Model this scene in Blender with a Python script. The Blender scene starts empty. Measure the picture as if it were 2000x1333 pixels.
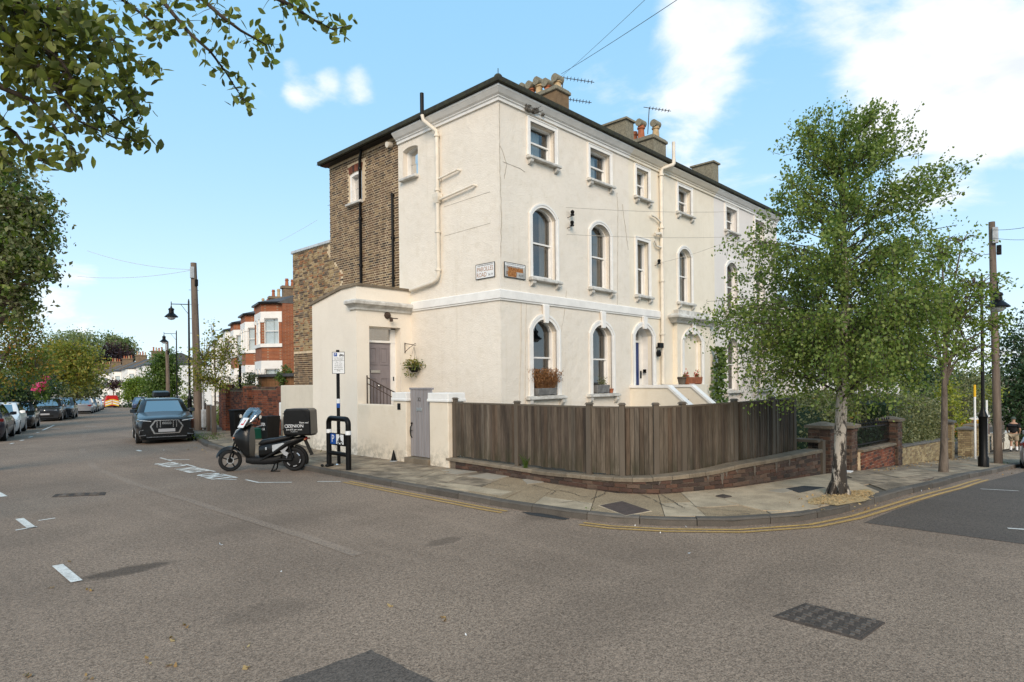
import bpy, math, random
import numpy as np
from mathutils import Vector, Matrix
random.seed(7); rng = np.random.default_rng(7)
SC = bpy.context.scene
# ------------------------------------------------------------------ camera, sky, sun, exposure
F, CAMH, ROLL, CX, CY = 1224.0, 2.1, math.radians(.6), 1000.0, 742.0
YAW = math.radians(46.4)
RT = np.array([math.cos(YAW), -math.sin(YAW), 0]); FW = np.array([math.sin(YAW), math.cos(YAW), 0]); UP = np.array([0, 0, 1.0])
def ray(px, py):                       # direction of a photograph pixel (2000 x 1333)
    a = (px-CX)/F; b = -(py-CY)/F; c, s = math.cos(ROLL), math.sin(ROLL)
    return RT*(a*c+b*s)+FW+UP*(-a*s+b*c)
def D(px, py, dist): return ray(px, py)*dist+UP*CAMH
cd = bpy.data.cameras.new('camera'); cam = bpy.data.objects.new('camera', cd); SC.collection.objects.link(cam)
cd.sensor_width = 36; cd.lens = F/2000*36; cd.shift_y = (CY-666.5)/2000; cd.clip_start = .1; cd.clip_end = 3000
c_, s_ = math.cos(ROLL), math.sin(ROLL)
ax = Vector(RT)*c_-Vector(UP)*s_; ay = Vector(RT)*s_+Vector(UP)*c_; az = -Vector(FW)
cam.matrix_world = Matrix(((ax.x, ay.x, az.x, 0), (ax.y, ay.y, az.y, 0), (ax.z, ay.z, az.z, CAMH), (0, 0, 0, 1)))
SC.camera = cam
SUN = Vector((-.66, -.60, .50)).normalized()
sl = bpy.data.lights.new('sun', 'SUN'); sl.energy = 2.5; sl.angle = math.radians(32); sl.color = (1, .815, .63)
so = bpy.data.objects.new('sun', sl); so.rotation_euler = SUN.to_track_quat('Z', 'Y').to_euler(); so.location = (0, 0, 40); SC.collection.objects.link(so)
SC.view_settings.view_transform = 'Standard'; SC.view_settings.look = 'None'; SC.view_settings.gamma = 1
SC.view_settings.use_curve_mapping = False; SC.view_settings.exposure = .35

def nd(nt, typ, **kw):
    n = nt.nodes.new('ShaderNode'+typ)
    for k, v in kw.items():
        if hasattr(n, k): setattr(n, k, v)
        else: n.inputs[k.replace('_', ' ')].default_value = v
    return n
def lk(nt, a, b): nt.links.new(a, b)
def mth(nt, op, a, b=None, c=None, clamp=False):
    n = nt.nodes.new('ShaderNodeMath'); n.operation = op; n.use_clamp = clamp
    for i, q in enumerate((a, b, c)):
        if q is None: continue
        if isinstance(q, (int, float)): n.inputs[i].default_value = q
        else: nt.links.new(q, n.inputs[i])
    return n.outputs[0]
def mixc(nt, fac, a, b, mode='MIX'):
    n = nt.nodes.new('ShaderNodeMix'); n.data_type = 'RGBA'; n.blend_type = mode
    for s, q in ((n.inputs[0], fac), (n.inputs[6], a), (n.inputs[7], b)):
        if isinstance(q, (int, float)): s.default_value = q
        elif isinstance(q, (tuple, list)): s.default_value = (*q, 1)[:4]
        else: nt.links.new(q, s)
    return n.outputs[2]
def smst(nt, v, lo, hi):
    n = nt.nodes.new('ShaderNodeMapRange'); n.interpolation_type = 'SMOOTHSTEP'
    nt.links.new(v, n.inputs[0]); n.inputs[1].default_value = lo; n.inputs[2].default_value = hi
    return n.outputs[0]
def noise(nt, vec, scale, detail=4, rough=.5, dist=0):
    n = nt.nodes.new('ShaderNodeTexNoise'); n.inputs['Scale'].default_value = scale; n.inputs['Detail'].default_value = detail
    n.inputs['Roughness'].default_value = rough; n.inputs['Distortion'].default_value = dist
    if vec is not None: nt.links.new(vec, n.inputs['Vector'])
    return n.outputs[0]

# the sky: Nishita daylight, whiter towards the horizon, with cumulus banks
w = bpy.data.worlds.new('World'); SC.world = w; w.use_nodes = True; nt = w.node_tree; nt.nodes.clear()
out = nd(nt, 'OutputWorld'); bg = nd(nt, 'Background'); bg.inputs[1].default_value = .115; lk(nt, bg.outputs[0], out.inputs[0])
sky = nt.nodes.new('ShaderNodeTexSky'); sky.sky_type = 'NISHITA'; sky.sun_disc = False
sky.sun_elevation = math.asin(SUN.z); sky.sun_rotation = math.atan2(SUN.x, SUN.y); sky.air_density = 1; sky.dust_density = .6; sky.ozone_density = 2
tc = nd(nt, 'TexCoord'); dirv = tc.outputs['Generated']
sep = nd(nt, 'SeparateXYZ'); lk(nt, dirv, sep.inputs[0])
zc = mth(nt, 'MAXIMUM', sep.outputs[2], 0.0)
base = mixc(nt, .72, sky.outputs[0], (2.7, 5.6, 8.1))
hz = mth(nt, 'POWER', mth(nt, 'SUBTRACT', 1.0, zc), 5.0)
base = mixc(nt, mth(nt, 'MULTIPLY', hz, .95), base, (7.0, 8.2, 8.8))
cmb = nd(nt, 'CombineXYZ')
lk(nt, mth(nt, 'DIVIDE', sep.outputs[0], mth(nt, 'ADD', zc, .3)), cmb.inputs[0]); lk(nt, mth(nt, 'DIVIDE', sep.outputs[1], mth(nt, 'ADD', zc, .3)), cmb.inputs[1])
lk(nt, mth(nt, 'MULTIPLY', zc, 1.6), cmb.inputs[2])
n1 = noise(nt, cmb.outputs[0], 3.4, 11, .58, .25)
sh = nd(nt, 'VectorMath'); sh.operation = 'ADD'; lk(nt, cmb.outputs[0], sh.inputs[0]); sh.inputs[1].default_value = (0, 0, .07)
n2 = noise(nt, sh.outputs[0], 3.4, 6, .55, .25)
# where the cloud banks stand (direction, angular radius, weight)
CL = [((1480, 70), 190, .20), ((1370, 90), 100, .14), ((1760, 60), 190, .18), ((1960, 110), 200, .2), ((1860, 250), 170, .34), ((1740, 340), 330, -.10), ((1560, 210), 110, -.16), ((1230, 60), 90, -.12), ((1700, 190), 90, .2), ((1400, 300), 150, .13), ((1340, 230), 60, .18), ((1900, 380), 130, .12),
      ((700, 158), 70, .3), ((545, 146), 55, .31), ((600, 146), 60, .33), ((665, 165), 60, .33), ((735, 165), 55, .31), ((440, 190), 85, .6), ((585, 235), 45, .1), ((860, 170), 80, .42), ((135, 585), 80, .42), ((585, 235), 60, .3), ((250, 640), 140, .1), ((1240, 210), 70, .1), ((1030, 175), 40, .08),
      ((900, 60), 260, -.26), ((500, 320), 320, -.28), ((1270, 150), 80, -.1), ((1290, 330), 70, -.05), ((300, 420), 320, -.28), ((1600, 300), 55, -.12), ((650, 40), 280, -.28), ((100, 150), 330, -.26), ((250, 600), 240, -.16), ((1950, 480), 130, -.12), ((1180, 120), 150, -.14)]
bias = None
for (px, py), r, wt in CL:
    d = ray(px, py); L = float(np.linalg.norm(d)); d = d/L; th = r/F/L
    dp = nd(nt, 'VectorMath'); dp.operation = 'DOT_PRODUCT'; lk(nt, dirv, dp.inputs[0]); dp.inputs[1].default_value = tuple(d)
    m = mth(nt, 'MULTIPLY', smst(nt, dp.outputs['Value'], math.cos(th*1.25), math.cos(th*.2)), wt)
    bias = m if bias is None else mth(nt, 'ADD', bias, m)
dens = mth(nt, 'ADD', mth(nt, 'MULTIPLY_ADD', n1, 1.7, -.35), bias)
mask = smst(nt, dens, .46, .92)
lit = smst(nt, mth(nt, 'SUBTRACT', n2, n1), -.05, .12)
thick = smst(nt, dens, .66, 1.0)
ccol = mixc(nt, mth(nt, 'MULTIPLY', thick, mth(nt, 'MULTIPLY_ADD', lit, .6, .25)), (8.0, 8.0, 8.0), (6.0, 6.35, 6.8))
lk(nt, mixc(nt, mth(nt, 'MULTIPLY', mask, .95), base, ccol), bg.inputs[0])

# ------------------------------------------------------------------ terrain
def ramp(t, w=4.): return 0. if t < -w else (t if t > w else (t+w)**2/(4*w))
def sst(a, b, x):
    t = min(1, max(0, (x-a)/(b-a))); return t*t*(3-2*t)
def gz(x, y): return -.017*min(ramp(y-24), 160)-.073*min(ramp(x-14), 55)*(1-sst(26, 44, y))
def G(px, py, dz=0.):                  # where the ray of a pixel meets ground + dz
    d = ray(px, py); f = lambda t: CAMH+d[2]*t-gz(d[0]*t, d[1]*t)-dz
    t, st = .5, .25
    while t < 400 and f(t) > 0: t += st; st *= 1.02
    lo, hi = max(.5, t-st), t
    for _ in range(40):
        m = (lo+hi)/2
        if f(m) > 0: lo = m
        else: hi = m
    return d*lo+UP*CAMH
def PY(px, py, y0): d = ray(px, py); return d*(y0/d[1])+UP*CAMH
def PX(px, py, x0): d = ray(px, py); return d*(x0/d[0])+UP*CAMH

# ------------------------------------------------------------------ mesh helpers
OFF = {}
class MB:
    def __init__(s): s.v = []; s.f = []; s.m = []; s.mi = 0
    def add(s, vs, fs):
        n = len(s.v); s.v += [tuple(map(float, p)) for p in vs]; s.f += [tuple(i+n for i in f) for f in fs]; s.m += [s.mi]*len(fs); return s
    def quad(s, *p): return s.add(p, [tuple(range(len(p)))])
    def hexa(s, p): return s.add(p, [(3, 2, 1, 0), (4, 5, 6, 7), (0, 1, 5, 4), (1, 2, 6, 5), (2, 3, 7, 6), (3, 0, 4, 7)])
    def box(s, x0, x1, y0, y1, z0, z1): return s.hexa([(x0, y0, z0), (x1, y0, z0), (x1, y1, z0), (x0, y1, z0), (x0, y0, z1), (x1, y0, z1), (x1, y1, z1), (x0, y1, z1)])
    def cbox(s, c, d): return s.box(c[0]-d[0]/2, c[0]+d[0]/2, c[1]-d[1]/2, c[1]+d[1]/2, c[2]-d[2]/2, c[2]+d[2]/2)
    def prism(s, poly, vec):
        n = len(poly); v = Vector(vec); a = [Vector(p) for p in poly]; b = [p+v for p in a]
        return s.add(a+b, [tuple(range(n))[::-1], tuple(range(n, 2*n))]+[(i, (i+1) % n, n+(i+1) % n, n+i) for i in range(n)])
    def tube(s, pts, r, n=8, cap=True, flat=None):
        P = [Vector(p) for p in pts]; k = len(P); R = r if isinstance(r, (list, tuple)) else [r]*k
        vs = []; fs = []; prev = None
        for i in range(k):
            t = (P[min(i+1, k-1)]-P[max(i-1, 0)])
            if t.length < 1e-9: t = Vector((0, 0, 1))
            t.normalize()
            if prev is None:
                a = Vector((0, 0, 1)) if abs(t.z) < .9 else Vector((1, 0, 0)); u = t.cross(a).normalized()
            else:
                u = prev-t*prev.dot(t)
                u = u.normalized() if u.length > 1e-6 else t.orthogonal().normalized()
            prev = u; w_ = t.cross(u)
            for j in range(n):
                a = 2*math.pi*j/n
                vs.append(P[i]+u*math.cos(a)*R[i]+w_*math.sin(a)*R[i]*(flat or 1))
        for i in range(k-1):
            for j in range(n): fs.append((i*n+j, i*n+(j+1) % n, (i+1)*n+(j+1) % n, (i+1)*n+j))
        if cap: fs += [tuple(range(n))[::-1], tuple(range((k-1)*n, k*n))]
        return s.add(vs, fs)
    def lathe(s, c, prof, n=14, axis='z', a0=0, a1=2*math.pi, caps=True):
        k = len(prof); vs = []; full = abs(a1-a0-2*math.pi) < 1e-6; m = n if full else n+1
        for (r, h) in prof:
            for j in range(m):
                a = a0+(a1-a0)*j/n; p = (r*math.cos(a), r*math.sin(a), h)
                if axis == 'x': p = (h, p[0], p[1])
                elif axis == 'y': p = (p[0], h, p[1])
                vs.append((c[0]+p[0], c[1]+p[1], c[2]+p[2]))
        fs = [(i*m+j, i*m+(j+1) % m, (i+1)*m+(j+1) % m, (i+1)*m+j) for i in range(k-1) for j in range(n)]
        if full and caps:
            if prof[0][0] > 1e-4: fs.append(tuple(range(m))[::-1])
            if prof[-1][0] > 1e-4: fs.append(tuple(range((k-1)*m, k*m)))
        return s.add(vs, fs)
    def loft(s, rings, closed=True, caps=True):
        n = len(rings[0]); vs = [p for r in rings for p in r]; m = n if closed else n-1
        fs = [(i*n+j, i*n+(j+1) % n, (i+1)*n+(j+1) % n, (i+1)*n+j) for i in range(len(rings)-1) for j in range(m)]
        if caps and closed: fs += [tuple(range(n))[::-1], tuple(range((len(rings)-1)*n, len(rings)*n))]
        return s.add(vs, fs)
    def blob(s, c, r, n=8, m=6):
        rx, ry, rz = r if isinstance(r, (tuple, list)) else (r, r, r)
        return s.loft([[(c[0]+rx*math.sin(math.pi*i/m)*math.cos(2*math.pi*j/n), c[1]+ry*math.sin(math.pi*i/m)*math.sin(2*math.pi*j/n), c[2]-rz*math.cos(math.pi*i/m)) for j in range(n)] for i in range(m+1)], caps=False)
def off(o):
    while o is not None:
        if o.name in OFF: return OFF[o.name]
        o = o.parent
    return Vector((0, 0, 0))
def link(o, parent=None):
    SC.collection.objects.link(o)
    if parent is not None: o.parent = parent
    return o
def build(mb, name, mats, parent=None, smooth=0, bevel=0, seg=1):
    """one mesh object; smooth = sharpness angle in degrees; coordinates are world ones unless the root was made local"""
    me = bpy.data.meshes.new(name); ofs = off(parent) if parent else Vector((0, 0, 0))
    V = np.array(mb.v, dtype=np.float64)-np.array(ofs)
    me.from_pydata(V.tolist(), [], mb.f)
    mats = mats if isinstance(mats, (list, tuple)) else [mats]
    for m in mats: me.materials.append(m)
    if len(mats) > 1: me.polygons.foreach_set('material_index', mb.m)
    if smooth:
        me.polygons.foreach_set('use_smooth', [True]*len(me.polygons)); me.update()
        me.set_sharp_from_angle(angle=math.radians(smooth))
    me.update()
    o = link(bpy.data.objects.new(name, me), parent)
    if bevel:
        b = o.modifiers.new('edge', 'BEVEL'); b.width = bevel; b.segments = seg; b.limit_method = 'ANGLE'; b.angle_limit = math.radians(40)
    return o
def tag(o, label=None, cat=None, group=None, kind=None):
    if label: o['label'] = label
    if cat: o['category'] = cat
    if group: o['group'] = group
    if kind: o['kind'] = kind
    return o
def thing(name, label, cat, loc, group=None, rz=0, local=False):
    o = link(bpy.data.objects.new(name, None)); o.location = Vector(loc); o.rotation_euler = (0, 0, rz); o.empty_display_size = .2
    OFF[o.name] = Vector((0, 0, 0)) if (local or rz) else Vector(loc)
    return tag(o, label, cat, group)
def struct(mb, name, m, **k): return tag(build(mb, name, m, **k), kind='structure')
def copy_tree(o, parent=None):
    c = link(o.copy(), parent)
    for ch in list(o.children): copy_tree(ch, c)
    return c
def wall_frame(O, t, n):
    return lambda s, z, d=0.: (O[0]+t[0]*s+n[0]*d, O[1]+t[1]*s+n[1]*d, z)
def arcz(o, s, w=0.):                 # height of an opening's head at s; o = (s0, s1, z0, z1, rise)
    s0, s1, z0, z1, rise = o
    if rise <= 0: return z1+w
    h = (s1-s0)/2; R = (h*h+rise*rise)/(2*rise); c = (s0+s1)/2; zc_ = z1+rise-R; q = (R+w)**2-(s-c)**2
    return zc_+math.sqrt(max(q, 0))
def outline(o, w=0., wb=0., n=10):
    s0, s1, z0, z1, rise = o
    if rise <= 0: return [(s0-w, z0-wb), (s0-w, z1+w), (s1+w, z1+w), (s1+w, z0-wb)]
    return [(s0-w, z0-wb)]+[(s0-w+(s1-s0+2*w)*i/n, arcz(o, s0-w+(s1-s0+2*w)*i/n, w)) for i in range(n+1)]+[(s1+w, z0-wb)]
def ring(mb, P, a, b, d0, d1, closed=False):
    """band between two outlines of equal length, from depth d0 (front) to d1"""
    n = len(a); vs = [P(*p, d0) for p in a]+[P(*p, d0) for p in b]+[P(*p, d1) for p in a]+[P(*p, d1) for p in b]
    fs = []
    for i in range(n if closed else n-1):
        j = (i+1) % n
        fs += [(i, j, n+j, n+i), (i, 2*n+i, 2*n+j, j), (n+i, n+j, 3*n+j, 3*n+i), (2*n+i, 3*n+i, 3*n+j, 2*n+j)]
    if not closed: fs += [(0, n, 3*n, 2*n), (n-1, 3*n-1, 4*n-1, 2*n-1)]
    mb.add(vs, fs)
def wall(mb, P, s0, s1, z0, ztop, ops, reveal=.2):
    zt = ztop if callable(ztop) else (lambda s: ztop)
    bp = {s0, s1}
    for o in ops:
        k = 10 if o[4] > 0 else 1
        bp |= {o[0]+(o[1]-o[0])*i/k for i in range(k+1)}
    bp = sorted(bp)
    for a, b in zip(bp, bp[1:]):
        if b-a < 1e-6: continue
        mid = (a+b)/2; lo = (z0, z0)
        for o in sorted([o for o in ops if o[0] < mid < o[1]], key=lambda q: q[2]):
            if o[2]-lo[0] > 1e-6: mb.quad(P(a, lo[0]), P(b, lo[1]), P(b, o[2]), P(a, o[2]))
            lo = (arcz(o, a), arcz(o, b))
        mb.quad(P(a, lo[0]), P(b, lo[1]), P(b, zt(b)), P(a, zt(a)))
    for o in ops:
        pts = outline(o)
        for p, q in zip(pts, pts[1:]): mb.quad(P(*p), P(*q), P(*q, reveal), P(*p, reveal))
        mb.quad(P(o[0], o[2]), P(o[1], o[2]), P(o[1], o[2], reveal), P(o[0], o[2], reveal))
def sweep(mb, path, prof, side=1, close=True):
    """profile (out, z) swept along a 2D path with mitred corners; side picks the outward side"""
    n = len(path); rings = []
    for i in range(n):
        d0 = Vector(path[i])-Vector(path[i-1]) if i else None; d1 = Vector(path[i+1])-Vector(path[i]) if i < n-1 else None
        ns = [Vector((d.y, -d.x)).normalized()*side for d in (d0, d1) if d is not None]
        m = ns[0] if len(ns) == 1 else (ns[0]+ns[1])/(1+ns[0].dot(ns[1]))
        rings.append([(path[i][0]+m.x*o, path[i][1]+m.y*o, z) for o, z in prof])
    mb.loft(rings, closed=close, caps=close)

# ------------------------------------------------------------------ materials
def newmat(name):
    m = bpy.data.materials.new(name); m.use_nodes = True; nt = m.node_tree; b = nt.nodes['Principled BSDF']; return m, nt, b
def posn(nt, scale=(1, 1, 1)):
    g = nd(nt, 'NewGeometry'); o = g.outputs['Position']
    if scale != (1, 1, 1):
        v = nd(nt, 'VectorMath'); v.operation = 'MULTIPLY'; lk(nt, o, v.inputs[0]); v.inputs[1].default_value = scale; o = v.outputs[0]
    return o
def rnd(nt):
    g = nd(nt, 'NewGeometry'); oi = nd(nt, 'ObjectInfo')
    return mth(nt, 'FRACT', mth(nt, 'ADD', g.outputs['Random Per Island'], oi.outputs['Random']))
def bump(nt, b, h, strength, dist=.01):
    n = nd(nt, 'Bump'); n.inputs['Strength'].default_value = strength; n.inputs['Distance'].default_value = dist
    lk(nt, h, n.inputs['Height']); lk(nt, n.outputs[0], b.inputs['Normal'])
def sc3(c, k): return tuple(x*k for x in c)
def mat(name, c, var=.12, scale=3., rough=.75, spec=.3, metal=0., bmp=0., bs=60., rv=0., coat=0., stretch=(1, 1, 1), c2=None, fine=0., fs=90.):
    m, nt, b = newmat(name); p = posn(nt, stretch)
    lo = c2 or sc3(c, 1-var); hi = c if c2 else sc3(c, 1+var)
    f = smst(nt, noise(nt, p, scale, 5, .6), .3, .7)
    col = mixc(nt, f, lo, hi)
    if fine:
        g = smst(nt, noise(nt, p, fs, 2, .7), .3, .7); col = mixc(nt, fine, col, mixc(nt, g, sc3(c, .55), sc3(c, 1.45)))
    if rv:
        k = mth(nt, 'MULTIPLY_ADD', rnd(nt), 2*rv, 1-rv); col = mixc(nt, 1., col, k, 'MULTIPLY')
    lk(nt, col, b.inputs['Base Color']); b.inputs['Roughness'].default_value = rough; b.inputs['Specular IOR Level'].default_value = spec; b.inputs['Metallic'].default_value = metal
    if coat: b.inputs['Coat Weight'].default_value = coat; b.inputs['Coat Roughness'].default_value = .04
    if bmp: bump(nt, b, noise(nt, p, bs, 4, .65), bmp)
    return m
def ramp_mat(name, cols, rough=.85, bmp=.2, bs=120., spec=.25, scale=3., dirt=.35, stretch=(1, 1, 1), algae=None):
    """one colour per piece, picked from a list, with weathering on top"""
    m, nt, b = newmat(name); r = nd(nt, 'ValToRGB'); r.color_ramp.interpolation = 'CONSTANT'
    lk(nt, rnd(nt), r.inputs[0]); e = r.color_ramp.elements
    for i, c in enumerate(cols):
        q = e[i] if i < 2 else e.new(i/len(cols)); q.position = i/len(cols); q.color = (*c, 1)
    p = posn(nt, stretch); col = mixc(nt, dirt, r.outputs[0], mixc(nt, smst(nt, noise(nt, p, scale, 6, .65), .32, .68), (.45, .45, .45), (1.5, 1.5, 1.5)), 'MULTIPLY')
    g = mixc(nt, .5, col, mixc(nt, smst(nt, noise(nt, p, bs, 3, .6), .3, .7), (.6, .6, .6), (1.4, 1.4, 1.4)), 'MULTIPLY')
    if algae:                            # green growth on the damp lower part
        sz = nd(nt, 'SeparateXYZ'); lk(nt, posn(nt), sz.inputs[0]); a_ = mth(nt, 'MULTIPLY', smst(nt, sz.outputs[2], algae, .3), smst(nt, noise(nt, posn(nt, (1, 1, .4)), 5., 6, .7), .35, .65)); g = mixc(nt, mth(nt, 'MULTIPLY', a_, .75), g, (.035, .036, .018))
    lk(nt, g, b.inputs['Base Color']); b.inputs['Roughness'].default_value = rough; b.inputs['Specular IOR Level'].default_value = spec
    if bmp: bump(nt, b, noise(nt, p, bs, 4, .65), bmp, .006)
    return m
def stucco(name, c, bmp=.35, stain=.3, streak=.25, base=.5):
    m, nt, b = newmat(name); p = posn(nt)
    big = smst(nt, noise(nt, p, .7, 6, .6), .35, .75); mid = smst(nt, noise(nt, p, 3.5, 8, .7), .45, .8)
    col = mixc(nt, mth(nt, 'MULTIPLY', big, .55), c, sc3(c, .88))
    col = mixc(nt, mth(nt, 'MULTIPLY', mid, stain), col, (c[0]*.80, c[1]*.77, c[2]*.70))
    st = smst(nt, noise(nt, posn(nt, (2.2, 2.2, .12)), 2.2, 6, .65), .55, .8)
    col = mixc(nt, mth(nt, 'MULTIPLY', st, streak), col, (c[0]*.74, c[1]*.70, c[2]*.62))
    sp = smst(nt, noise(nt, p, 22., 3, .6), .68, .78); col = mixc(nt, mth(nt, 'MULTIPLY', sp, .22), col, (.34, .32, .28))
    sz = nd(nt, 'SeparateXYZ'); lk(nt, p, sz.inputs[0])   # splashed dirt and flaking low on the wall
    dz = mth(nt, 'MULTIPLY', smst(nt, sz.outputs[2], .75, .1), smst(nt, noise(nt, p, 6., 7, .7), .42, .62)); col = mixc(nt, mth(nt, 'MULTIPLY', dz, base), col, (.22, .19, .135))
    lk(nt, col, b.inputs['Base Color']); b.inputs['Roughness'].default_value = .88; b.inputs['Specular IOR Level'].default_value = .2
    bump(nt, b, mth(nt, 'ADD', noise(nt, p, 38., 5, .6), mth(nt, 'MULTIPLY', noise(nt, p, 4., 3), 1.2)), bmp, .02)
    return m
def brick_tex(name, cols, mortar, bw=.225, bh=.075, bmp=.6):
    m, nt, b = newmat(name); g = nd(nt, 'NewGeometry'); sp = nd(nt, 'SeparateXYZ'); lk(nt, g.outputs['Position'], sp.inputs[0])
    cm = nd(nt, 'CombineXYZ'); lk(nt, mth(nt, 'ADD', sp.outputs[0], sp.outputs[1]), cm.inputs[0]); lk(nt, sp.outputs[2], cm.inputs[1])
    br = nd(nt, 'TexBrick'); lk(nt, cm.outputs[0], br.inputs['Vector']); br.inputs['Scale'].default_value = 1; br.inputs['Brick Width'].default_value = bw; br.inputs['Row Height'].default_value = bh
    br.inputs['Mortar Size'].default_value = .008; br.inputs['Color1'].default_value = (*cols[0], 1); br.inputs['Color2'].default_value = (*cols[1], 1); br.inputs['Mortar'].default_value = (*mortar, 1)
    col = mixc(nt, .35, br.outputs[0], mixc(nt, smst(nt, noise(nt, posn(nt), 2.5, 6, .65), .3, .7), (.5, .5, .5), (1.4, 1.4, 1.4)), 'MULTIPLY')
    lk(nt, col, b.inputs['Base Color']); b.inputs['Roughness'].default_value = .9; bump(nt, b, br.outputs[1], -bmp, .01); return m
def leafmat(name, cols, trans=.3, rough=.5):
    m, nt, b = newmat(name); r = nd(nt, 'ValToRGB'); lk(nt, rnd(nt), r.inputs[0]); e = r.color_ramp.elements
    for i, c in enumerate(cols):
        q = e[i] if i < 2 else e.new(.5); q.position = i/(len(cols)-1); q.color = (*c, 1)
    lk(nt, r.outputs[0], b.inputs['Base Color']); b.inputs['Roughness'].default_value = rough; b.inputs['Specular IOR Level'].default_value = .35
    t = nd(nt, 'BsdfTranslucent'); tcx = mixc(nt, 1., r.outputs[0], (1.5, 1.5, .7), 'MULTIPLY'); lk(nt, tcx, t.inputs[0])
    mx = nd(nt, 'MixShader'); mx.inputs[0].default_value = trans; lk(nt, b.outputs[0], mx.inputs[1]); lk(nt, t.outputs[0], mx.inputs[2]); lk(nt, mx.outputs[0], nt.nodes['Material Output'].inputs[0])
    return m
def glassmat(name, tint=(.85, .9, .9), refl=.12, rough=.02):
    m, nt, b = newmat(name); nt.nodes.remove(b); t = nd(nt, 'BsdfTransparent'); t.inputs[0].default_value = (*tint, 1); g = nd(nt, 'BsdfGlossy'); g.inputs['Roughness'].default_value = rough
    lw = nd(nt, 'LayerWeight'); lw.inputs[0].default_value = .35; f = mth(nt, 'ADD', mth(nt, 'MULTIPLY', lw.outputs[0], .7), refl, clamp=True)
    mx = nd(nt, 'MixShader'); lk(nt, f, mx.inputs[0]); lk(nt, t.outputs[0], mx.inputs[1]); lk(nt, g.outputs[0], mx.inputs[2]); lk(nt, mx.outputs[0], nt.nodes['Material Output'].inputs[0]); return m
def barkmat(name, c1, c2, lo, hi, stretch=(1, 1, .35), scale=9., bmp=.6, rough_base=None):
    m, nt, b = newmat(name); p = posn(nt, stretch); h_ = noise(nt, p, scale, 7, .7, .6)
    if rough_base:                       # rugged dark bark low on the trunk
        sp = nd(nt, 'SeparateXYZ'); lk(nt, posn(nt), sp.inputs[0]); h_ = mth(nt, 'SUBTRACT', h_, mth(nt, 'MULTIPLY', smst(nt, sp.outputs[2], rough_base[0], .1), rough_base[1]*.5))
    f = smst(nt, h_, lo, hi)
    lk(nt, mixc(nt, f, c1, c2), b.inputs['Base Color']); b.inputs['Roughness'].default_value = .9; bump(nt, b, noise(nt, p, scale*2.5, 6, .7), bmp, .03); return m
def asphalt(name, lo, hi, patch=.35, stains=()):
    m, nt, b = newmat(name); p = posn(nt)
    v = nd(nt, 'TexVoronoi'); v.inputs['Scale'].default_value = 92; lk(nt, p, v.inputs['Vector'])
    sp = nd(nt, 'SeparateColor'); lk(nt, v.outputs['Color'], sp.inputs[0])
    f = mth(nt, 'ADD', mth(nt, 'MULTIPLY', sp.outputs[0], .6), mth(nt, 'MULTIPLY', smst(nt, noise(nt, p, 26., 6, .8), .32, .68), .4))
    col = mixc(nt, f, lo, hi)
    big = smst(nt, noise(nt, p, .35, 7, .62), .3, .72); col = mixc(nt, mth(nt, 'MULTIPLY', big, patch), col, sc3(lo, 1.25))
    w1 = smst(nt, noise(nt, posn(nt, (1.6, .16, 1)), 1.3, 5, .6), .5, .78); col = mixc(nt, mth(nt, 'MULTIPLY', w1, .22), col, sc3(hi, .85))
    sp2 = smst(nt, noise(nt, p, 2.4, 5, .75), .68, .76); col = mixc(nt, mth(nt, 'MULTIPLY', sp2, .4), col, sc3(lo, .7))
    for (sx, sy, rx, ry, k) in stains:   # old oil and water marks with ragged edges
        vm = nd(nt, 'VectorMath'); vm.operation = 'MULTIPLY_ADD'; lk(nt, p, vm.inputs[0]); vm.inputs[1].default_value = (1/rx, 1/ry, 0); vm.inputs[2].default_value = (-sx/rx, -sy/ry, 0)
        ln = nd(nt, 'VectorMath'); ln.operation = 'LENGTH'; lk(nt, vm.outputs[0], ln.inputs[0])
        d_ = mth(nt, 'ADD', ln.outputs['Value'], mth(nt, 'MULTIPLY', noise(nt, p, 5., 5, .7), .9)); col = mixc(nt, mth(nt, 'MULTIPLY', smst(nt, d_, 1.55, 1.0), k), col, sc3(lo, .75))
    lk(nt, col, b.inputs['Base Color']); b.inputs['Roughness'].default_value = .82; b.inputs['Specular IOR Level'].default_value = .3
    bump(nt, b, mth(nt, 'ADD', v.outputs['Distance'], noise(nt, p, 60., 4, .7)), .7, .006); return m
X = {}
X['asphalt'] = asphalt('worn brown asphalt', (.066, .045, .031), (.46, .335, .242), .4, [(2.1, 8.0, .55, .2, .7), (5.3, 6.3, .35, .16, .45), (4.6, 3.3, 2.2, .5, .14), (1.2, 10.8, 1.6, .7, .2), (7.6, 6.3, .9, .45, .4), (3.0, 2.2, .6, .4, .25), (6.5, 2.4, 1.4, .5, .12), (4.8, 9.2, 1.8, .5, .15), (2.6, 5.6, .5, .3, .2)])
X['asphalt_dark'] = asphalt('dark asphalt', (.036, .028, .022), (.19, .15, .122), .35)
X['tar'] = asphalt('tar patch', (.018, .018, .018), (.06, .058, .056), .2)
X['paint_w'] = mat('worn white road paint', (.74, .72, .67), .1, 6, .7, fine=.35, fs=50., c2=(.42, .40, .36))
X['paint_y'] = mat('worn yellow road paint', (.48, .29, .085), .1, 5, .7, fine=.5, fs=40., c2=(.26, .18, .085))
X['kerb'] = mat('granite kerb', (.105, .09, .074), .25, 3, .8, bmp=.3, bs=80, rv=.22, fine=.4)
X['joint'] = mat('pavement bed', (.10, .085, .065), .3, 4, .95, bmp=.5, bs=50, fine=.3)
X['slab'] = ramp_mat('paving slabs', [(.265, .203, .138), (.235, .182, .126), (.285, .222, .152), (.21, .163, .115), (.25, .192, .132), (.305, .24, .165)], bs=90., scale=2.6, dirt=.8)
X['slab_pale'] = mat('pale new slab', (.335, .285, .22), .15, 3, .8, bmp=.1, fine=.2)
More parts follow.
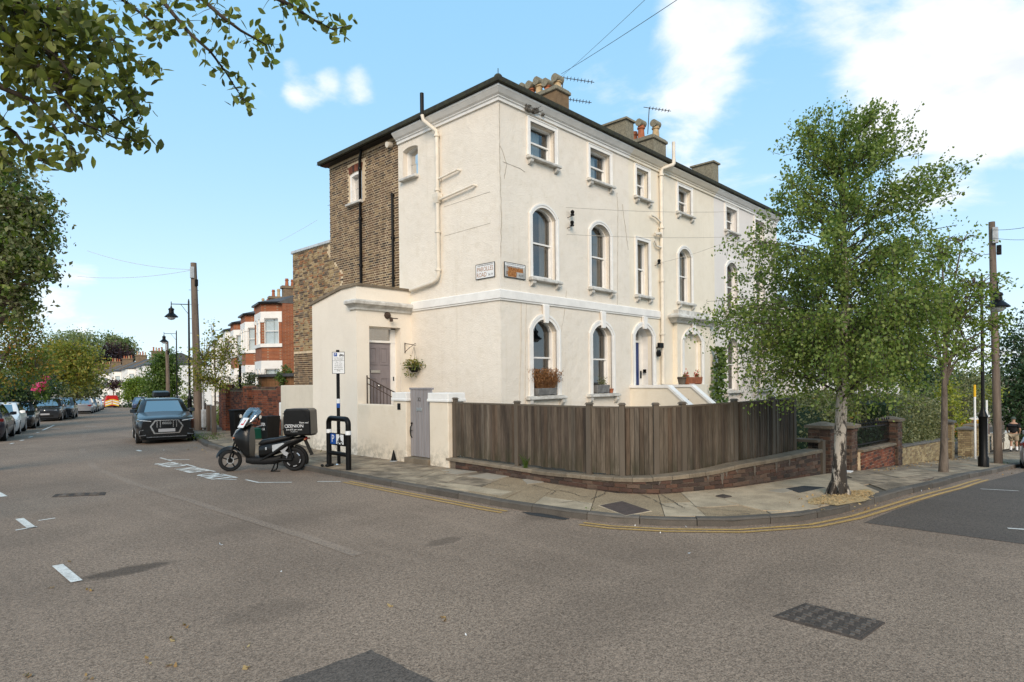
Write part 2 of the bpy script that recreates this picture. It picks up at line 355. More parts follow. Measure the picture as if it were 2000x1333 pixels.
X['conc'] = mat('pale pavement concrete', (.40, .315, .215), .32, 2.5, .9, bmp=.4, bs=50, fine=.35, fs=60)
X['conc_b'] = mat('brown aggregate concrete', (.30, .22, .135), .32, 2.5, .9, bmp=.6, bs=60, fine=.7, fs=55)
X['stone'] = mat('weathered coping stone', (.175, .14, .10), .35, 4, .9, bmp=.5, bs=50, rv=.15, fine=.4)
X['stone_d'] = mat('dark stone', (.13, .12, .105), .3, 4, .9, bmp=.5, bs=50, rv=.15, fine=.4)
X['stucco'] = stucco('warm white stucco', (.82, .745, .635), .35, .16, .16, .6)
X['stucco_f'] = stucco('front stucco', (.815, .745, .645), .8, .5, .38)
X['stucco_c'] = stucco('cream stucco', (.82, .745, .615), .5, .4, .35)
X['stucco_g'] = stucco('grey white stucco', (.74, .70, .66), .2, .2, .15)
X['stucco_w'] = stucco('cream garden wall render', (.78, .685, .55), .35, .5, .45)
X['white'] = mat('white painted trim', (.80, .78, .74), .06, 3, .6, bmp=.08, bs=30)
X['white_d'] = mat('weathered white trim', (.66, .645, .60), .18, 5, .7, bmp=.2, bs=30, c2=(.42, .40, .36))
X['pipe'] = mat('cream pipe paint', (.72, .655, .55), .08, 4, .5)
X['black'] = mat('black gloss paint', (.005, .005, .005), .2, 6, .4, spec=.18)
X['blackm'] = mat('black plastic', (.007, .007, .007), .2, 6, .55, spec=.18)
X['rust'] = mat('rusty black iron', (.06, .04, .03), .4, 30, .8, bmp=.3)
X['slate'] = ramp_mat('roof slate', [(.09, .09, .095), (.12, .115, .11), (.075, .075, .08)], bs=60)
X['moss'] = mat('mossy gutter', (.055, .058, .035), .6, 12, .9, bmp=.6, bs=60, c2=(.03, .03, .03))
X['lead'] = mat('grey lead flashing', (.42, .44, .45), .15, 8, .5)
X['mortar'] = mat('mortar', (.60, .475, .32), .2, 6, .95, bmp=.3, bs=90, fine=.3)
X['mortar_d'] = mat('dirty mortar', (.17, .135, .10), .3, 5, .95, bmp=.5, bs=90, fine=.3)
X['stock'] = ramp_mat('london stock bricks', [(.115, .075, .045), (.155, .10, .058), (.085, .058, .038), (.19, .125, .07), (.125, .072, .042), (.06, .043, .032), (.22, .15, .08), (.14, .088, .052)], bs=110.)
X['stock_y'] = ramp_mat('old yellow stocks', [(.30, .215, .11), (.24, .165, .085), (.36, .26, .14), (.19, .125, .07), (.28, .135, .065), (.16, .12, .085), (.33, .25, .15), (.10, .07, .05)], bs=90.)
X['redb'] = ramp_mat('red wall bricks', [(.19, .062, .034), (.145, .05, .03), (.22, .078, .042), (.105, .043, .031), (.065, .035, .028), (.165, .062, .038)], bs=110.)
X['brownb'] = ramp_mat('dark red brown bricks', [(.082, .046, .034), (.062, .04, .032), (.10, .055, .038), (.048, .036, .030), (.08, .056, .044), (.115, .075, .054)], bs=110.)
X['yelb'] = ramp_mat('yellow wall bricks', [(.30, .235, .13), (.25, .19, .105), (.35, .28, .16), (.21, .155, .09)], bs=110.)
X['brick_t'] = brick_tex('bright red brickwork', ((.34, .095, .03), (.25, .07, .028)), (.30, .20, .13))
X['brick_y'] = brick_tex('stock brickwork', ((.24, .16, .085), (.16, .10, .06)), (.22, .18, .13))
X['glass'] = glassmat('window glass')
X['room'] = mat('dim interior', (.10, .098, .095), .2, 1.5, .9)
X['blind'] = mat('net curtain', (.62, .64, .65), .06, 5, .9)
X['curtain'] = mat('beige curtain', (.42, .33, .25), .12, 7, .9, stretch=(8, 8, .4))
X['door_g'] = mat('grey mauve door paint', (.235, .205, .21), .06, 4, .5, bmp=.05)
X['door_b'] = mat('deep blue door paint', (.012, .035, .14), .1, 4, .4)
X['gate'] = mat('grey painted boards', (.27, .25, .25), .1, 6, .6, bmp=.2, bs=40, rv=.06, stretch=(1, 1, .15))
X['steel'] = mat('bright steel', (.55, .55, .54), .08, 8, .3, metal=.9)
X['wood'] = ramp_mat('weathered fence boards', [(.088, .068, .050), (.108, .086, .064), (.075, .057, .043), (.095, .070, .050), (.122, .10, .077), (.066, .05, .038), (.088, .062, .043), (.10, .08, .06)], bs=45., scale=5., dirt=.75, stretch=(1, 1, .09), rough=.9, algae=.95)
X['woodp'] = mat('grey fence post', (.125, .102, .078), .3, 6, .9, bmp=.5, bs=40, stretch=(1, 1, .15), c2=(.10, .08, .06))
X['pole'] = mat('telegraph pole wood', (.20, .155, .12), .3, 8, .9, bmp=.5, bs=30, stretch=(1, 1, .08), c2=(.10, .075, .06))
X['terra'] = mat('terracotta', (.36, .125, .06), .2, 8, .85, rv=.15, bmp=.1)
X['buffpot'] = mat('buff clay pot', (.47, .34, .19), .2, 8, .85, bmp=.1)
X['lichen'] = mat('lichened render', (.26, .235, .17), .4, 9, .95, bmp=.6, bs=40, c2=(.13, .115, .085), fine=.5, fs=30)
X['straw'] = mat('dry straw mulch', (.40, .29, .15), .35, 9, .95, bmp=.8, bs=80, fine=.6, fs=70)
X['soil'] = mat('garden soil', (.07, .055, .04), .3, 5, .95, bmp=.6)
X['tyre'] = mat('tyre rubber', (.016, .016, .016), .15, 20, .85, spec=.25)
X['rim'] = mat('alloy rim', (.42, .42, .43), .1, 9, .35, metal=.8)
X['chrome'] = mat('chrome trim', (.72, .72, .72), .03, 6, .15, metal=1.)
X['carglass'] = glassmat('car window', (.05, .06, .06), .5, .03)
X['lamp_w'] = mat('clear lamp lens', (.55, .57, .58), .1, 30, .15, spec=.7)
X['lamp_r'] = mat('red lamp lens', (.30, .012, .012), .1, 30, .2, spec=.6)
X['plate'] = mat('blurred grey number plate', (.36, .36, .37), .04, 5, .5)
X['blue'] = mat('sign blue', (.012, .075, .32), .05, 6, .45)
X['signw'] = mat('sign white', (.78, .78, .77), .05, 9, .5)
X['signk'] = mat('sign black', (.015, .015, .015), .05, 9, .5)
X['yellow'] = mat('yellow sleeve', (.70, .42, .02), .06, 9, .5)
X['red'] = mat('sign red', (.55, .02, .02), .06, 9, .5)
X['bark'] = barkmat('brown bark', (.085, .065, .05), (.17, .135, .105), .35, .65)
X['twig'] = mat('twig', (.055, .043, .033), .3, 20, .9)
X['birch'] = barkmat('birch bark', (.035, .028, .022), (.46, .40, .33), .41, .51, (1, 1, .45), 6.5, .7, (1.3, .26))
# ------------------------------------------------------------------ ground, road, pavement, kerbs
def axis(segs):
    o = []
    for a, b, st in segs: o += list(np.arange(a, b, st))
    return o+[segs[-1][1]]
xs = axis([(-600, -60, 60), (-60, -4, 8), (-4, 80, 1), (80, 140, 10), (140, 900, 95)]); ys = axis([(-600, -60, 60), (-60, -6, 6), (-6, 150, 1), (150, 250, 10), (250, 900, 80)])
mb = MB(); nx, ny = len(xs), len(ys)
mb.v = [(x, y, gz(x, y)) for x in xs for y in ys]
mb.f = [(i*ny+j, (i+1)*ny+j, (i+1)*ny+j+1, i*ny+j+1) for i in range(nx-1) for j in range(ny-1)]; mb.m = [0]*len(mb.f)
struct(mb, 'road', X['asphalt'], smooth=60)
KERB = [(47, 142), (36, 112), (26.6, 84), (22.4, 71), (18.2, 57), (14.2, 44), (12.6, 38.5), (11, 33), (9.6, 28), (8.67, 24.3), (8.02, 21.8), (7.55, 18), (7.36, 14), (7.33, 10), (7.34, 7.3), (7.44, 6), (7.6, 5.2), (7.93, 4.57), (8.5, 3.85), (9.4, 3.26), (10.3, 3.0), (11.43, 2.83), (14.93, 2.42), (20, 2.2), (25.65, 2.05), (45, 1.6), (90, .6)]
BACK = [(60, 137), (46, 108), (35, 80), (30.3, 68), (25.2, 54), (20.5, 41.5), (17, 36), (14, 31.6), (12.0, 28), (11.2, 24.6), (11.15, 22.4), (9.5, 18.2), (9.42, 14.8), (9.40, 11), (9.27, 8.05), (9.2, 7.1), (9.2, 6.25), (9.56, 5.65), (10.15, 5.34), (11, 4.97), (12.04, 4.73), (14.02, 4.43), (17, 4.02), (21, 4.0), (25.6, 3.95), (45, 3.6), (90, 3.0)]
def subdiv(a, b, st=1.2):
    A, B = [], []
    for i in range(len(a)-1):
        L = max(math.dist(a[i], a[i+1]), math.dist(b[i], b[i+1])); k = max(1, int(L/st)) if L < 60 else 30
        for j in range(k):
            t = j/k; A.append((a[i][0]*(1-t)+a[i+1][0]*t, a[i][1]*(1-t)+a[i+1][1]*t)); B.append((b[i][0]*(1-t)+b[i+1][0]*t, b[i][1]*(1-t)+b[i+1][1]*t))
    return A+[a[-1]], B+[b[-1]]
KA, BA = subdiv(KERB, BACK)
PAVE = .10
mb = MB()
for k in range(6):                     # pavement bed, laid in strips from the kerb to beyond the boundary walls
    t0, t1 = k/5, (k+1)/5
    if k == 5: t1 = 1.6
    for i in range(len(KA)-1):
        q = []
        for (a, b), t in (((KA[i], BA[i]), t0), ((KA[i+1], BA[i+1]), t0), ((KA[i+1], BA[i+1]), t1), ((KA[i], BA[i]), t1)):
            x, y = a[0]+(b[0]-a[0])*t, a[1]+(b[1]-a[1])*t; q.append((x, y, gz(x, y)+PAVE-.014))
        mb.quad(*q)
pavement = struct(mb, 'pavement', X['joint'], smooth=60)
mb = MB()                              # garden earth behind the walls
for a, b, c, d in [((9.6, 14.7), (9.6, 6.2), (11.3, 6.5), (11.3, 14.7)), ((10.2, 5.6), (40, 4.2), (40, 11), (11.3, 11)), ((40, 4.2), (90, 3.3), (90, 30), (40, 30)), ((11.4, 22.4), (60, 130), (90, 130), (30, 22))]:
    n = 12
    for i in range(n):
        for j in range(4):
            q = []
            for u, v in ((i, j), (i+1, j), (i+1, j+1), (i, j+1)):
                u, v = u/n, v/4; x = (a[0]*(1-u)+b[0]*u)*(1-v)+(d[0]*(1-u)+c[0]*u)*v; y = (a[1]*(1-u)+b[1]*u)*(1-v)+(d[1]*(1-u)+c[1]*u)*v
                q.append((x, y, gz(x, y)+PAVE+.03))
            mb.quad(*q)
struct(mb, 'garden_ground', X['soil'])
# kerb: granite stones one by one near the corner, a plain strip further off
def arcpts(path, step, start=0., end=1e9):
    P = [Vector(p) for p in path]; res = []; acc = 0; nxt = start
    for a, b in zip(P, P[1:]):
        L = (b-a).length
        while nxt <= acc+L and nxt <= end: res.append(a+(b-a)*((nxt-acc)/L)); nxt += step
        acc += L
    return res
near = [p for p in KERB if -1 < p[1] < 29 and p[0] < 50]
mb = MB(); kp = [p for p in KA if p[1] >= 28 or p[0] >= 40]
for part in ([p for p in KA if p[1] >= 27.9], [p for p in KA if p[0] >= 44]):
    for a, b in zip(part, part[1:]):
        d = (Vector(b)-Vector(a)).normalized(); n = Vector((-d.y, d.x))*.15
        q = lambda p, z: (p[0], p[1], gz(p[0], p[1])+z)
        a2, b2 = (a[0]+n.x, a[1]+n.y), (b[0]+n.x, b[1]+n.y)
        mb.quad(q(a, -.05), q(b, -.05), q(b, PAVE+.004), q(a, PAVE+.004)); mb.quad(q(a, PAVE+.004), q(b, PAVE+.004), q(b2, PAVE+.004), q(a2, PAVE+.004))
kerb = struct(mb, 'kerb', X['kerb'])
kpts = arcpts(near, .10)
i = 0
while i < len(kpts)-12:
    n = random.choice((8, 9, 9, 10, 11)); seg = kpts[i:i+n+1]; i += n
    if len(seg) < 4: break
    mb = MB(); rings = []; hz_ = PAVE+.006+random.uniform(-.004, .006); g = random.uniform(-.006, .006)
    idx = [0, len(seg)//3, 2*len(seg)//3, len(seg)-1]
    for k, j in enumerate(idx):
        p = seg[j]; d = (seg[min(j+1, len(seg)-1)]-seg[max(j-1, 0)]).normalized(); nrm = Vector((-d.y, d.x))
        if k == 0: p = p+d*.006
        if k == 3: p = p-d*.006
        z = gz(p.x, p.y); o = lambda w, h: (p.x+nrm.x*(w+g), p.y+nrm.y*(w+g), z+h)
        rings.append([o(0, -.06), o(.155, -.06), o(.155, hz_), o(.022, hz_), o(.004, hz_-.02)])
    mb.loft(rings); build(mb, 'kerbstone', X['kerb'], kerb)
# paving slabs
def slab(poly, m=None, h=.0, name='paving_slab'):
    mb = MB(); lo = [(p[0], p[1], gz(p[0], p[1])+PAVE-.03) for p in poly]; tx, ty = random.uniform(-.004, .004), random.uniform(-.004, .004); c = poly[0]
    hi = [(p[0], p[1], gz(p[0], p[1])+PAVE+h+(p[0]-c[0])*tx+(p[1]-c[1])*ty) for p in poly]; n = len(poly)
    mb.add(lo+hi, [tuple(range(n, 2*n))]+[(i, (i+1) % n, n+(i+1) % n, n+i) for i in range(n)]); return build(mb, name, m or X['slab'], pavement)
def path_at(A, B, i, t): return (A[i][0]+(B[i][0]-A[i][0])*t, A[i][1]+(B[i][1]-A[i][1])*t)
FA, FB = subdiv(KERB, BACK, .3)
def slab_rows(i0, i1, rows, lens, m=None):
    for r in range(len(rows)-1):
        i = i0+random.randint(0, 2)
        while i < i1:
            n = random.choice(lens); j = min(i+n, i1)
            if j-i < 1: break
            w0, w1 = rows[r], rows[r+1]; e = .02
            a, b, c, d = path_at(FA, FB, i, w0), path_at(FA, FB, j, w0), path_at(FA, FB, j, w1), path_at(FA, FB, i, w1)
            ce = ((a[0]+b[0]+c[0]+d[0])/4, (a[1]+b[1]+c[1]+d[1])/4)
            sh_ = lambda p: (p[0]+(ce[0]-p[0])*e, p[1]+(ce[1]-p[1])*e)
            slab([sh_(a), sh_(b), sh_(c), sh_(d)], m); i = j
def idx_where(f): return [k for k in range(len(FA)) if f(FA[k])]
L_ = idx_where(lambda p: 7.9 < p[1] < 29 and p[0] < 12); slab_rows(L_[0], L_[-1], [.09, .36, .68, .985], [2, 3, 3])
R_ = idx_where(lambda p: p[0] > 11.9 and p[0] < 44 and p[1] < 4); slab_rows(R_[0], R_[-1], [.09, .37, .68, .985], [2, 3, 3])
# concrete repairs around the corner, laid a few mm proud of the slabs
def patch(name, pix, m, h):
    return slab([tuple(G(px, py, PAVE)[:2]) for px, py in pix], m, h, name)
ca, cb = L_[-1], R_[0]
patchs = []
cuts = [ca, ca+3, ca+5, ca+8, ca+11, ca+13, ca+16, cb]
mats_ = ['conc_b', 'conc_b', 'conc', 'conc_b', 'conc', 'conc_b', 'conc']
for k, (i, j) in enumerate(zip(cuts, cuts[1:])):
    sp_ = [.09, .5+.12*math.sin(k*2.1), .985]
    for r in range(2):
        pts = [path_at(FA, FB, q, sp_[r]) for q in range(i, j+1)]+[path_at(FA, FB, q, sp_[r+1]) for q in range(j, i-1, -1)]
        ce = np.mean(pts, axis=0); pts = [(p[0]+(ce[0]-p[0])*.014, p[1]+(ce[1]-p[1])*.014) for p in pts]
        slab(pts, X[mats_[k] if r == 0 else ('conc_b', 'conc_b', 'conc_b', 'conc_b', 'conc_b', 'conc', 'conc')[k]], random.uniform(-.002, .002), 'concrete_bay')
patch('concrete_patch', [(845, 943), (905, 947), (1010, 962), (985, 970), (900, 957)], X['conc'], .006)
patch('concrete_patch', [(1375, 958), (1460, 962), (1585, 985), (1600, 993), (1560, 1000), (1490, 998), (1425, 982)], X['conc'], .008)
for q in ([(868, 924), (905, 919), (932, 922), (893, 928)], [(912, 931), (955, 924), (1003, 929), (962, 938)], [(862, 920), (878, 917), (900, 919), (884, 922)], [(1020, 937), (1057, 935), (1062, 943), (1030, 946)]): patch('pale_slab', q, X['slab_pale'], .007)
patch('pale_slab', [(1498, 960), (1528, 955), (1560, 957), (1528, 964)], X['slab_pale'], .007)
patch('tar_patch', [(1535, 955), (1570, 950), (1612, 953), (1622, 958), (1605, 964), (1560, 963)], X['tar'], .008)
# dry mulch round the birch, a tree pit round the second street tree
mb = MB(); c0 = G(1640, 975, PAVE)
pts = []
for k in range(26):
    a = 2*math.pi*k/26; r = 1+.16*math.sin(3*a+1)+.1*math.sin(7*a); pts.append((c0[0]+.15+(1.0*math.cos(a)*r), c0[1]-.03+.30*math.sin(a)*r-.12*math.cos(a)))
mb.add([(c0[0], c0[1], gz(c0[0], c0[1])+PAVE+.05)]+[(x, y, gz(x, y)+PAVE+.012) for x, y in pts], [(0, 1+i, 1+(i+1) % 26) for i in range(26)])
for k in range(900):                   # loose stalks
    a = random.uniform(0, 6.283); r = math.sqrt(random.random())*.95; x, y = c0[0]+.15+math.cos(a)*r, c0[1]-.03+.30*math.sin(a)*r-.12*math.cos(a)*r; z = gz(x, y)+PAVE+.014+.035*(1-r)
    b = random.uniform(0, 6.283); l = random.uniform(.02, .06); dx, dy = math.cos(b)*l, math.sin(b)*l
    mb.quad((x, y, z), (x+dx, y+dy, z+random.uniform(0, .02)), (x+dx+.006, y+dy-.005, z+random.uniform(0, .02)))
tag(build(mb, 'dry_mulch', X['straw']), kind='stuff')

# ------------------------------------------------------------------ road markings and patches
def flat(pts, z): return [(p[0], p[1], gz(p[0], p[1])+z) for p in pts]
def strip(mb, path, w, z):
    P = [Vector(p[:2]) for p in path]; L, R = [], []
    for i, p in enumerate(P):
        d = (P[min(i+1, len(P)-1)]-P[max(i-1, 0)]).normalized(); n = Vector((-d.y, d.x))*w/2; L.append(p+n); R.append(p-n)
    for i in range(len(P)-1): mb.quad(*flat([R[i], R[i+1], L[i+1], L[i]], z))
mb = MB(); a = np.array(G(1675, 1021)[:2]); q = [(9.95, 2.40), (9.95, -12), (60, -12), (60, 1.0), (26, 1.72), (20, 1.86), (14.9, 2.08), (11.5, 2.47)]
n = 40
for i in range(n):
    x0 = 9.95+(60-9.95)*i/n; x1 = 9.95+(60-9.95)*(i+1)/n
    ye = lambda x: np.interp(x, [9.95, 11.5, 14.9, 20, 26, 60], [2.55, 2.42, 2.03, 1.80, 1.66, .9])
    mb.quad(*flat([(x0, -12), (x1, -12), (x1, ye(x1)), (x0, ye(x0))], .004))
struct(mb, 'side_road', X['asphalt_dark'])
rag = lambda a, c, n: [(a[0]+(c[0]-a[0])*i/n+random.uniform(-.012, .012), a[1]+(c[1]-a[1])*i/n+random.uniform(-.012, .012)) for i in range(n)]
mb = MB(); mb.quad(*flat(rag((2.77, -.5), (2.77, 4.19), 60)+rag((2.77, 4.19), (-.5, 4.28), 50)+[(-.5, 4.28), (-.5, -.5)], .004)); struct(mb, 'road_patch', X['asphalt_dark'])
def blobpatch(name, c, rx, ry, rot, m, z=.004, n=22, jag=.12):
    mb = MB(); ph = random.uniform(0, 6); pts = []
    for k in range(n):
        a = 2*math.pi*k/n; r = 1+jag*math.sin(2*a+ph)+jag*.7*math.sin(5*a+ph*2); x, y = rx*r*math.cos(a), ry*r*math.sin(a); pts.append((c[0]+x*math.cos(rot)-y*math.sin(rot), c[1]+x*math.sin(rot)+y*math.cos(rot)))
    mb.quad(*flat(pts, z)); return struct(mb, name, m)
X['oil'] = asphalt('oil darkened asphalt', (.038, .034, .031), (.155, .138, .122), .2)
blobpatch('road_stain', G(1065, 1008), .48, .09, math.pi/2+.1, X['tar'])
# a pale worn seam where the mouth of the side road was resurfaced
X['seam'] = asphalt('pale worn seam', (.085, .062, .045), (.47, .35, .26), .3)
mb = MB(); strip(mb, [G(*p) for p in [(165, 850), (160, 880), (185, 915), (260, 945), (360, 975), (470, 1010), (600, 1050), (700, 1085)]], .16, .004); struct(mb, 'road_seam', X['seam'])
mb = MB()
for k in range(2):
    o = .20+k*.14
    pth = [p for p in FA if p[1] < 11.6 and p[0] < 17.6]
    def offs(i):
        d = (Vector(pth[min(i+1, len(pth)-1)])-Vector(pth[max(i-1, 0)])).normalized(); return Vector(pth[i])-Vector((-d.y, d.x))*o
    pts = [offs(i) for i in range(len(pth))]
    g1 = [p for p in pts if p.y > 6.66 and p.x < 8]; g2 = [p for p in pts if not (p.y > 5.95 and p.x < 8)]
    strip(mb, g1, .065, .008); strip(mb, g2, .065, .008)
struct(mb, 'double_yellow_lines', X['paint_y'])
def dash(*pix, w=.09, z=.008):
    mb = MB(); strip(mb, [G(*p) for p in pix], w, z); return struct(mb, 'road_marking', X['paint_w'])
for a, b in [((112, 1105), (150, 1137)), ((38, 1014), (62, 1032)), ((-6, 963), (8, 971))]: dash(a, b, w=.105)
dash((30, 1037), (72, 1030), w=.05); dash((75, 1018), (108, 1013), w=.05)
for a, b in [((480, 938), (505, 943.5)), ((505, 943.5), (570, 943)), ((620, 941.5), (665, 941.5)), ((362, 907.5), (382, 913)), ((395, 916.5), (420, 922)), ((434, 927), (463, 934)), ((313, 895), (335, 901)), ((325, 898.5), (370, 898.5)), ((424, 936.5), (462, 937.5))]: dash(a, b, w=.06)
for a, b in [((20, 868), (26, 866)), ((39, 862), (46, 860)), ((57, 855), (63, 853)), ((72, 846), (76, 845)), ((83, 841), (106, 831)), ((165, 833), (189, 833)), ((268, 880), (275, 882)), ((100, 838), (116, 838))]: dash(a, b, w=.1)
dash((1915, 956), (1990, 960), w=.05); dash((1968, 1033), (2010, 1036), w=.06)
for k in range(14):
    p = np.array(G(*random.choice([(1545, 1045), (433, 1066), (548, 1118), (910, 1242), (1345, 1082), (700, 1190), (1030, 1130)]))[:2])+np.array([random.uniform(-.2, .2), random.uniform(-.2, .2)])
def text(body, size, m, parent, mw, name='lettering', align='CENTER', ext=.0008, sx=1., bold=0.):
    cu = bpy.data.curves.new(name, 'FONT'); cu.body = body; cu.size = size; cu.align_x = align; cu.align_y = 'CENTER'; cu.extrude = ext; cu.resolution_u = 2; cu.offset = bold; cu.materials.append(m)
    tmp = bpy.data.objects.new('tmp', cu); me = bpy.data.meshes.new_from_object(tmp); bpy.data.objects.remove(tmp); bpy.data.curves.remove(cu)
    if not me.materials: me.materials.append(m)
    o = link(bpy.data.objects.new(name, me), parent); o.matrix_local = Matrix.LocRotScale(Vector(mw[0])-(off(parent) if parent else Vector()), mw[1], Vector((sx, 1, 1))); return o
def face_rot(right, up):               # rotation that lays text with given right and up vectors
    r = Vector(right).normalized(); u = Vector(up).normalized(); n = r.cross(u); return Matrix(((r.x, u.x, n.x), (r.y, u.y, n.y), (r.z, u.z, n.z))).to_quaternion()
X['paint_t'] = X['paint_w']
for wd, a, b in [('SOLO', (310, 906), (354, 912)), ('M/CYCLES', (352, 917), (396, 921)), ('ONLY', (396, 928), (440, 935))]:
    pa, pb = G(*a), G(*b); c = (pa+pb)/2
    o = text(wd, .66, X['paint_t'], None, (c+UP*.009, face_rot((0, -1, 0), (1, 0, 0))), 'road_lettering', ext=.001, sx=.34 if len(wd) > 5 else .62, bold=.022); tag(o, kind='structure')

# left hand pavement of the left street
LK = [(-1.2, 16), (.2, 24), (1.9, 32), (4.7, 44), (7.8, 56), (12.6, 73), (18, 90), (24, 108), (34, 135)]
mb = MB()
for a, c in zip(*(lambda q: (q[0], q[0][1:]))(subdiv(LK, LK, 3))):
    q = lambda p, o, h: (p[0]-o, p[1]+o*.25, gz(p[0], p[1])+h)
    mb.quad(q(a, 0, -.05), q(c, 0, -.05), q(c, 0, .12), q(a, 0, .12)); mb.quad(q(a, 0, .12), q(c, 0, .12), q(c, 12, .13), q(a, 12, .13))
struct(mb, 'pavement_across', X['conc_b'])

# cracks in the corner concrete
X['crackd'] = mat('dirt filled crack', (.05, .04, .03), .3, 20, .95)
for pix in [[(1085, 958), (1110, 962), (1140, 972), (1165, 970)], [(1040, 948), (1085, 960), (1075, 968)], [(1190, 950), (1180, 966), (1150, 978)], [(1240, 962), (1275, 976), (1300, 990), (1330, 996)], [(1290, 966), (1320, 984), (1340, 996)], [(1330, 985), (1390, 996), (1450, 1000), (1480, 1002)], [(1365, 1003), (1420, 1008), (1470, 1004)], [(1150, 985), (1120, 980), (1080, 985)], [(930, 950), (960, 945), (1000, 952)], [(1600, 945), (1680, 950), (1740, 948)], [(1700, 940), (1760, 952), (1720, 960)]]:
    P_ = [np.array(G(px, py, PAVE)) for px, py in pix]; q = []
    for a, c in zip(P_, P_[1:]):
        n = max(2, int(np.linalg.norm(c-a)/.05)); q += [a+(c-a)*i/n+np.array((random.uniform(-.012, .012), random.uniform(-.012, .012), 0)) for i in range(n)]
    mb = MB(); w = .006
    for a, c in zip(q, q[1:]):
        d = c-a; n_ = np.array((-d[1], d[0], 0)); n_ = n_/(np.linalg.norm(n_)+1e-9)*w*random.uniform(.4, 1.5); zz = np.array((0, 0, .011)); a2, c2 = np.array((a[0], a[1], gz(a[0], a[1])+PAVE)), np.array((c[0], c[1], gz(c[0], c[1])+PAVE)); mb.quad(a2-n_+zz, c2-n_+zz, c2+n_+zz, a2+n_+zz)
    build(mb, 'pavement_crack', X['crackd'], pavement)
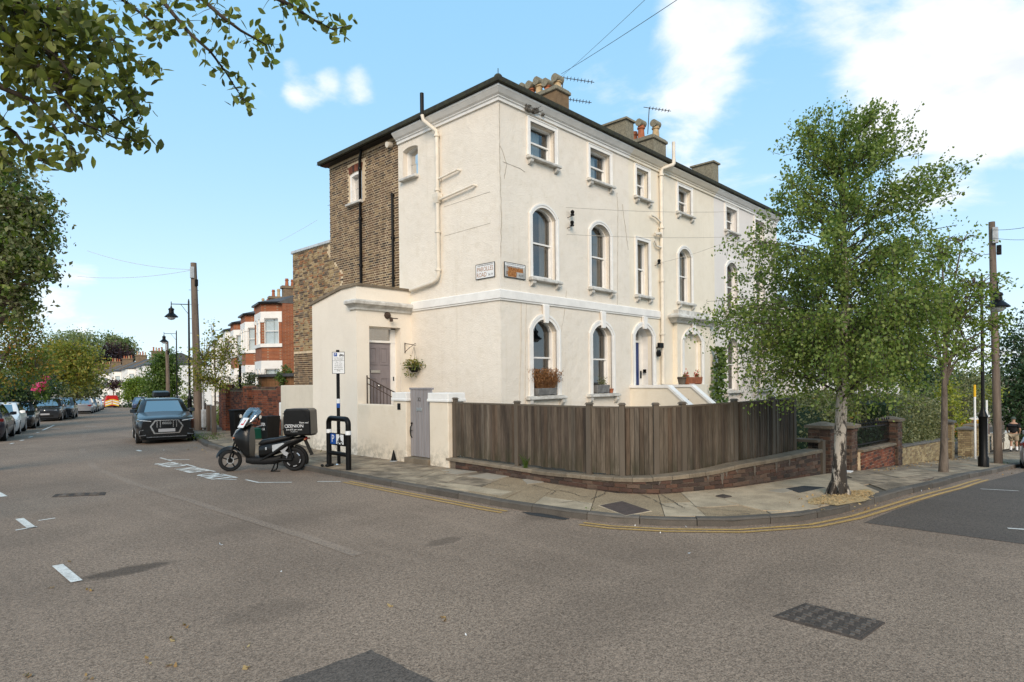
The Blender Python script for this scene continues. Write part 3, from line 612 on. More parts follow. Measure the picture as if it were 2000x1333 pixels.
# ------------------------------------------------------------------ the stucco terrace on the corner
Y0, X0 = 11.07, 11.23
PF = wall_frame((0, Y0), (1, 0), (0, 1)); PL = wall_frame((X0, 0), (0, 1), (1, 0))
def rect_o(o, z0=None): return [(o[0], o[2]), (o[0], arcz(o, o[0])), (o[1], arcz(o, o[1])), (o[1], o[2])]
def window(P, o, parent, style='sash', sill=True, sur=.11, dress=None, depth=.2, key=False, barsill='bracket', bars=0, sill_w=.16, light=False):
    """timber sash window: frame > panes, surround, sill, room behind, net curtain"""
    s0, s1, z0, z1, rise = o; zt = z1+max(rise, 0); fr = .055; mb = MB()
    ins = (s0+fr, s1-fr, z0+.07, z1 if rise > 0 else z1-fr, rise*.86 if rise > 0 else 0)
    if rise > 0: ins = (s0+fr, s1-fr, z0+.07, z1-fr*.3, rise*.9)
    ring(mb, P, outline(ins), outline(o), depth-.06, depth+.05)
    def bar(a0, a1, b0, b1, d0, d1): mb.add([P(a0, b0, d0), P(a1, b0, d0), P(a1, b0, d1), P(a0, b0, d1), P(a0, b1, d0), P(a1, b1, d0), P(a1, b1, d1), P(a0, b1, d1)], [(3, 2, 1, 0), (4, 5, 6, 7), (0, 1, 5, 4), (1, 2, 6, 5), (2, 3, 7, 6), (3, 0, 4, 7)])
    bar(s0+fr, s1-fr, z0, z0+.075, depth-.05, depth+.05)
    zm = z0+(zt-z0)*(.5 if style == 'sash' else .5)
    if style == 'sash':
        bar(s0+fr, s1-fr, zm-.022, zm+.022, depth-.03, depth+.04)
        bar(s0+fr, s0+fr+.035, z0+.07, zm, depth, depth+.035); bar(s1-fr-.035, s1-fr, z0+.07, zm, depth, depth+.035)
    for k in range(bars): c = s0+(s1-s0)*(k+1)/(bars+1); bar(c-.012, c+.012, z0+.07, zt-fr, depth-.01, depth+.03)
    w = build(mb, 'window', X['white'], parent)
    for (za, zb, dd) in ((z0+.07, zm, depth+.03), (zm, zt, depth+.012)):
        g = MB(); n = 8 if rise > 0 else 1
        for i in range(n):
            a, b = s0+fr*.8+(s1-s0-1.6*fr)*i/n, s0+fr*.8+(s1-s0-1.6*fr)*(i+1)/n
            g.quad(P(a, za, dd), P(b, za, dd), P(b, min(zb, arcz(o, b)-.02), dd), P(a, min(zb, arcz(o, a)-.02), dd))
        build(g, 'pane', X['glass'], w)
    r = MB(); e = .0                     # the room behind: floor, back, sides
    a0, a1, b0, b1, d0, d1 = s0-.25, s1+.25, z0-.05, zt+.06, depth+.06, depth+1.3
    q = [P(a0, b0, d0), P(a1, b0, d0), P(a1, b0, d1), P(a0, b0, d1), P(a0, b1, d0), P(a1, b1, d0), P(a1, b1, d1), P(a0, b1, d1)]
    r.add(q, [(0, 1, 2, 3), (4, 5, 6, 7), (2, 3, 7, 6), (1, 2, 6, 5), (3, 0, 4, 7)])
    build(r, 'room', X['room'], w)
    def drape(a, b, za, zb, m, dd=.17, amp=.02, nm='curtain'):
        c = MB(); n = max(6, int((b-a)/.03)); zb = min(zb, zt)
        for i in range(n):
            u, v = a+(b-a)*i/n, a+(b-a)*(i+1)/n; f = lambda t: depth+dd+amp*math.sin(t*70)
            c.quad(P(u, za, f(u)), P(v, za, f(v)), P(v, min(zb, arcz(o, v)), f(v)), P(u, min(zb, arcz(o, u)), f(u)))
        build(c, nm, m, w, smooth=80)
    for d in dress or (): drape(s0+(s1-s0)*d[0], s0+(s1-s0)*d[1], z0+(zt-z0)*d[2], z0+(zt-z0)*d[3], X[d[4]], nm='blind' if d[4] == 'blind' else 'curtain')
    if sur:
        m2 = MB(); sp_ = (s0, s1, z0, z1, rise); ring(m2, P, outline(sp_, .0, 0), outline(sp_, sur, 0), -.035, .02)
        if rise > 0: ring(m2, P, outline(sp_, sur*.55, 0), outline(sp_, sur, 0), -.05, -.03)
        else: ring(m2, P, outline(sp_, sur*.8, 0), outline(sp_, sur*1.02, 0), -.05, -.03)
        build(m2, 'surround', X['white'], w)
    if key:
        k = MB(); c = (s0+s1)/2; zk = zt-.10
        k.add([P(c-.075, zk, -.03), P(c+.075, zk, -.03), P(c+.12, key, -.03), P(c-.12, key, -.03), P(c-.075, zk, -.10), P(c+.075, zk, -.10), P(c+.12, key, -.09), P(c-.12, key, -.09)], [(0, 1, 2, 3), (7, 6, 5, 4), (0, 4, 5, 1), (1, 5, 6, 2), (2, 6, 7, 3), (3, 7, 4, 0)])
        build(k, 'keystone', X['white'], w, bevel=.008)
    if sill:
        k = MB(); a, b = s0-sill_w, s1+sill_w
        for (u0, u1, h0, h1, d0, d1) in [(a, b, z0-.10, z0-.03, -.15, .2), (a+.02, b-.02, z0-.03, z0, -.10, .2)]:
            k.add([P(u0, h0, d0), P(u1, h0, d0), P(u1, h0, d1), P(u0, h0, d1), P(u0, h1, d0), P(u1, h1, d0), P(u1, h1, d1), P(u0, h1, d1)], [(3, 2, 1, 0), (4, 5, 6, 7), (0, 1, 5, 4), (1, 2, 6, 5), (2, 3, 7, 6), (3, 0, 4, 7)])
        build(k, 'sill', X['white_d'], w, bevel=.012)
        if barsill == 'bracket':
            for u in (a+.07, b-.07-.12):
                k = MB(); H_ = .16 if sill_w < .2 else .22
                k.prism([P(u, z0-.10, .0), P(u, z0-.10, -.12), P(u, z0-.10-H_*.45, -.115), P(u, z0-.10-H_*.8, -.06), P(u, z0-.10-H_, .0)], Vector(P(1, 0, 0))*.12-Vector(P(0, 0, 0))*.12)
                build(k, 'bracket', X['white_d'], w)
    return w
def chimney_pots(mb_list, parent):
    for c, h, m, cowl in mb_list:
        b = MB(); b.lathe(c, [(.13, 0), (.15, .04), (.13, .08), (.115, h*.5), (.105, h*.72), (.14, h*.76), (.14, h*.84), (.11, h*.87), (.115, h), (.09, h), (.09, h-.1)], 12)
        p = build(b, 'chimney_pot', m, parent, smooth=40)
        if cowl:
            b = MB(); b.tube([(c[0]-.17, c[1], c[2]+h+.05), (c[0]+.17, c[1], c[2]+h+.05)], .135, 10); build(b, 'cowl', X['lichen'], p, smooth=40)
def stack(parent, x, y0, y1, z0, z1, w, m, pots):
    b = MB(); b.box(x-w/2, x+w/2, y0, y1, z0, z1-.16); s = build(b, 'chimney', m, parent)
    b = MB(); b.box(x-w/2-.06, x+w/2+.06, y0-.06, y1+.06, z1-.16, z1-.05); b.box(x-w/2-.02, x+w/2+.02, y0-.02, y1+.02, z1-.05, z1); build(b, 'chimney_cap', X['lichen'], s, bevel=.02)
    chimney_pots([((x+q[3] if len(q) > 3 else x, y0+(y1-y0)*q[0], z1-.02), q[1], q[2], q[4] if len(q) > 4 else True) for q in pots], s)
    return s
CORN = [(0, 9.12), (.05, 9.12), (.05, 9.19), (.085, 9.21), (.085, 9.235), (.14, 9.27), (.22, 9.36), (.235, 9.37), (.235, 9.42), (0, 9.42)]
def cornice(path, parent, m=None, z=0): b = MB(); sweep(b, path, [(o, h+z) for o, h in CORN], 1); return build(b, 'cornice', m or X['white'], parent)
STR_ = [(0, 4.11), (.035, 4.11), (.035, 4.15), (.06, 4.16), (.06, 4.36), (.0, 4.39)]
def stringc(path, parent, m=None): b = MB(); sweep(b, path, STR_, 1); return build(b, 'string_course', m or X['white'], parent)
def eaves(path, parent):
    b = MB(); sweep(b, path, [(0, 9.42), (.225, 9.422), (.225, 9.47), (.0, 9.52)], 1); build(b, 'eaves_board', X['black'], parent)
    g = MB(); sweep(g, path, [(.225, 9.54), (.22, 9.49), (.235, 9.44), (.28, 9.425), (.325, 9.44), (.34, 9.49), (.34, 9.55), (.328, 9.55), (.32, 9.5), (.28, 9.45), (.24, 9.5), (.238, 9.54)], 1); return build(g, 'gutter', X['moss'], parent, smooth=50)
def roof(parent, pts, m=None): b = MB(); [b.quad(*p) for p in pts]; return build(b, 'roof', m or X['slate'], parent)
tA, tB = (12.40, 13.42, 8.03, 8.95, 0), (15.05, 16.06, 8.03, 8.95, 0); mA, mB_ = (12.45, 13.42, 4.82, 6.48, .26), (15.06, 16.03, 4.82, 6.48, .26)
gA, gB = (12.43, 13.42, 1.66, 3.42, .30), (15.08, 16.07, 1.66, 3.42, .30); lw = (14.34, 15.05, 8.05, 8.86, .07)
h1 = thing('corner_house', 'white stuccoed corner house with brown brick rear, end chimney and two road name plates', 'house', (X0, Y0, 0), 'houses of the stucco terrace')
b = MB(); wall(b, PF, X0, 17.12, -.2, 9.5, [tA, tB, mA, mB_, gA, gB], .16); wall(b, PL, Y0, 15.28, -.2, 9.5, [lw], .22); b.quad((X0, 15.28, -.2), (X0+.12, 15.28, -.2), (X0+.12, 15.28, 9.5), (X0, 15.28, 9.5))
build(b, 'wall', X['stucco_f'], h1)
window(PF, tA, h1, dress=[(0, .78, 0, .97, 'blind')]); window(PF, tB, h1, dress=[(0, .72, 0, .9, 'blind')])
window(PF, mA, h1, dress=[(.66, 1, 0, 1, 'curtain')], depth=.16); window(PF, mB_, h1, dress=[(.62, 1, 0, 1, 'curtain')])
window(PF, gA, h1, key=4.11, sur=.15, sill_w=.3); window(PF, gB, h1, key=4.11, sur=.15, sill_w=.3, dress=[(.72, .95, 0, 1, 'room')])
window(PL, lw, h1, style='plain', sur=0, dress=[(.35, 1, 0, 1, 'blind')], barsill='none', sill_w=.04, depth=.22)
b = MB(); b.add([PL(lw[0]-.1, lw[2]-.12, -.03), PL(lw[1]+.1, lw[2]-.12, -.03)], []); 
cornice([(X0, 15.28), (X0, Y0), (17.12, Y0)], h1); stringc([(X0, 14.66), (X0, Y0), (17.12, Y0)], h1); eaves([(X0, 19.4), (X0, Y0), (17.12, Y0)], h1)
e = .26; za, zr = 9.515, 10.9
roof(h1, [((X0-e, Y0-e, za), (17.12, Y0-e, za), (17.12, 15.2, zr), (15.3, 15.2, zr)), ((X0-e, Y0-e, za), (15.3, 15.2, zr), (X0-e, 19.6, za)), ((17.12, 15.2, zr), (15.3, 15.2, zr), (X0-e, 19.6, za), (17.12, 19.6, za))])
b = MB(); b.tube([(X0-e, Y0-e, za+.03), (13.2, 13.1, za+.83)], .085, 8); b.blob((X0-e+.02, Y0-e+.02, za+.03), (.11, .11, .09)); b.tube([(X0-e, Y0-e, za+.1), (X0-e, Y0-e, za+.24)], .01, 5); build(b, 'hip_tiles', X['moss'], h1)
# chimney stack of the corner house with its row of pots
xs1 = 15.3; q0 = PX(1111, 178, xs1+.31); ytop = [PX(px, py, xs1) for px, py in ((1024, 167), (1038, 163), (1053, 155), (1070, 158), (1089, 149))]
ck = stack(h1, xs1, q0[1], ytop[0][1]+.3, 9.6, q0[2], .62, X['stock_y'], [])
chimney_pots([((xs1, p[1], q0[2]-.02), p[2]-q0[2]-.13, X[('terra', 'terra', 'buffpot', 'terra', 'buffpot')[i]], True) for i, p in enumerate(ytop)], ck)
# brown stock brick rear with every brick laid; the nearest ones are separate pieces
def brick_face(parent, P, s0, s1, z0, z1, mats, nparts, holes=(), bond='flemish', cond=None, d0=0., name='brick', bl=.215, bw_=.1025, ch=.075, mortar=None, rough_=.006, topz=None, gap=.011):
    """bricks proud of a mortar bed; cond(s, z) selects the zone; the nparts that show largest become parts"""
    items = []; r = 0; z = z0
    while z+ch*.8 <= z1+1e-6:
        s = s0-(0 if r % 2 == 0 else (.056 if bond == 'flemish' else bl/2)); k = r % 2
        while s < s1-.02:
            L = (bl if (bond == 'stretcher' or k % 2 == 0) else bw_); k += 1; a, c = max(s, s0), min(s+L, s1)
            zt_ = min(z+ch-gap, topz(c) if topz else 1e9)
            if c-a > .03 and zt_-z > .02 and not any(h[0]-.01 < c and h[1]+.01 > a and h[2]-.02 < z+ch and h[3]+.02 > z for h in holes) and (cond is None or cond((a+c)/2, z)): items.append((a, c, z, zt_))
            s += L+gap
        z += ch; r += 1
    def key(q): p = Vector(P((q[0]+q[1])/2, q[2])); return (p-Vector((0, 0, CAMH))).length
    items.sort(key=key); cache = {}; rest = MB()
    for n, (a, c, z_, zt_) in enumerate(items):
        t = random.uniform(-rough_, rough_); f = -.012+d0+t; L, hgt = round(c-a, 3), round(zt_-z_, 3)
        def corner(mb, s, zz, dd): pass
        if n < nparts:
            o3 = Vector(P(a, z_, 0)); tv = Vector(P(a+.02, z_, 0))-o3; nv = Vector(P(a, z_, .02))-o3; sg = 1 if tv.x*nv.y-tv.y*nv.x > 0 else -1
            ky = (L, hgt, sg)
            if ky not in cache:
                q = MB(); pp = lambda s, zz, dd: (s, dd*sg, zz)
                e = .004; q.add([pp(0, 0, .03), pp(L, 0, .03), pp(L, hgt, .03), pp(0, hgt, .03), pp(0, 0, e), pp(L, 0, e), pp(L, hgt, e), pp(0, hgt, e), pp(e, e, 0), pp(L-e, e, 0), pp(L-e, hgt-e, 0), pp(e, hgt-e, 0)],
                    [(0, 1, 5, 4), (1, 2, 6, 5), (2, 3, 7, 6), (3, 0, 4, 7), (4, 5, 9, 8), (5, 6, 10, 9), (6, 7, 11, 10), (7, 4, 8, 11), (8, 9, 10, 11)])
                me = bpy.data.meshes.new(name); me.from_pydata(q.v, [], q.f); me.materials.append(mats); cache[ky] = me
            o = link(bpy.data.objects.new(name, cache[ky]), parent); o.location = Vector(P(a, z_, f))-off(parent); o.rotation_euler = (0, 0, math.atan2(tv.y, tv.x))
        else:
            rest.add([P(a, z_, .03), P(c, z_, .03), P(c, zt_, .03), P(a, zt_, .03), P(a, z_, f), P(c, z_, f), P(c, zt_, f), P(a, zt_, f)], [(0, 1, 5, 4), (1, 2, 6, 5), (2, 3, 7, 6), (3, 0, 4, 7), (4, 5, 6, 7)])
    if rest.f: tag(build(rest, name+'work', mats, parent), kind='stuff')
    return len(items)
PB = wall_frame((X0+.05, 0), (0, 1), (1, 0)); bwn = (17.28, 18.02, 7.92, 8.86, .05)
b = MB(); wall(b, PB, 15.28, 19.27, 4.0, 9.45, [bwn], .2); wall(b, PB, 17.0, 21.92, -.2, 6.86, [], .2) if False else None
b.quad(PB(17.0, -.2, .004), PB(21.92, -.2, .004), PB(21.92, 6.86, .004), PB(17.0, 6.86, .004)); b.quad(PB(21.92, -.2), PB(21.92, -.2, 4), PB(21.92, 6.86, 4), PB(21.92, 6.86)); b.quad(PB(19.27, 4), PB(19.27, 4, 5), PB(19.27, 9.45, 5), PB(19.27, 9.45)); b.quad(PB(19.27, 6.86), PB(21.92, 6.86), PB(21.92, 6.86, 4), PB(19.27, 6.86, 4))
bedw = build(b, 'rear_wall', X['mortar'], h1)
holes = [(bwn[0]-.0, bwn[1]+.0, bwn[2]-.02, bwn[3]+.30)]
low = lambda s, z: z > 4.35 or s > 16.9
brick_face(bedw, PB, 15.29, 19.27, 4.05, 9.42, X['stock'], 290, holes, gap=.019, d0=.006, rough_=.003, cond=lambda s, z: z > 6.9 or (s < 19.0+.5*math.sin(z*3.1)))
brick_face(h1, PB, 17.0, 21.92, 1.2, 6.84, X['stock_y'], 8, cond=lambda s, z: (z <= 4.05 or s >= 19.0+.5*math.sin(z*3.1)) and (z > 3.2), rough_=.006, gap=.015, d0=.005)
brick_face(h1, PB, 17.0, 21.92, 1.2, 3.2, X['stock'], 4, gap=.018, d0=.006, rough_=.003)
b = MB()                               # brick arch over the small rear window
for k in range(7):
    s = bwn[0]+(bwn[1]-bwn[0])*(k+.06)/7; s2 = bwn[0]+(bwn[1]-bwn[0])*(k+.94)/7; c = (bwn[0]+bwn[1])/2; f = 1.16
    P8 = lambda d: [PB(s, arcz(bwn, s)+.01, d), PB(s2, arcz(bwn, s2)+.01, d), PB(c+(s2-c)*f, arcz(bwn, s2)+.24, d), PB(c+(s-c)*f, arcz(bwn, s)+.24, d)]
    q = MB(); q.hexa(P8(-.02)+P8(.02)); build(q, 'brick', X['redb'], h1)
wr = window(PB, bwn, h1, style='plain', sur=0, barsill='none', sill_w=.06, depth=.14); b = MB(); ring(b, PB, outline(bwn, -.10), outline(bwn), .02, .2); build(b, 'reveal_lining', X['white'], wr)
b = MB(); b.hexa([PB(19.25, 6.84, -.07), PB(21.98, 6.84, -.07), PB(21.98, 6.84, .5), PB(19.25, 6.84, .5), PB(19.25, 6.95, -.05), PB(21.98, 6.95, -.05), PB(21.98, 7.06, .5), PB(19.25, 7.06, .5)]); build(b, 'wall_coping', X['lead'], h1, bevel=.015)
def pipe(pts, r, m, parent, clips=(), name='downpipe', n=8):
    b = MB(); b.tube(pts, r, n)
    for c in clips: b.lathe(c, [(r*1.0, -.03), (r*1.45, -.03), (r*1.45, .03), (r*1.0, .03)], n)
    return build(b, name, m, parent, smooth=50)
xo = X0-.06
pipe([(xo, 17.16, 9.48), (xo, 17.16, 9.38), (X0-.02, 17.30, 9.22), (X0-.02, 17.30, 4.7)], .045, X['black'], h1, [(X0-.02, 17.3, z) for z in (8.9, 7.3, 5.8)])
pipe([(X0-.02, 15.57, 7.75), (X0-.02, 15.57, 4.7)], .04, X['black'], h1, [(X0-.02, 15.57, z) for z in (7.7, 6.4, 5.2)])
b = MB(); b.tube([(X0+.02, 15.63, 9.23), (X0-.16, 15.63, 9.19)], .085, 10); build(b, 'flue', X['pipe'], h1, smooth=50)
px = X0-.10
pipe([(X0-.34, 13.70, 9.3), (X0-.34, 13.70, 10.05)], .055, X['black'], h1, name='vent_pipe')
pipe([(X0-.34, 13.70, 9.44), (X0-.33, 13.67, 9.3), (px, 13.38, 8.98), (px, 13.37, 8.8), (px, 13.36, 5.02), (px, 13.42, 4.9), (px, 13.6, 4.83), (px, 14.62, 4.72)], .058, X['pipe'], h1, [(px, 13.37, z) for z in (8.85, 7.35, 6.2, 5.15)])
pipe([(px, 13.36, 7.64), (px+.0, 12.52, 7.71), (X0+.02, 12.5, 7.71)], .03, X['pipe'], h1); pipe([(px, 13.36, 7.06), (px, 11.92, 7.17), (X0+.02, 11.9, 7.17)], .032, X['pipe'], h1)
b = MB(); b.loft([[(px-.06, 13.3, 6.98), (px+.06, 13.3, 6.98), (px+.06, 13.42, 6.98), (px-.06, 13.42, 6.98)], [(px-.09, 13.24, 7.14), (px+.08, 13.24, 7.14), (px+.08, 13.5, 7.14), (px-.09, 13.5, 7.14)], [(px-.09, 13.24, 7.25), (px+.08, 13.24, 7.25), (px+.08, 13.5, 7.25), (px-.09, 13.5, 7.25)]]); build(b, 'hopper', X['pipe'], h1, bevel=.01)
# missing plaster on the cornice
b = MB()
for k in range(26):
    u, zz = 12.42+random.gauss(0, .16), 9.27+random.gauss(0, .07); b.blob((u, Y0-.10-.10*max(0, zz-9.2), zz), (random.uniform(.03, .09), .06, random.uniform(.02, .06)), 6, 4)
build(b, 'broken_plaster', X['stone_d'], h1)
# hairline cracks and cables on the front
def crack(pts, P, w, m, parent, name='crack', jit=.02, d=-.004):
    b = MB(); q = []
    for (a, za), (c, zc2) in zip(pts, pts[1:]):
        n = max(2, int(math.dist((a, za), (c, zc2))/.08)); q += [(a+(c-a)*i/n+random.uniform(-jit, jit), za+(zc2-za)*i/n) for i in range(n)]
    q.append(pts[-1]); b.tube([P(*p, d) for p in q], [w*random.uniform(.6, 1.2) for _ in q], 4); return build(b, name, m, parent)
X['crackm'] = mat('plaster crack', (.30, .27, .22), .2, 20, .95); X['cable'] = mat('pale cable', (.50, .45, .38), .1, 20, .8)
crack([(11.27, 9.1), (11.26, 7.6), (11.30, 6.2), (11.26, 5.2)], PF, .008, X['crackm'], h1, jit=.012); crack([(11.28, 8.0), (11.5, 7.6), (11.42, 7.2)], PF, .008, X['crackm'], h1); crack([(11.36, 7.62), (12.0, 7.6), (12.2, 7.55)], PF, .006, X['crackm'], h1); crack([(13.55, 6.6), (13.57, 5.4), (13.56, 4.6)], PF, .01, X['crackm'], h1, jit=.012)
crack([(13.5, 3.0), (13.8, 4.0), (13.9, 4.6)], PF, .005, X['crackm'], h1); crack([(12.0, 4.3), (11.98, 3.2), (11.9, 1.7), (11.88, .8)], PF, .009, X['cable'], h1, 'cable', .004, -.012); crack([(12.2, 4.3), (12.16, 3.4), (12.1, 1.3)], PF, .008, X['cable'], h1, 'cable', .004, -.012); crack([(16.45, 7.9), (16.5, 7.4), (16.42, 4.4)], PF, .007, X['crackm'], h1, 'cable', .01)
crack([(16.75, 7.6), (17.05, 6.2)], PF, .008, X['crackm'], h1, 'cable', .01); crack([(13.3, 7.72), (13.32, 7.45)], PL, .01, X['crackm'], h1)
for zz in (6.1, 6.9): crack([(11.4, zz), (12.6, zz-.02), (13.2, zz-.03)], PL, .004, X['crackm'], h1, jit=.008)
# ---- porch on the side, with the grey front door
PP = wall_frame((0, 14.75), (1, 0), (0, 1)); PO = wall_frame((9.4, 0), (0, 1), (1, 0)); dop = (9.80, 10.86, .9, 3.62, 0)
ptop = lambda s: float(np.interp(s, [14.75, 15.46, 17.12], [4.70, 4.68, 4.38]))
b = MB(); wall(b, PP, 9.4, X0, -.2, 4.70, [dop], .30)
for s0, s1 in ((14.75, 15.46), (15.46, 17.12)): b.quad(PO(s0, -.2), PO(s1, -.2), PO(s1, ptop(s1)), PO(s0, ptop(s0)))
b.quad(PO(17.12, -.2), PO(17.12, -.2, 1.9), PO(17.12, 4.38, 1.9), PO(17.12, 4.38))
for s0, s1 in ((14.75, 15.46), (15.46, 17.12)): b.quad(PO(s0, ptop(s0)-.02), PO(s1, ptop(s1)-.02), PO(s1, ptop(s1)-.02, 1.9), PO(s0, ptop(s0)-.02, 1.9))
porch = build(b, 'porch', X['stucco'], h1)
b = MB()
for (s0, s1) in ((14.72, 15.46), (15.46, 17.15)): b.hexa([PO(s0, ptop(s0)-.01, -.05), PO(s1, ptop(s1)-.01, -.05), PO(s1, ptop(s1)-.01, .22), PO(s0, ptop(s0)-.01, .22), PO(s0, ptop(s0)+.07, -.05), PO(s1, ptop(s1)+.07, -.05), PO(s1, ptop(s1)+.07, .22), PO(s0, ptop(s0)+.07, .22)])
b.box(9.4, X0, 14.71, 14.95, 4.70, 4.77); build(b, 'porch_coping', X['stone'], porch)
b = MB(); sweep(b, [(9.4, 15.05), (9.4, 14.75), (X0, 14.75)], [(0, 4.05), (.05, 4.05), (.06, 4.11), (.12, 4.16), (.2, 4.20), (.21, 4.27), (.16, 4.31), (0, 4.34)], 1); build(b, 'porch_cornice', X['white_d'], porch)
b = MB(); dl = 15.05; b.box(9.80, 9.86, dl-.04, dl+.05, 1.1, 3.62); b.box(10.70, 10.86, dl-.04, dl+.05, 1.1, 3.62); b.box(9.80, 10.86, dl-.05, dl+.05, 3.19, 3.25); b.box(9.8, 10.86, dl-.04, dl+.05, 3.58, 3.62)
door = build(b, 'front_door', X['white'], h1)
b = MB(); b.box(9.86, 10.70, dl+.0, dl+.045, 1.12, 3.18)
for (a, c, z0, z1) in [(9.94, 10.24, 2.56, 3.06), (10.34, 10.62, 2.56, 3.06), (9.94, 10.24, 1.30, 2.20), (10.34, 10.62, 1.30, 2.20)]:
    ring(b, lambda s, z, d=0: (s, dl+d, z), [(a+.035, z0+.035), (a+.035, z1-.035), (c-.035, z1-.035), (c-.035, z0+.035)], [(a, z0), (a, z1), (c, z1), (c, z0)], -.018, .002, closed=True); b.box(a+.07, c-.07, dl-.008, dl+.01, z0+.07, z1-.07)
build(b, 'door_leaf', X['door_g'], door, bevel=.004)
b = MB(); b.box(9.86, 10.7, dl+.01, dl+.02, 3.25, 3.58); build(b, 'fanlight', X['carglass'], door)
b = MB(); b.box(10.03, 10.34, dl-.03, dl, 2.33, 2.41); b.box(10.06, 10.31, dl-.036, dl-.03, 2.345, 2.395); build(b, 'letter_plate', X['steel'], door, bevel=.004)
for xk in (10.26, 10.33): b = MB(); b.tube([(xk, dl, 1.97), (xk, dl-.05, 1.97)], .015, 8); b.blob((xk, dl-.07, 1.97), .034, 10, 8); build(b, 'door_knob', X['chrome'], door, smooth=60)
b = MB(); b.box(10.765, 10.795, dl-.055, dl-.03, 2.1, 2.22); build(b, 'bell_push', X['black'], door)
# steps and the sloping iron railing
b = MB()
for k in range(6): b.box(9.75, 10.95, 13.3+.26*k, 15.05 if k == 5 else 13.3+.26*k+.3, .12+.16*k, .12+.16*(k+1)+.004*k)
build(b, 'door_steps', X['stone'], h1)
b = MB(); ra, rb_ = np.array(PP(9.66, 0, 0)), None
r0, r1 = (9.62, 14.6, 2.2), (9.75, 12.95, 1.62); N = 12
b.tube([r0, r1], .016, 6); b.tube([(r0[0], r0[1], 1.42), (r1[0], r1[1], 1.0)], .013, 6); b.tube([(r0[0], r0[1], r0[2]-.16), (r1[0], r1[1], r1[2]-.16)], .01, 6)
for k in range(N+1):
    t = k/N; x, y = r0[0]+(r1[0]-r0[0])*t, r0[1]+(r1[1]-r0[1])*t; b.tube([(x, y, .6), (x, y, r0[2]+(r1[2]-r0[2])*t+(.06 if k in (0,) else 0))], .010 if 0 < k < N else .018, 6)
build(b, 'hand_railing', X['rust'], h1)

# ---- second house: blue door and stone steps
h2 = thing('terraced_house', 'cream stucco house with blue front door up a flight of steps', 'house', (17.12, Y0, 0), 'houses of the stucco terrace')
tC, tD, mC, mD, gD = (17.57, 18.28, 8.03, 8.95, 0), (20.29, 21.22, 8.03, 8.95, 0), (17.55, 18.26, 4.82, 6.60, 0), (20.29, 21.2, 4.82, 6.5, .26), (17.38, 18.44, 1.42, 3.50, .30)
gC = (20.30, 21.62, 1.86, 3.42, .34)
b = MB(); wall(b, PF, 17.12, 23.10, -.2, 9.5, [tC, tD, mC, mD, gD], .16); build(b, 'wall', X['stucco_c'], h2)
window(PF, tC, h2, dress=[(0, 1, 0, .95, 'blind')]); window(PF, tD, h2, dress=[(0, .3, 0, 1, 'blind'), (.7, 1, 0, 1, 'blind')]); window(PF, mC, h2, dress=[(0, 1, 0, .98, 'blind')]); window(PF, mD, h2, dress=[(0, .42, 0, 1, 'blind'), (.6, 1, 0, 1, 'blind')])
PBY = wall_frame((0, Y0-.16), (1, 0), (0, 1)); b = MB(); wall(b, PBY, 19.86, 22.35, -.2, 4.05, [gC], .16); b.quad((19.86, Y0-.16, -.2), (19.86, Y0+.02, -.2), (19.86, Y0+.02, 4.05), (19.86, Y0-.16, 4.05)); b.quad((22.35, Y0-.16, -.2), (22.35, Y0+.02, -.2), (22.35, Y0+.02, 4.05), (22.35, Y0-.16, 4.05))
bay = build(b, 'bay', X['stucco_c'], h2); window(PBY, gC, h2, key=4.04, sur=.16, bars=1, dress=[(0, 1, .44, 1, 'blind')], sill_w=.2)
b = MB(); sweep(b, [(19.75, Y0), (19.75, Y0-.16), (22.46, Y0-.16), (22.46, Y0)], [(0, 4.03), (.06, 4.03), (.1, 4.10), (.2, 4.16), (.27, 4.2), (.27, 4.26), (.2, 4.30), (0, 4.36)], 1); b.box(19.9, 22.3, Y0-.2, Y0, 4.3, 4.5); build(b, 'bay_hood', X['white_d'], bay)
cornice([(17.12, Y0), (23.10, Y0)], h2, X['stucco_c'], -.004); stringc([(17.12, Y0), (19.02, Y0)], h2); eaves([(17.12, Y0), (23.10, Y0)], h2)
roof(h2, [((17.12, Y0-e, za), (23.1, Y0-e, za), (23.1, 15.2, zr), (17.12, 15.2, zr)), ((17.12, 15.2, zr), (23.1, 15.2, zr), (23.1, 19.6, za), (17.12, 19.6, za))])
b = MB(); dy = Y0+.42; b.box(17.38, 17.46, dy-.03, dy+.06, 1.4, 3.8); b.box(18.28, 18.44, dy-.03, dy+.06, 1.4, 3.8); b.box(17.38, 18.44, dy-.04, dy+.06, 3.3, 3.37); d2 = build(b, 'front_door', X['white'], h2)
b = MB(); wall(b, wall_frame((0, Y0+.16), (1, 0), (0, 1)), 17.2, 18.6, 1.2, 3.9, [(17.38, 18.44, 1.42, 3.50, .30)], .3); build(b, 'door_recess', X['white'], d2)
b = MB(); b.box(17.46, 18.28, dy, dy+.05, 1.42, 3.3); build(b, 'door_leaf', X['door_b'], d2); b = MB(); b.box(17.46, 18.28, dy+.02, dy+.03, 3.37, 3.8); build(b, 'fanlight', X['carglass'], d2)
b = MB(); ring(b, PF, outline((17.38, 18.44, 1.4, 3.5, .3)), outline((17.38, 18.44, 1.4, 3.5, .3), .16), -.04, .02); ring(b, PF, outline((17.38, 18.44, 1.4, 3.5, .3), .09), outline((17.38, 18.44, 1.4, 3.5, .3), .16), -.06, -.03); build(b, 'surround', X['white'], d2)
b = MB(); c = 17.91; b.hexa([PF(c-.075, 3.72, -.1), PF(c+.075, 3.72, -.1), PF(c+.075, 3.72, -.02), PF(c-.075, 3.72, -.02), PF(c-.12, 4.11, -.1), PF(c+.12, 4.11, -.1), PF(c+.12, 4.11, -.02), PF(c-.12, 4.11, -.02)]); build(b, 'keystone', X['white'], d2)
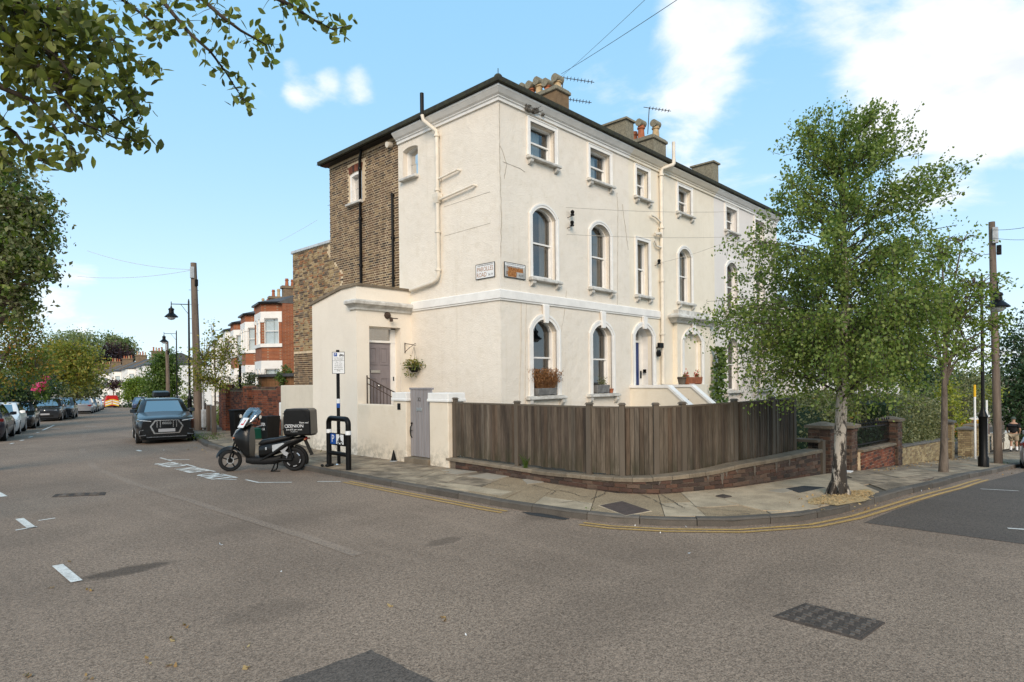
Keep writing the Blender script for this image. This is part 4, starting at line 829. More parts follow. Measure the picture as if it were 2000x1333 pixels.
b = MB(); b.box(18.30, 18.33, dy-.08, dy-.03, 2.1, 2.35); b.box(18.34, 18.36, Y0+.18, Y0+.3, 2.28, 2.4); build(b, 'door_handle', X['black'], d2)
b = MB(); lz = 1.42                   # steps with sloping parapets
for k in range(7): b.box(17.3, 18.6, Y0-1.25-.28*k, Y0+.16 if k == 0 else Y0-1.2-.28*(k-1), -.1, lz-.19*k)
build(b, 'entrance_steps', X['stone'], h2)
for xa, nm in ((17.10, 0), (18.58, 1)):
    b = MB(); yb, ye = Y0-1.35, Y0-3.0; zc1, zc2 = 1.80, .42; poly = [(xa, Y0, -.1), (xa, Y0, zc1), (xa, yb, zc1), (xa, ye, zc2), (xa, ye, -.1)]; b.prism(poly, (.2, 0, 0)); sp_ = build(b, 'step_parapet', X['stucco_c'], h2)
    b = MB(); b.prism([(xa-.04, Y0, zc1), (xa-.04, yb, zc1), (xa-.04, ye-.04, zc2-.02), (xa-.04, ye-.04, zc2+.07), (xa-.04, yb, zc1+.08), (xa-.04, Y0, zc1+.08)], (.28, 0, 0)); build(b, 'parapet_coping', X['white'], sp_)
b = MB(); b.box(16.2, 17.1, Y0-.1, Y0+.02, -.1, 1.0); build(b, 'plinth', X['white'], h2)
pp = Y0-.1
pipe([(19.34, pp-.28, 9.52), (19.34, pp-.28, 10.15)], .06, X['pipe'], h2, name='vent_pipe')
pipe([(19.34, pp-.28, 9.6), (19.34, pp-.28, 9.42), (19.3, pp-.26, 9.36), (19.05, pp, 9.25), (18.98, pp, 9.1), (18.98, pp, 1.9)], .068, X['pipe'], h2, [(18.98, pp, z) for z in (9.0, 7.2, 5.4, 3.6)])
pipe([(18.3, pp, 7.52), (18.6, pp, 7.5), (18.98, pp, 7.36)], .03, X['pipe'], h2); pipe([(18.55, pp, 6.93), (18.8, pp-.05, 6.98), (18.98, pp, 6.86)], .05, X['pipe'], h2); pipe([(18.5, pp, 6.72), (18.62, pp, 6.55), (18.98, pp, 6.52)], .035, X['pipe'], h2)
sy = PX(1292, 272, 19.8); stack(h2, 19.5, sy[1]-.1, sy[1]+1.9, 9.7, sy[2]-.03, .85, X['lichen'], [(.12, .52, X['buffpot'], .15, True), (.34, .60, X['terra'], -.1, True), (.55, .52, X['terra'], .12, False), (.78, .58, X['terra'], -.1, True)])
def party(parent, x, px1, pyt, w=.45):  # rendered party wall rising through the roof, with its block end
    q = PX(px1, pyt, x); y1 = q[1]; b = MB(); b.box(x-w/2, x+w/2, y1, y1+.9, 9.6, q[2]); b.prism([(x-w*.3, Y0+.1, 9.6), (x-w*.3, Y0+.1, 9.72), (x-w*.3, y1, q[2]-.35), (x-w*.3, y1+4, q[2]-.2), (x-w*.3, y1+4, 9.6)], (w*.6, 0, 0)); p = build(b, 'party_wall', X['lichen'], parent)
    b = MB(); b.box(x-w/2-.06, x+w/2+.06, y1-.06, y1+.96, q[2], q[2]+.06); build(b, 'coping_slab', X['lichen'], p)
party(h2, 17.35, 1230, 237); 
# ---- third house, pale grey
h3 = thing('terraced_house', 'pale grey stucco house half hidden behind the birch', 'house', (23.10, Y0, 0), 'houses of the stucco terrace')
ops3 = [(a, c, z0, z1, r) for (a, c) in ((24.15, 25.15), (27.0, 28.0)) for (z0, z1, r) in ((8.03, 8.95, 0), (4.82, 6.5, .26), (1.56, 3.40, .3))]
b = MB(); wall(b, PF, 23.10, 29.46, -2, 9.5, ops3, .16); b.quad((29.46, Y0, -2), (29.46, 19.6, -2), (29.46, 19.6, 9.5), (29.46, Y0, 9.5)); build(b, 'wall', X['stucco_g'], h3)
for k, o in enumerate(ops3): window(PF, o, h3, dress=[(0, .4, 0, 1, 'blind')] if k % 3 else [(0, 1, .3, 1, 'blind')], sill_w=.3 if o[2] < 2 else .16, sur=.13)
cornice([(23.10, Y0), (29.46, Y0)], h3, X['white']); stringc([(22.5, Y0), (29.46, Y0)], h3); eaves([(23.10, Y0), (29.46, Y0)], h3); party(h3, 23.3, 1398, 320)
roof(h3, [((23.1, Y0-e, za), (29.6, Y0-e, za), (29.6, 15.2, zr), (23.1, 15.2, zr)), ((23.1, 15.2, zr), (29.6, 15.2, zr), (29.6, 19.6, za), (23.1, 19.6, za))])
b = MB(); b.box(23.1, 29.5, Y0-.06, Y0+.02, -2, 1.0); build(b, 'plinth', X['white'], h3)
b = MB(); b.box(29.46, 31.8, Y0+2.5, Y0+6, -2, 3.4); hs = build(b, 'side_wing', X['buffpot'], h3)
# houses further down the side road, mostly behind trees
for k, (xx, yy, m, lab) in enumerate([(36, 12.5, 'white', 'white house down the side road glimpsed beyond the birch'), (49, 12.8, 'stucco_g', 'white house farthest down the side road behind the street trees')]):
    gz_ = gz(xx, 6); h = thing('house', lab, 'house', (xx, yy, gz_)); Pq = wall_frame((0, yy), (1, 0), (0, 1)); oo = [(xx+a, xx+a+1.0, gz_+z, gz_+z+1.7, .2) for a in (1, 4, 7, 9.5) for z in (1.6, 4.8)]
    b = MB(); wall(b, Pq, xx, xx+12, gz_-1, gz_+7.6, oo, .15); b.quad((xx, yy, gz_-1), (xx, yy+8, gz_-1), (xx, yy+8, gz_+7.6), (xx, yy, gz_+7.6)); build(b, 'wall', X[m], h)
    for o in oo: window(Pq, o, h, sill=False)
    roof(h, [((xx-.3, yy-.3, gz_+7.6), (xx+12.3, yy-.3, gz_+7.6), (xx+12.3, yy+4, gz_+9.4), (xx-.3, yy+4, gz_+9.4)), ((xx-.3, yy+8.3, gz_+7.6), (xx+12.3, yy+8.3, gz_+7.6), (xx+12.3, yy+4, gz_+9.4), (xx-.3, yy+4, gz_+9.4))])

# ------------------------------------------------------------------ red brick bay houses along the left street
def bay_house(k, O, t, n, zg, label, W=5.6, main='brick_t', detail=True):
    P = wall_frame(O, t, n); h = thing('bay_fronted_house', label, 'house', (O[0], O[1], zg), 'bay fronted houses in the left street')
    ez = zg+5.95; door_o = (4.25, 5.15, zg+.3, zg+2.5, .2); up = (4.3, 5.1, zg+3.6, zg+5.0, 0)
    b = MB(); wall(b, P, 0, W, zg-.5, ez, [door_o, up], .12); b.quad(P(0, zg-.5), P(0, zg-.5, 8), P(0, ez, 8), P(0, ez)); b.quad(P(W, zg-.5), P(W, zg-.5, 8), P(W, ez, 8), P(W, ez)); build(b, 'wall', X[main], h)
    b = MB(); b.quad(P(door_o[0], zg+.3, .12), P(door_o[1], zg+.3, .12), P(door_o[1], zg+2.75, .12), P(door_o[0], zg+2.75, .12)); build(b, 'door', X['door_b'], h); window(P, up, h, sill=False, sur=.1)
    b = MB(); ring(b, P, outline(door_o), outline(door_o, .2), -.06, .02); build(b, 'porch_arch', X['white'], h)
    # canted bay, two storeys: plan points (s, d)
    plan = [(.25, 0), (.95, -.95), (2.95, -.95), (3.65, 0)]
    bayb = MB()
    def band(z0, z1, m, o=0., nm='bay_band'):
        b = MB(); pts = []
        c = (1.95, .3)
        q = [(c[0]+(s-c[0])*(1+o), c[1]+(d-c[1])*(1+o)) for s, d in plan]
        for (a, c2) in zip(q, q[1:]): b.quad(P(a[0], z0, a[1]), P(c2[0], z0, c2[1]), P(c2[0], z1, c2[1]), P(a[0], z1, a[1]))
        b.quad(*[P(s, z1, d) for s, d in q]); b.quad(*[P(s, z0, d) for s, d in q]); return build(b, nm, m, h)
    band(zg-.5, zg+.75, X[main], nm='bay_wall'); band(zg+.75, zg+.9, X['white'], .05, 'bay_sill'); band(zg+2.35, zg+2.8, X['white'], .03, 'bay_lintel'); band(zg+2.8, zg+3.55, X[main], .0, 'bay_wall'); band(zg+3.55, zg+3.74, X['white'], .06, 'bay_sill'); band(zg+5.15, zg+5.52, X['white'], .03, 'bay_lintel'); band(zg+5.52, ez, X[main], .01, 'bay_wall')
    band(ez, ez+.10, X['black'], .14, 'bay_gutter')
    b = MB(); top = P(1.95, ez+.75, 1.1); q = [P(1.95+(s-1.95)*1.14, ez+.1, .3+(d-.3)*1.14) for s, d in plan]
    for a, c2 in zip(q, q[1:]): b.quad(a, c2, top)
    build(b, 'bay_roof', X['slate'], h)
    for za, zb in ((zg+.9, zg+2.35), (zg+3.74, zg+5.15)):
        for (a, c2), nw in zip(zip(plan, plan[1:]), (1, 2, 1)):
            A, B_ = Vector(a), Vector(c2); L = (B_-A).length; d_ = (B_-A).normalized(); pw = .16 if nw == 1 else .2
            Q = lambda s, z, dd=0: P(*(lambda v: (v.x, z, v.y))(A+d_*s+Vector((-d_.y, d_.x))*dd))
            cols = [(0, pw), (L-pw, L)]+([(L/2-.22, L/2+.22)] if nw == 2 else [])
            for u, v in cols:
                pier = MB(); pier.hexa([Q(u, za, -.03), Q(v, za, -.03), Q(v, za, .1), Q(u, za, .1), Q(u, zb, -.03), Q(v, zb, -.03), Q(v, zb, .1), Q(u, zb, .1)])
                build(pier, 'bay_pier', X[main] if k == 0 and za > zg+3 and not (nw == 2 and u > .5 and v < L-.5) else X['white'], h)
            for u, v in cols:
                cp = MB(); cp.hexa([Q(u-.03, zb-.22, -.06), Q(v+.03, zb-.22, -.06), Q(v+.03, zb-.22, .1), Q(u-.03, zb-.22, .1), Q(u-.03, zb, -.06), Q(v+.03, zb, -.06), Q(v+.03, zb, .1), Q(u-.03, zb, .1)]); build(cp, 'pier_capital', X['white'], h)
            for u, v in ([(pw, L-pw)] if nw == 1 else [(pw, L/2-.22), (L/2+.22, L-pw)]):
                f = MB(); o = (u, v, za, zb, 0); ring(f, Q, outline(o, -.05, -.05), outline(o), .02, .08); zm = (za+zb)/2; f.hexa([Q(u, zm-.02, .02), Q(v, zm-.02, .02), Q(v, zm-.02, .07), Q(u, zm-.02, .07), Q(u, zm+.02, .02), Q(v, zm+.02, .02), Q(v, zm+.02, .07), Q(u, zm+.02, .07)]); wn = build(f, 'window', X['white'], h)
                g = MB(); g.quad(Q(u, za, .06), Q(v, za, .06), Q(v, zb, .06), Q(u, zb, .06)); build(g, 'pane', X['glass'], wn); g = MB(); g.quad(Q(u, za, .14), Q(v, za, .14), Q(v, zb, .14), Q(u, zb, .14)); build(g, 'blind', X['blind'] if random.random() < .7 else X['room'], wn)  # some of these sheets are no blind: dark colour standing for the unlit room
    b = MB(); rz_ = ez+1.9; b.quad(P(-.02, ez, -.3), P(W, ez, -.3), P(W, rz_, 3.6), P(-.02, rz_, 3.6)); b.quad(P(-.02, rz_, 3.6), P(W, rz_, 3.6), P(W, ez, 7.6), P(-.02, ez, 7.6)); b.quad(P(-.02, ez, -.3), P(-.02, rz_, 3.6), P(-.02, ez, 7.6)); build(b, 'roof', X['slate'], h)
    b = MB(); b.prism([P(W-.1, ez, -.3), P(W-.1, ez+.2, -.3), P(W-.1, rz_+.2, 3.6), P(W-.1, rz_, 3.6)], Vector(P(W+.2, 0, 0))-Vector(P(W, 0, 0))); build(b, 'party_parapet', X['stone'], h)
    if detail:
        b = MB(); b.hexa([P(W-.3, rz_-1.2, 2.2), P(W+.3, rz_-1.2, 2.2), P(W+.3, rz_-1.2, 3.9), P(W-.3, rz_-1.2, 3.9), P(W-.3, rz_+.75, 2.2), P(W+.3, rz_+.75, 2.2), P(W+.3, rz_+.75, 3.9), P(W-.3, rz_+.75, 3.9)]); c = build(b, 'chimney', X['brick_y'], h); b = MB(); b.hexa([P(W-.38, rz_+.6, 2.1), P(W+.38, rz_+.6, 2.1), P(W+.38, rz_+.6, 4.0), P(W-.38, rz_+.6, 4.0), P(W-.38, rz_+.78, 2.1), P(W+.38, rz_+.78, 2.1), P(W+.38, rz_+.78, 4.0), P(W-.38, rz_+.78, 4.0)]); build(b, 'chimney_cap', X['brick_y'], c)
        chimney_pots([(P(W, rz_+.75, 2.5+.4*j), random.uniform(.5, .7), X['terra'] if (j+k) % 3 else X['buffpot'], False) for j in range(4)], c)
    return h
Z_ = lambda x, y: gz(x, y)+PAVE
# first bay: near front corner of its bay at px ~ (566, 590), 34 m away
p1 = D(498, 600, 36.5); t_ = np.array((math.sin(math.radians(15)), math.cos(math.radians(15))))   # along the street
n_ = np.array((t_[1], -t_[0]))
O1 = np.array(p1[:2])+n_*.95-t_*2.95
labs = ['red brick bay house with white piers, nearest behind the brick garden wall', 'white columned bay house, second along from the brown brick wall', 'red topped bay house, third along behind the yellowing street tree', 'bay house behind the leaning telegraph pole, fourth along', 'white bay house seen between pole and lamp post', 'white bay house behind the green street tree', 'white bay house just right of the round green tree']
ang = 15.; O = O1.copy()
for k in range(7):
    t2 = np.array((math.sin(math.radians(ang)), math.cos(math.radians(ang)))); n2_ = np.array((t2[1], -t2[0]))
    bay_house(k, O, t2, n2_, Z_(O[0]-5, O[1])+.55, labs[k], main='brick_t' if k < 3 else 'white'); O = O+t2*5.62; ang += .6
# the far white terrace closing the view
pa, pb = D(300, 700, 90), D(172, 720, 140); A_, B_ = np.array(pa[:2]), np.array(pb[:2]); L_f = np.linalg.norm(B_-A_); tf = (B_-A_)/L_f; nf = np.array((tf[1], -tf[0]))
flab = ['white terraced house under the copper tree, right end of the far row', 'far white terraced house second from the right of its row', 'far white terraced house in the middle of its row', 'far white terraced house second from the left of its row', 'far white terraced house at the left end of its row, partly behind trees', 'last far white terraced house, roof just showing over the street trees']
for k in range(6):
    q = A_+tf*(L_f/5.2)*k; u = k/5.2; zz = -1.25-1.1*u
    bay_house(k+2, q, tf, nf, zz, flab[k], W=L_f/5.2, main='white')
# ------------------------------------------------------------------ cream garden wall, gate piers, gate
gw = thing('garden_wall', 'cream rendered garden wall with two white capped piers beside the grey gate', 'wall', (9.4, 13.0, .1))
def hx(x0, x1, y0, y1, z0, z1): return [(x0, y0, z0), (x1, y0, z0), (x1, y1, z0), (x0, y1, z0), (x0, y0, z1), (x1, y0, z1), (x1, y1, z1), (x0, y1, z1)]
b = MB(); b.box(9.40, 9.62, 13.05, 14.75, -.2, 1.49); build(b, 'wall_face', X['stucco_w'], gw, bevel=.02, seg=2)
for y0, y1, nm in ((12.53, 13.06, 0), (10.95, 11.63, 1)):
    b = MB(); b.box(9.37, 9.85, y0, y1, -.2, 1.62); p = build(b, 'pier', X['stucco_w'], gw, bevel=.02, seg=2)
    b = MB(); b.box(9.33, 9.89, y0-.05, y1+.05, 1.60, 1.67); b.box(9.345, 9.875, y0-.03, y1+.03, 1.665, 1.81); build(b, 'pier_cap', X['white'], p, bevel=.012)
b = MB(); b.box(9.355, 9.372, 12.76, 12.88, 1.38, 1.54); build(b, 'intercom', X['black'], gw, bevel=.004)
lw2 = thing('low_wall', 'low cream rendered wall between the porch and the brick garden wall', 'wall', (9.4, 18, .1))
b = MB(); b.hexa([(9.46, 17.1, -.2), (9.7, 17.1, -.2), (10.9, 21.6, -.2), (10.6, 21.6, -.2), (9.46, 17.1, 2.0), (9.7, 17.1, 2.0), (10.9, 21.6, 1.98), (10.6, 21.6, 1.98)]); b.hexa([(10.6, 21.58, -.2), (10.9, 21.58, -.2), (11.3, 22.3, -.2), (11.2, 22.3, -.2), (10.6, 21.58, 1.98), (10.9, 21.58, 1.98), (11.3, 22.3, 1.97), (11.2, 22.3, 1.97)]); build(b, 'wall_face', X['stucco_w'], lw2, bevel=.015)
gt = thing('garden_gate', 'tall narrow grey boarded garden gate numbered 32', 'gate', (9.5, 12.08, .15))
nb = 8; gy0, gy1 = 11.66, 12.50
for k in range(nb):
    b = MB(); y = gy0+(gy1-gy0)*k/nb; b.box(9.47+random.uniform(-.002, .002), 9.50, y+.007, y+(gy1-gy0)/nb-.007, .25, 1.88); build(b, 'board', X['gate'], gt, bevel=.005)
b = MB(); b.box(9.50, 9.53, gy0, gy1, .45, .57); b.box(9.50, 9.53, gy0, gy1, 1.5, 1.62); build(b, 'gate_rail', X['gate'], gt)
b = MB(); b.box(9.455, 9.535, gy0-.01, gy1+.02, 1.88, 1.93); build(b, 'gate_cap', X['gate'], gt, bevel=.006)
b = MB(); b.box(9.455, 9.472, 12.02, 12.24, 1.36, 1.44); b.box(9.45, 9.457, 12.04, 12.22, 1.375, 1.41); build(b, 'letter_plate', X['steel'], gt, bevel=.003)
b = MB(); b.tube([(9.47, 12.43, 1.02), (9.42, 12.43, .97), (9.41, 12.43, .86), (9.43, 12.43, .74), (9.47, 12.43, .70)], .014, 6); b.blob((9.46, 12.43, 1.05), .03); b.tube([(9.45, 12.46, .88), (9.42, 12.36, .88)], .01, 5); build(b, 'latch', X['black'], gt, smooth=60)
text('32', .13, X['signk'], gt, ((9.466, 12.14, 1.64), face_rot((0, -1, 0), (0, 0, 1))), 'gate_number')
b = MB(); b.box(9.30, 9.75, 11.62, 12.55, .06, .23); build(b, 'threshold', X['stone'], gt, bevel=.01)

# ------------------------------------------------------------------ dwarf wall, coping and the close boarded fence
WALL = [(9.41, 11.05), (9.40, 10.2), (9.33, 9.0), (9.27, 8.05), (9.22, 7.1), (9.24, 6.45), (9.36, 5.98), (9.62, 5.62), (10.15, 5.34), (10.84, 5.02), (12.04, 4.74), (13.0, 4.58), (14.05, 4.42)]
def chaik(p, n=2):
    for _ in range(n): p = [p[0]]+[q for a, c in zip(p, p[1:]) for q in ((a[0]*.75+c[0]*.25, a[1]*.75+c[1]*.25), (a[0]*.25+c[0]*.75, a[1]*.25+c[1]*.75))]+[p[-1]]
    return p
WP = [Vector(p) for p in arcpts(chaik(WALL), .02)]; WL = .02*(len(WP)-1)
def wpt(s):
    i = min(max(int(s/.02), 0), len(WP)-2); t = s/.02-i; p = WP[i]+(WP[i+1]-WP[i])*t; d = (WP[min(i+3, len(WP)-1)]-WP[max(i-3, 0)]).normalized(); return p, d, Vector((-d.y, d.x))
def PW(s, z, d=0.): p, t, n = wpt(s); return (p.x+n.x*d, p.y+n.y*d, z)
s_c = min(range(len(WP)), key=lambda i: (WP[i]-Vector((9.27, 6.2))).length)*.02
ctop = lambda s: float(np.interp(s, [0, 3, s_c, s_c+1.6, s_c+2.4, WL], [.33, .31, .36, .43, .50, .57]))
dw = thing('dwarf_wall', 'curved dwarf brick wall with stone coping under the timber fence', 'wall', (9.4, 6.0, 0))
b = MB(); n = 60
for i in range(n):
    a, c = WL*i/n, WL*(i+1)/n; b.quad(PW(a, -.4, .004), PW(c, -.4, .004), PW(c, ctop(c)-.07, .004), PW(a, ctop(a)-.07, .004))
build(b, 'wall_bed', X['mortar_d'], dw)
nb_ = brick_face(dw, PW, .3, WL-.02, -.19, .52, X['brownb'], 296, bond='stretcher', topz=lambda s: ctop(s)-.072, cond=lambda s, z: z+.07 > gz(*wpt(s)[0])+PAVE-.02 and z < ctop(s)-.09, rough_=.008)
for s_ in range(0): pass
s = .0
while s < WL-.1:                       # coping stones, short where the wall curves
    L = .92 if s < 3.6 or s > s_c+2.2 else .34; e_ = min(s+L, WL+.02); k = max(1, int((e_-s)/.18)); rg = []; h_ = random.uniform(-.004, .004)
    for i in range(k+1):
        u = s+.004+(e_-s-.008)*i/k; z = ctop(u)+h_; rg.append([PW(u, z-.07, -.045), PW(u, z-.07, .27), PW(u, z, .27), PW(u, z, -.03), PW(u, z-.018, -.045)])
    b = MB(); b.loft(rg); build(b, 'coping_stone', X['stone'], dw); s = e_
# lime streaks running down from the coping
X['lime'] = mat('lime stain', (.125, .105, .085), .3, 20, .95, fine=.4); 
for k in range(12):
    s = random.uniform(s_c+.6, WL-.2); w_, l_ = random.uniform(.02, .05), random.uniform(.05, .24); zt_ = ctop(s)-.075; b = MB(); m = 6; z1_ = max(zt_-l_, gz(*wpt(s)[0])+PAVE+.02)
    L_p, R_p = [], []
    for i in range(m+1):
        t = i/m; z = zt_+(z1_-zt_)*t; q = w_*(1-t*.75)+random.uniform(-.006, .006); L_p.append(PW(s-q, z, -.021)); R_p.append(PW(s+q, z, -.021))
    for i in range(m): b.quad(L_p[i], R_p[i], R_p[i+1], L_p[i+1])
    build(b, 'lime_streak', X['lime'], dw)
fence = thing('timber_fence', 'weathered close boarded timber fence curving round the corner garden', 'fence', (9.5, 6.0, .35))
FN = [(9.52, 10.88), (9.44, 8.85), (9.36, 6.95), (9.50, 6.33), (9.86, 5.86), (10.35, 5.60), (11.75, 5.26), (13.05, 5.04), (13.95, 4.93)]
ft = lambda p: 1.585 if p[0] < 10 else float(np.interp(p[0], [10, 14], [1.585, 1.64]))
for i, p in enumerate(FN):
    b = MB(); d = (Vector(FN[min(i+1, len(FN)-1)])-Vector(FN[max(i-1, 0)])).normalized(); nrm = Vector((-d.y, d.x)); w2 = .05; zb = .30 if i else .05; zt_ = ft(p)+.045+(.04 if i == 0 else 0)
    q = lambda a, c: (p[0]+d.x*a+nrm.x*c, p[1]+d.y*a+nrm.y*c)
    b.hexa([(*q(-w2, -w2), zb), (*q(w2, -w2), zb), (*q(w2, w2), zb), (*q(-w2, w2), zb), (*q(-w2, -w2), zt_), (*q(w2, -w2), zt_), (*q(w2, w2), zt_), (*q(-w2, w2), zt_)]); po = build(b, 'fence_post', X['woodp'], fence, bevel=.004)
    b = MB(); w3 = .068
    if i < len(FN)-1: b.hexa([(*q(-w3, -w3), zt_), (*q(w3, -w3), zt_), (*q(w3, w3), zt_), (*q(-w3, w3), zt_), (*q(-w2*.8, -w2*.8), zt_+.035), (*q(w2*.8, -w2*.8), zt_+.035), (*q(w2*.8, w2*.8), zt_+.035), (*q(-w2*.8, w2*.8), zt_+.035)]); build(b, 'post_cap', X['woodp'], po)
for i in range(len(FN)-1):
    A_, B_ = Vector(FN[i]), Vector(FN[i+1]); L = (B_-A_).length; d = (B_-A_).normalized(); nrm = Vector((-d.y, d.x)); n = max(3, round((L-.1)/.088)); bw_ = (L-.10)/n
    for k in range(n):
        s = .05+bw_*k; z0, z1 = .37+random.uniform(-.01, .015), ft(A_)+(ft(B_)-ft(A_))*k/n-.01+random.uniform(-.012, .006); w_ = bw_+.022; tilt = random.uniform(-.003, .003)
        q = lambda a, c, z: (A_.x+d.x*a+nrm.x*c, A_.y+d.y*a+nrm.y*c, z)
        j = random.uniform(-.004, .004); b = MB()   # feather-edged: thin side tucked under its neighbour
        g = .009; b.hexa([q(s+g, -.030+j, z0), q(s+bw_-g*.3, -.022+j, z0), q(s+bw_+.004, .01, z0), q(s-.004, .01, z0), q(s+g+tilt, -.030+j, z1), q(s+bw_-g*.3+tilt, -.022+j, z1), q(s+bw_+.004, .01, z1), q(s-.004, .01, z1)]); build(b, 'fence_board', X['wood'], fence)
    b = MB(); q = lambda a, c, z: (A_.x+d.x*a+nrm.x*c, A_.y+d.y*a+nrm.y*c, z)
    for z in (.5, .95, 1.4): b.hexa([q(0, .012, z), q(L, .012, z), q(L, .08, z), q(0, .08, z), q(0, .012, z+.07), q(L, .012, z+.07), q(L, .08, z+.07), q(0, .08, z+.07)])
    build(b, 'fence_rail', X['woodp'], fence)
    b = MB(); zt_ = ft(A_); zt2 = ft(B_); b.hexa([q(.05, -.03, zt_-.02), q(L-.05, -.03, zt2-.02), q(L-.05, .04, zt2-.02), q(.05, .04, zt_-.02), q(.05, -.03, zt_+.012), q(L-.05, -.03, zt2+.012), q(L-.05, .04, zt2+.012), q(.05, .04, zt_+.012)]); build(b, 'capping_rail', X['woodp'], fence)

# ------------------------------------------------------------------ piers and walls down the side road
def brick_pier(name, label, c, size, zb, zt, mats, cap=True, group='brick gate piers along the side road', cap_m='stone', name_='brick_pier', parent=None):
    p = thing('gate_pier', label, 'pier', (c[0], c[1], zb), group) if parent is None else parent
    sx, sy = size; x0, x1, y0, y1 = c[0]-sx/2, c[0]+sx/2, c[1]-sy/2, c[1]+sy/2
    b = MB(); b.box(x0+.012, x1-.012, y0+.012, y1-.012, zb-.3, zt); build(b, 'pier_core', X['mortar_d'], p)
    brick_face(p, wall_frame((0, y0), (1, 0), (0, 1)), x0, x1, zb-.02, zt, mats, 90, d0=.012)
    brick_face(p, wall_frame((x0, 0), (0, 1), (1, 0)), y0, y1, zb-.02, zt, mats, 90, d0=.012)
    if cap:
        b = MB(); o = .06; b.hexa(hx(x0-o, x1+o, y0-o, y1+o, zt, zt+.06)); b.hexa(hx(x0-o, x1+o, y0-o, y1+o, zt+.058, zt+.062)[:4]+[(c[0]-.05, c[1]-.05, zt+.13), (c[0]+.05, c[1]-.05, zt+.13), (c[0]+.05, c[1]+.05, zt+.13), (c[0]-.05, c[1]+.05, zt+.13)]); build(b, 'pier_cap', X[cap_m], p)
    return p
gp = lambda x, y=4: gz(x, y)+PAVE
brick_pier('a', 'red brick gate pier right beside the end of the timber fence', (14.62, 4.55), (.46, .46), gp(14.6), .98, X['brownb'])
brick_pier('b', 'red brick gate pier just behind the birch trunk', (15.78, 4.45), (.46, .46), gp(15.8), .92, X['brownb'])
b = MB(); b.box(14.16, 14.34, 4.40, 4.50, gp(14.2)-.2, .74); b.box(14.0, 14.34, 4.45, 4.95, .70, .76); tag(build(b, 'gate_post', X['woodp'], bevel=.006), 'short grey concrete post between the fence end and the red brick pier', 'post')
rw = thing('railing_wall', 'low red brick wall topped with black iron railings behind the birch', 'wall', (17.2, 4.1, gp(17)))
PR = wall_frame((0, 4.14), (1, 0), (0, 1)); rt = lambda x: float(np.interp(x, [16.0, 19.1], [.40, .31]))
b = MB(); b.hexa([(16.0, 4.155, -.6), (19.1, 4.155, -.6), (19.1, 4.36, -.6), (16.0, 4.36, -.6), (16.0, 4.155, rt(16)-.06), (19.1, 4.155, rt(19.1)-.06), (19.1, 4.36, rt(19.1)-.06), (16.0, 4.36, rt(16)-.06)]); build(b, 'wall_bed', X['mortar'], rw)
brick_face(rw, PR, 16.0, 19.1, -.34, .36, X['redb'], 200, bond='stretcher', d0=.01, topz=lambda s: rt(s)-.065, cond=lambda s, z: z+.07 > gp(s)-.02 and z < rt(s)-.085)
for k in range(4):
    x0, x1 = 16.0+3.1*k/4, 16.0+3.1*(k+1)/4-.006; b = MB(); b.hexa([(x0, 4.09, rt(x0)-.06), (x1, 4.09, rt(x1)-.06), (x1, 4.42, rt(x1)-.06), (x0, 4.42, rt(x0)-.06), (x0, 4.09, rt(x0)), (x1, 4.09, rt(x1)), (x1, 4.42, rt(x1)+.02), (x0, 4.42, rt(x0)+.02)]); build(b, 'coping_stone', X['stone'], rw, bevel=.008)
for k in range(27):
    x = 16.08+2.95*k/26; b = MB(); h_ = .55 if k % 2 else .62; b.tube([(x, 4.26, rt(x)-.03), (x, 4.26, rt(x)+h_)], .009, 5); b.lathe((x, 4.26, rt(x)+h_), [(.009, 0), (.022, .02), (.001, .08)], 5); build(b, 'railing_bar', X['black'], rw)
for dz in (.08, .48): b = MB(); b.hexa([(16.0, 4.25, rt(16)+dz), (19.1, 4.25, rt(19.1)+dz), (19.1, 4.27, rt(19.1)+dz), (16.0, 4.27, rt(16)+dz), (16.0, 4.25, rt(16)+dz+.03), (19.1, 4.25, rt(19.1)+dz+.03), (19.1, 4.27, rt(19.1)+dz+.03), (16.0, 4.27, rt(16)+dz+.03)]); build(b, 'railing_rail', X['black'], rw)
brick_pier('c', 'tall red brick pier between the iron railings and the clipped hedge', (19.32, 4.3), (.48, .48), gp(19.3), .88, X['brownb'])
yw = thing('yellow_wall', 'low yellow brick wall under the clipped hedge', 'wall', (22, 4.0, gp(22)))
PY_ = wall_frame((0, 4.06), (1, 0), (0, 1)); yt = lambda x: float(np.interp(x, [19.5, 26.2], [.20, -.10]))
b = MB(); b.hexa([(19.56, 4.075, -1.3), (26.2, 4.075, -1.3), (26.2, 4.3, -1.3), (19.56, 4.3, -1.3), (19.56, 4.075, yt(19.5)-.05), (26.2, 4.075, yt(26.2)-.05), (26.2, 4.3, yt(26.2)-.05), (19.56, 4.3, yt(19.5)-.05)]); build(b, 'wall_bed', X['mortar'], yw)
brick_face(yw, PY_, 19.56, 26.2, -.92, .18, X['yelb'], 280, bond='stretcher', d0=.01, topz=lambda s: yt(s)-.055, cond=lambda s, z: z+.07 > gp(s)-.02 and z < yt(s)-.075)
b = MB(); b.hexa([(19.56, 4.03, yt(19.5)-.05), (26.2, 4.03, yt(26.2)-.05), (26.2, 4.34, yt(26.2)-.05), (19.56, 4.34, yt(19.5)-.05), (19.56, 4.03, yt(19.5)), (26.2, 4.03, yt(26.2)), (26.2, 4.34, yt(26.2)+.01), (19.56, 4.34, yt(19.5)+.01)]); build(b, 'coping', X['stone_d'], yw, bevel=.008)
brick_pier('d', 'yellow brick pier at the far end of the clipped hedge', (26.6, 4.2), (.5, .46), gp(26.6), .42, X['yelb'], cap_m='stone_d')
brick_pier('e', 'small brick pier right of the second street tree trunk', (30.2, 4.1), (.46, .46), gp(30.2), -.05, X['yelb'], cap_m='stone_d')
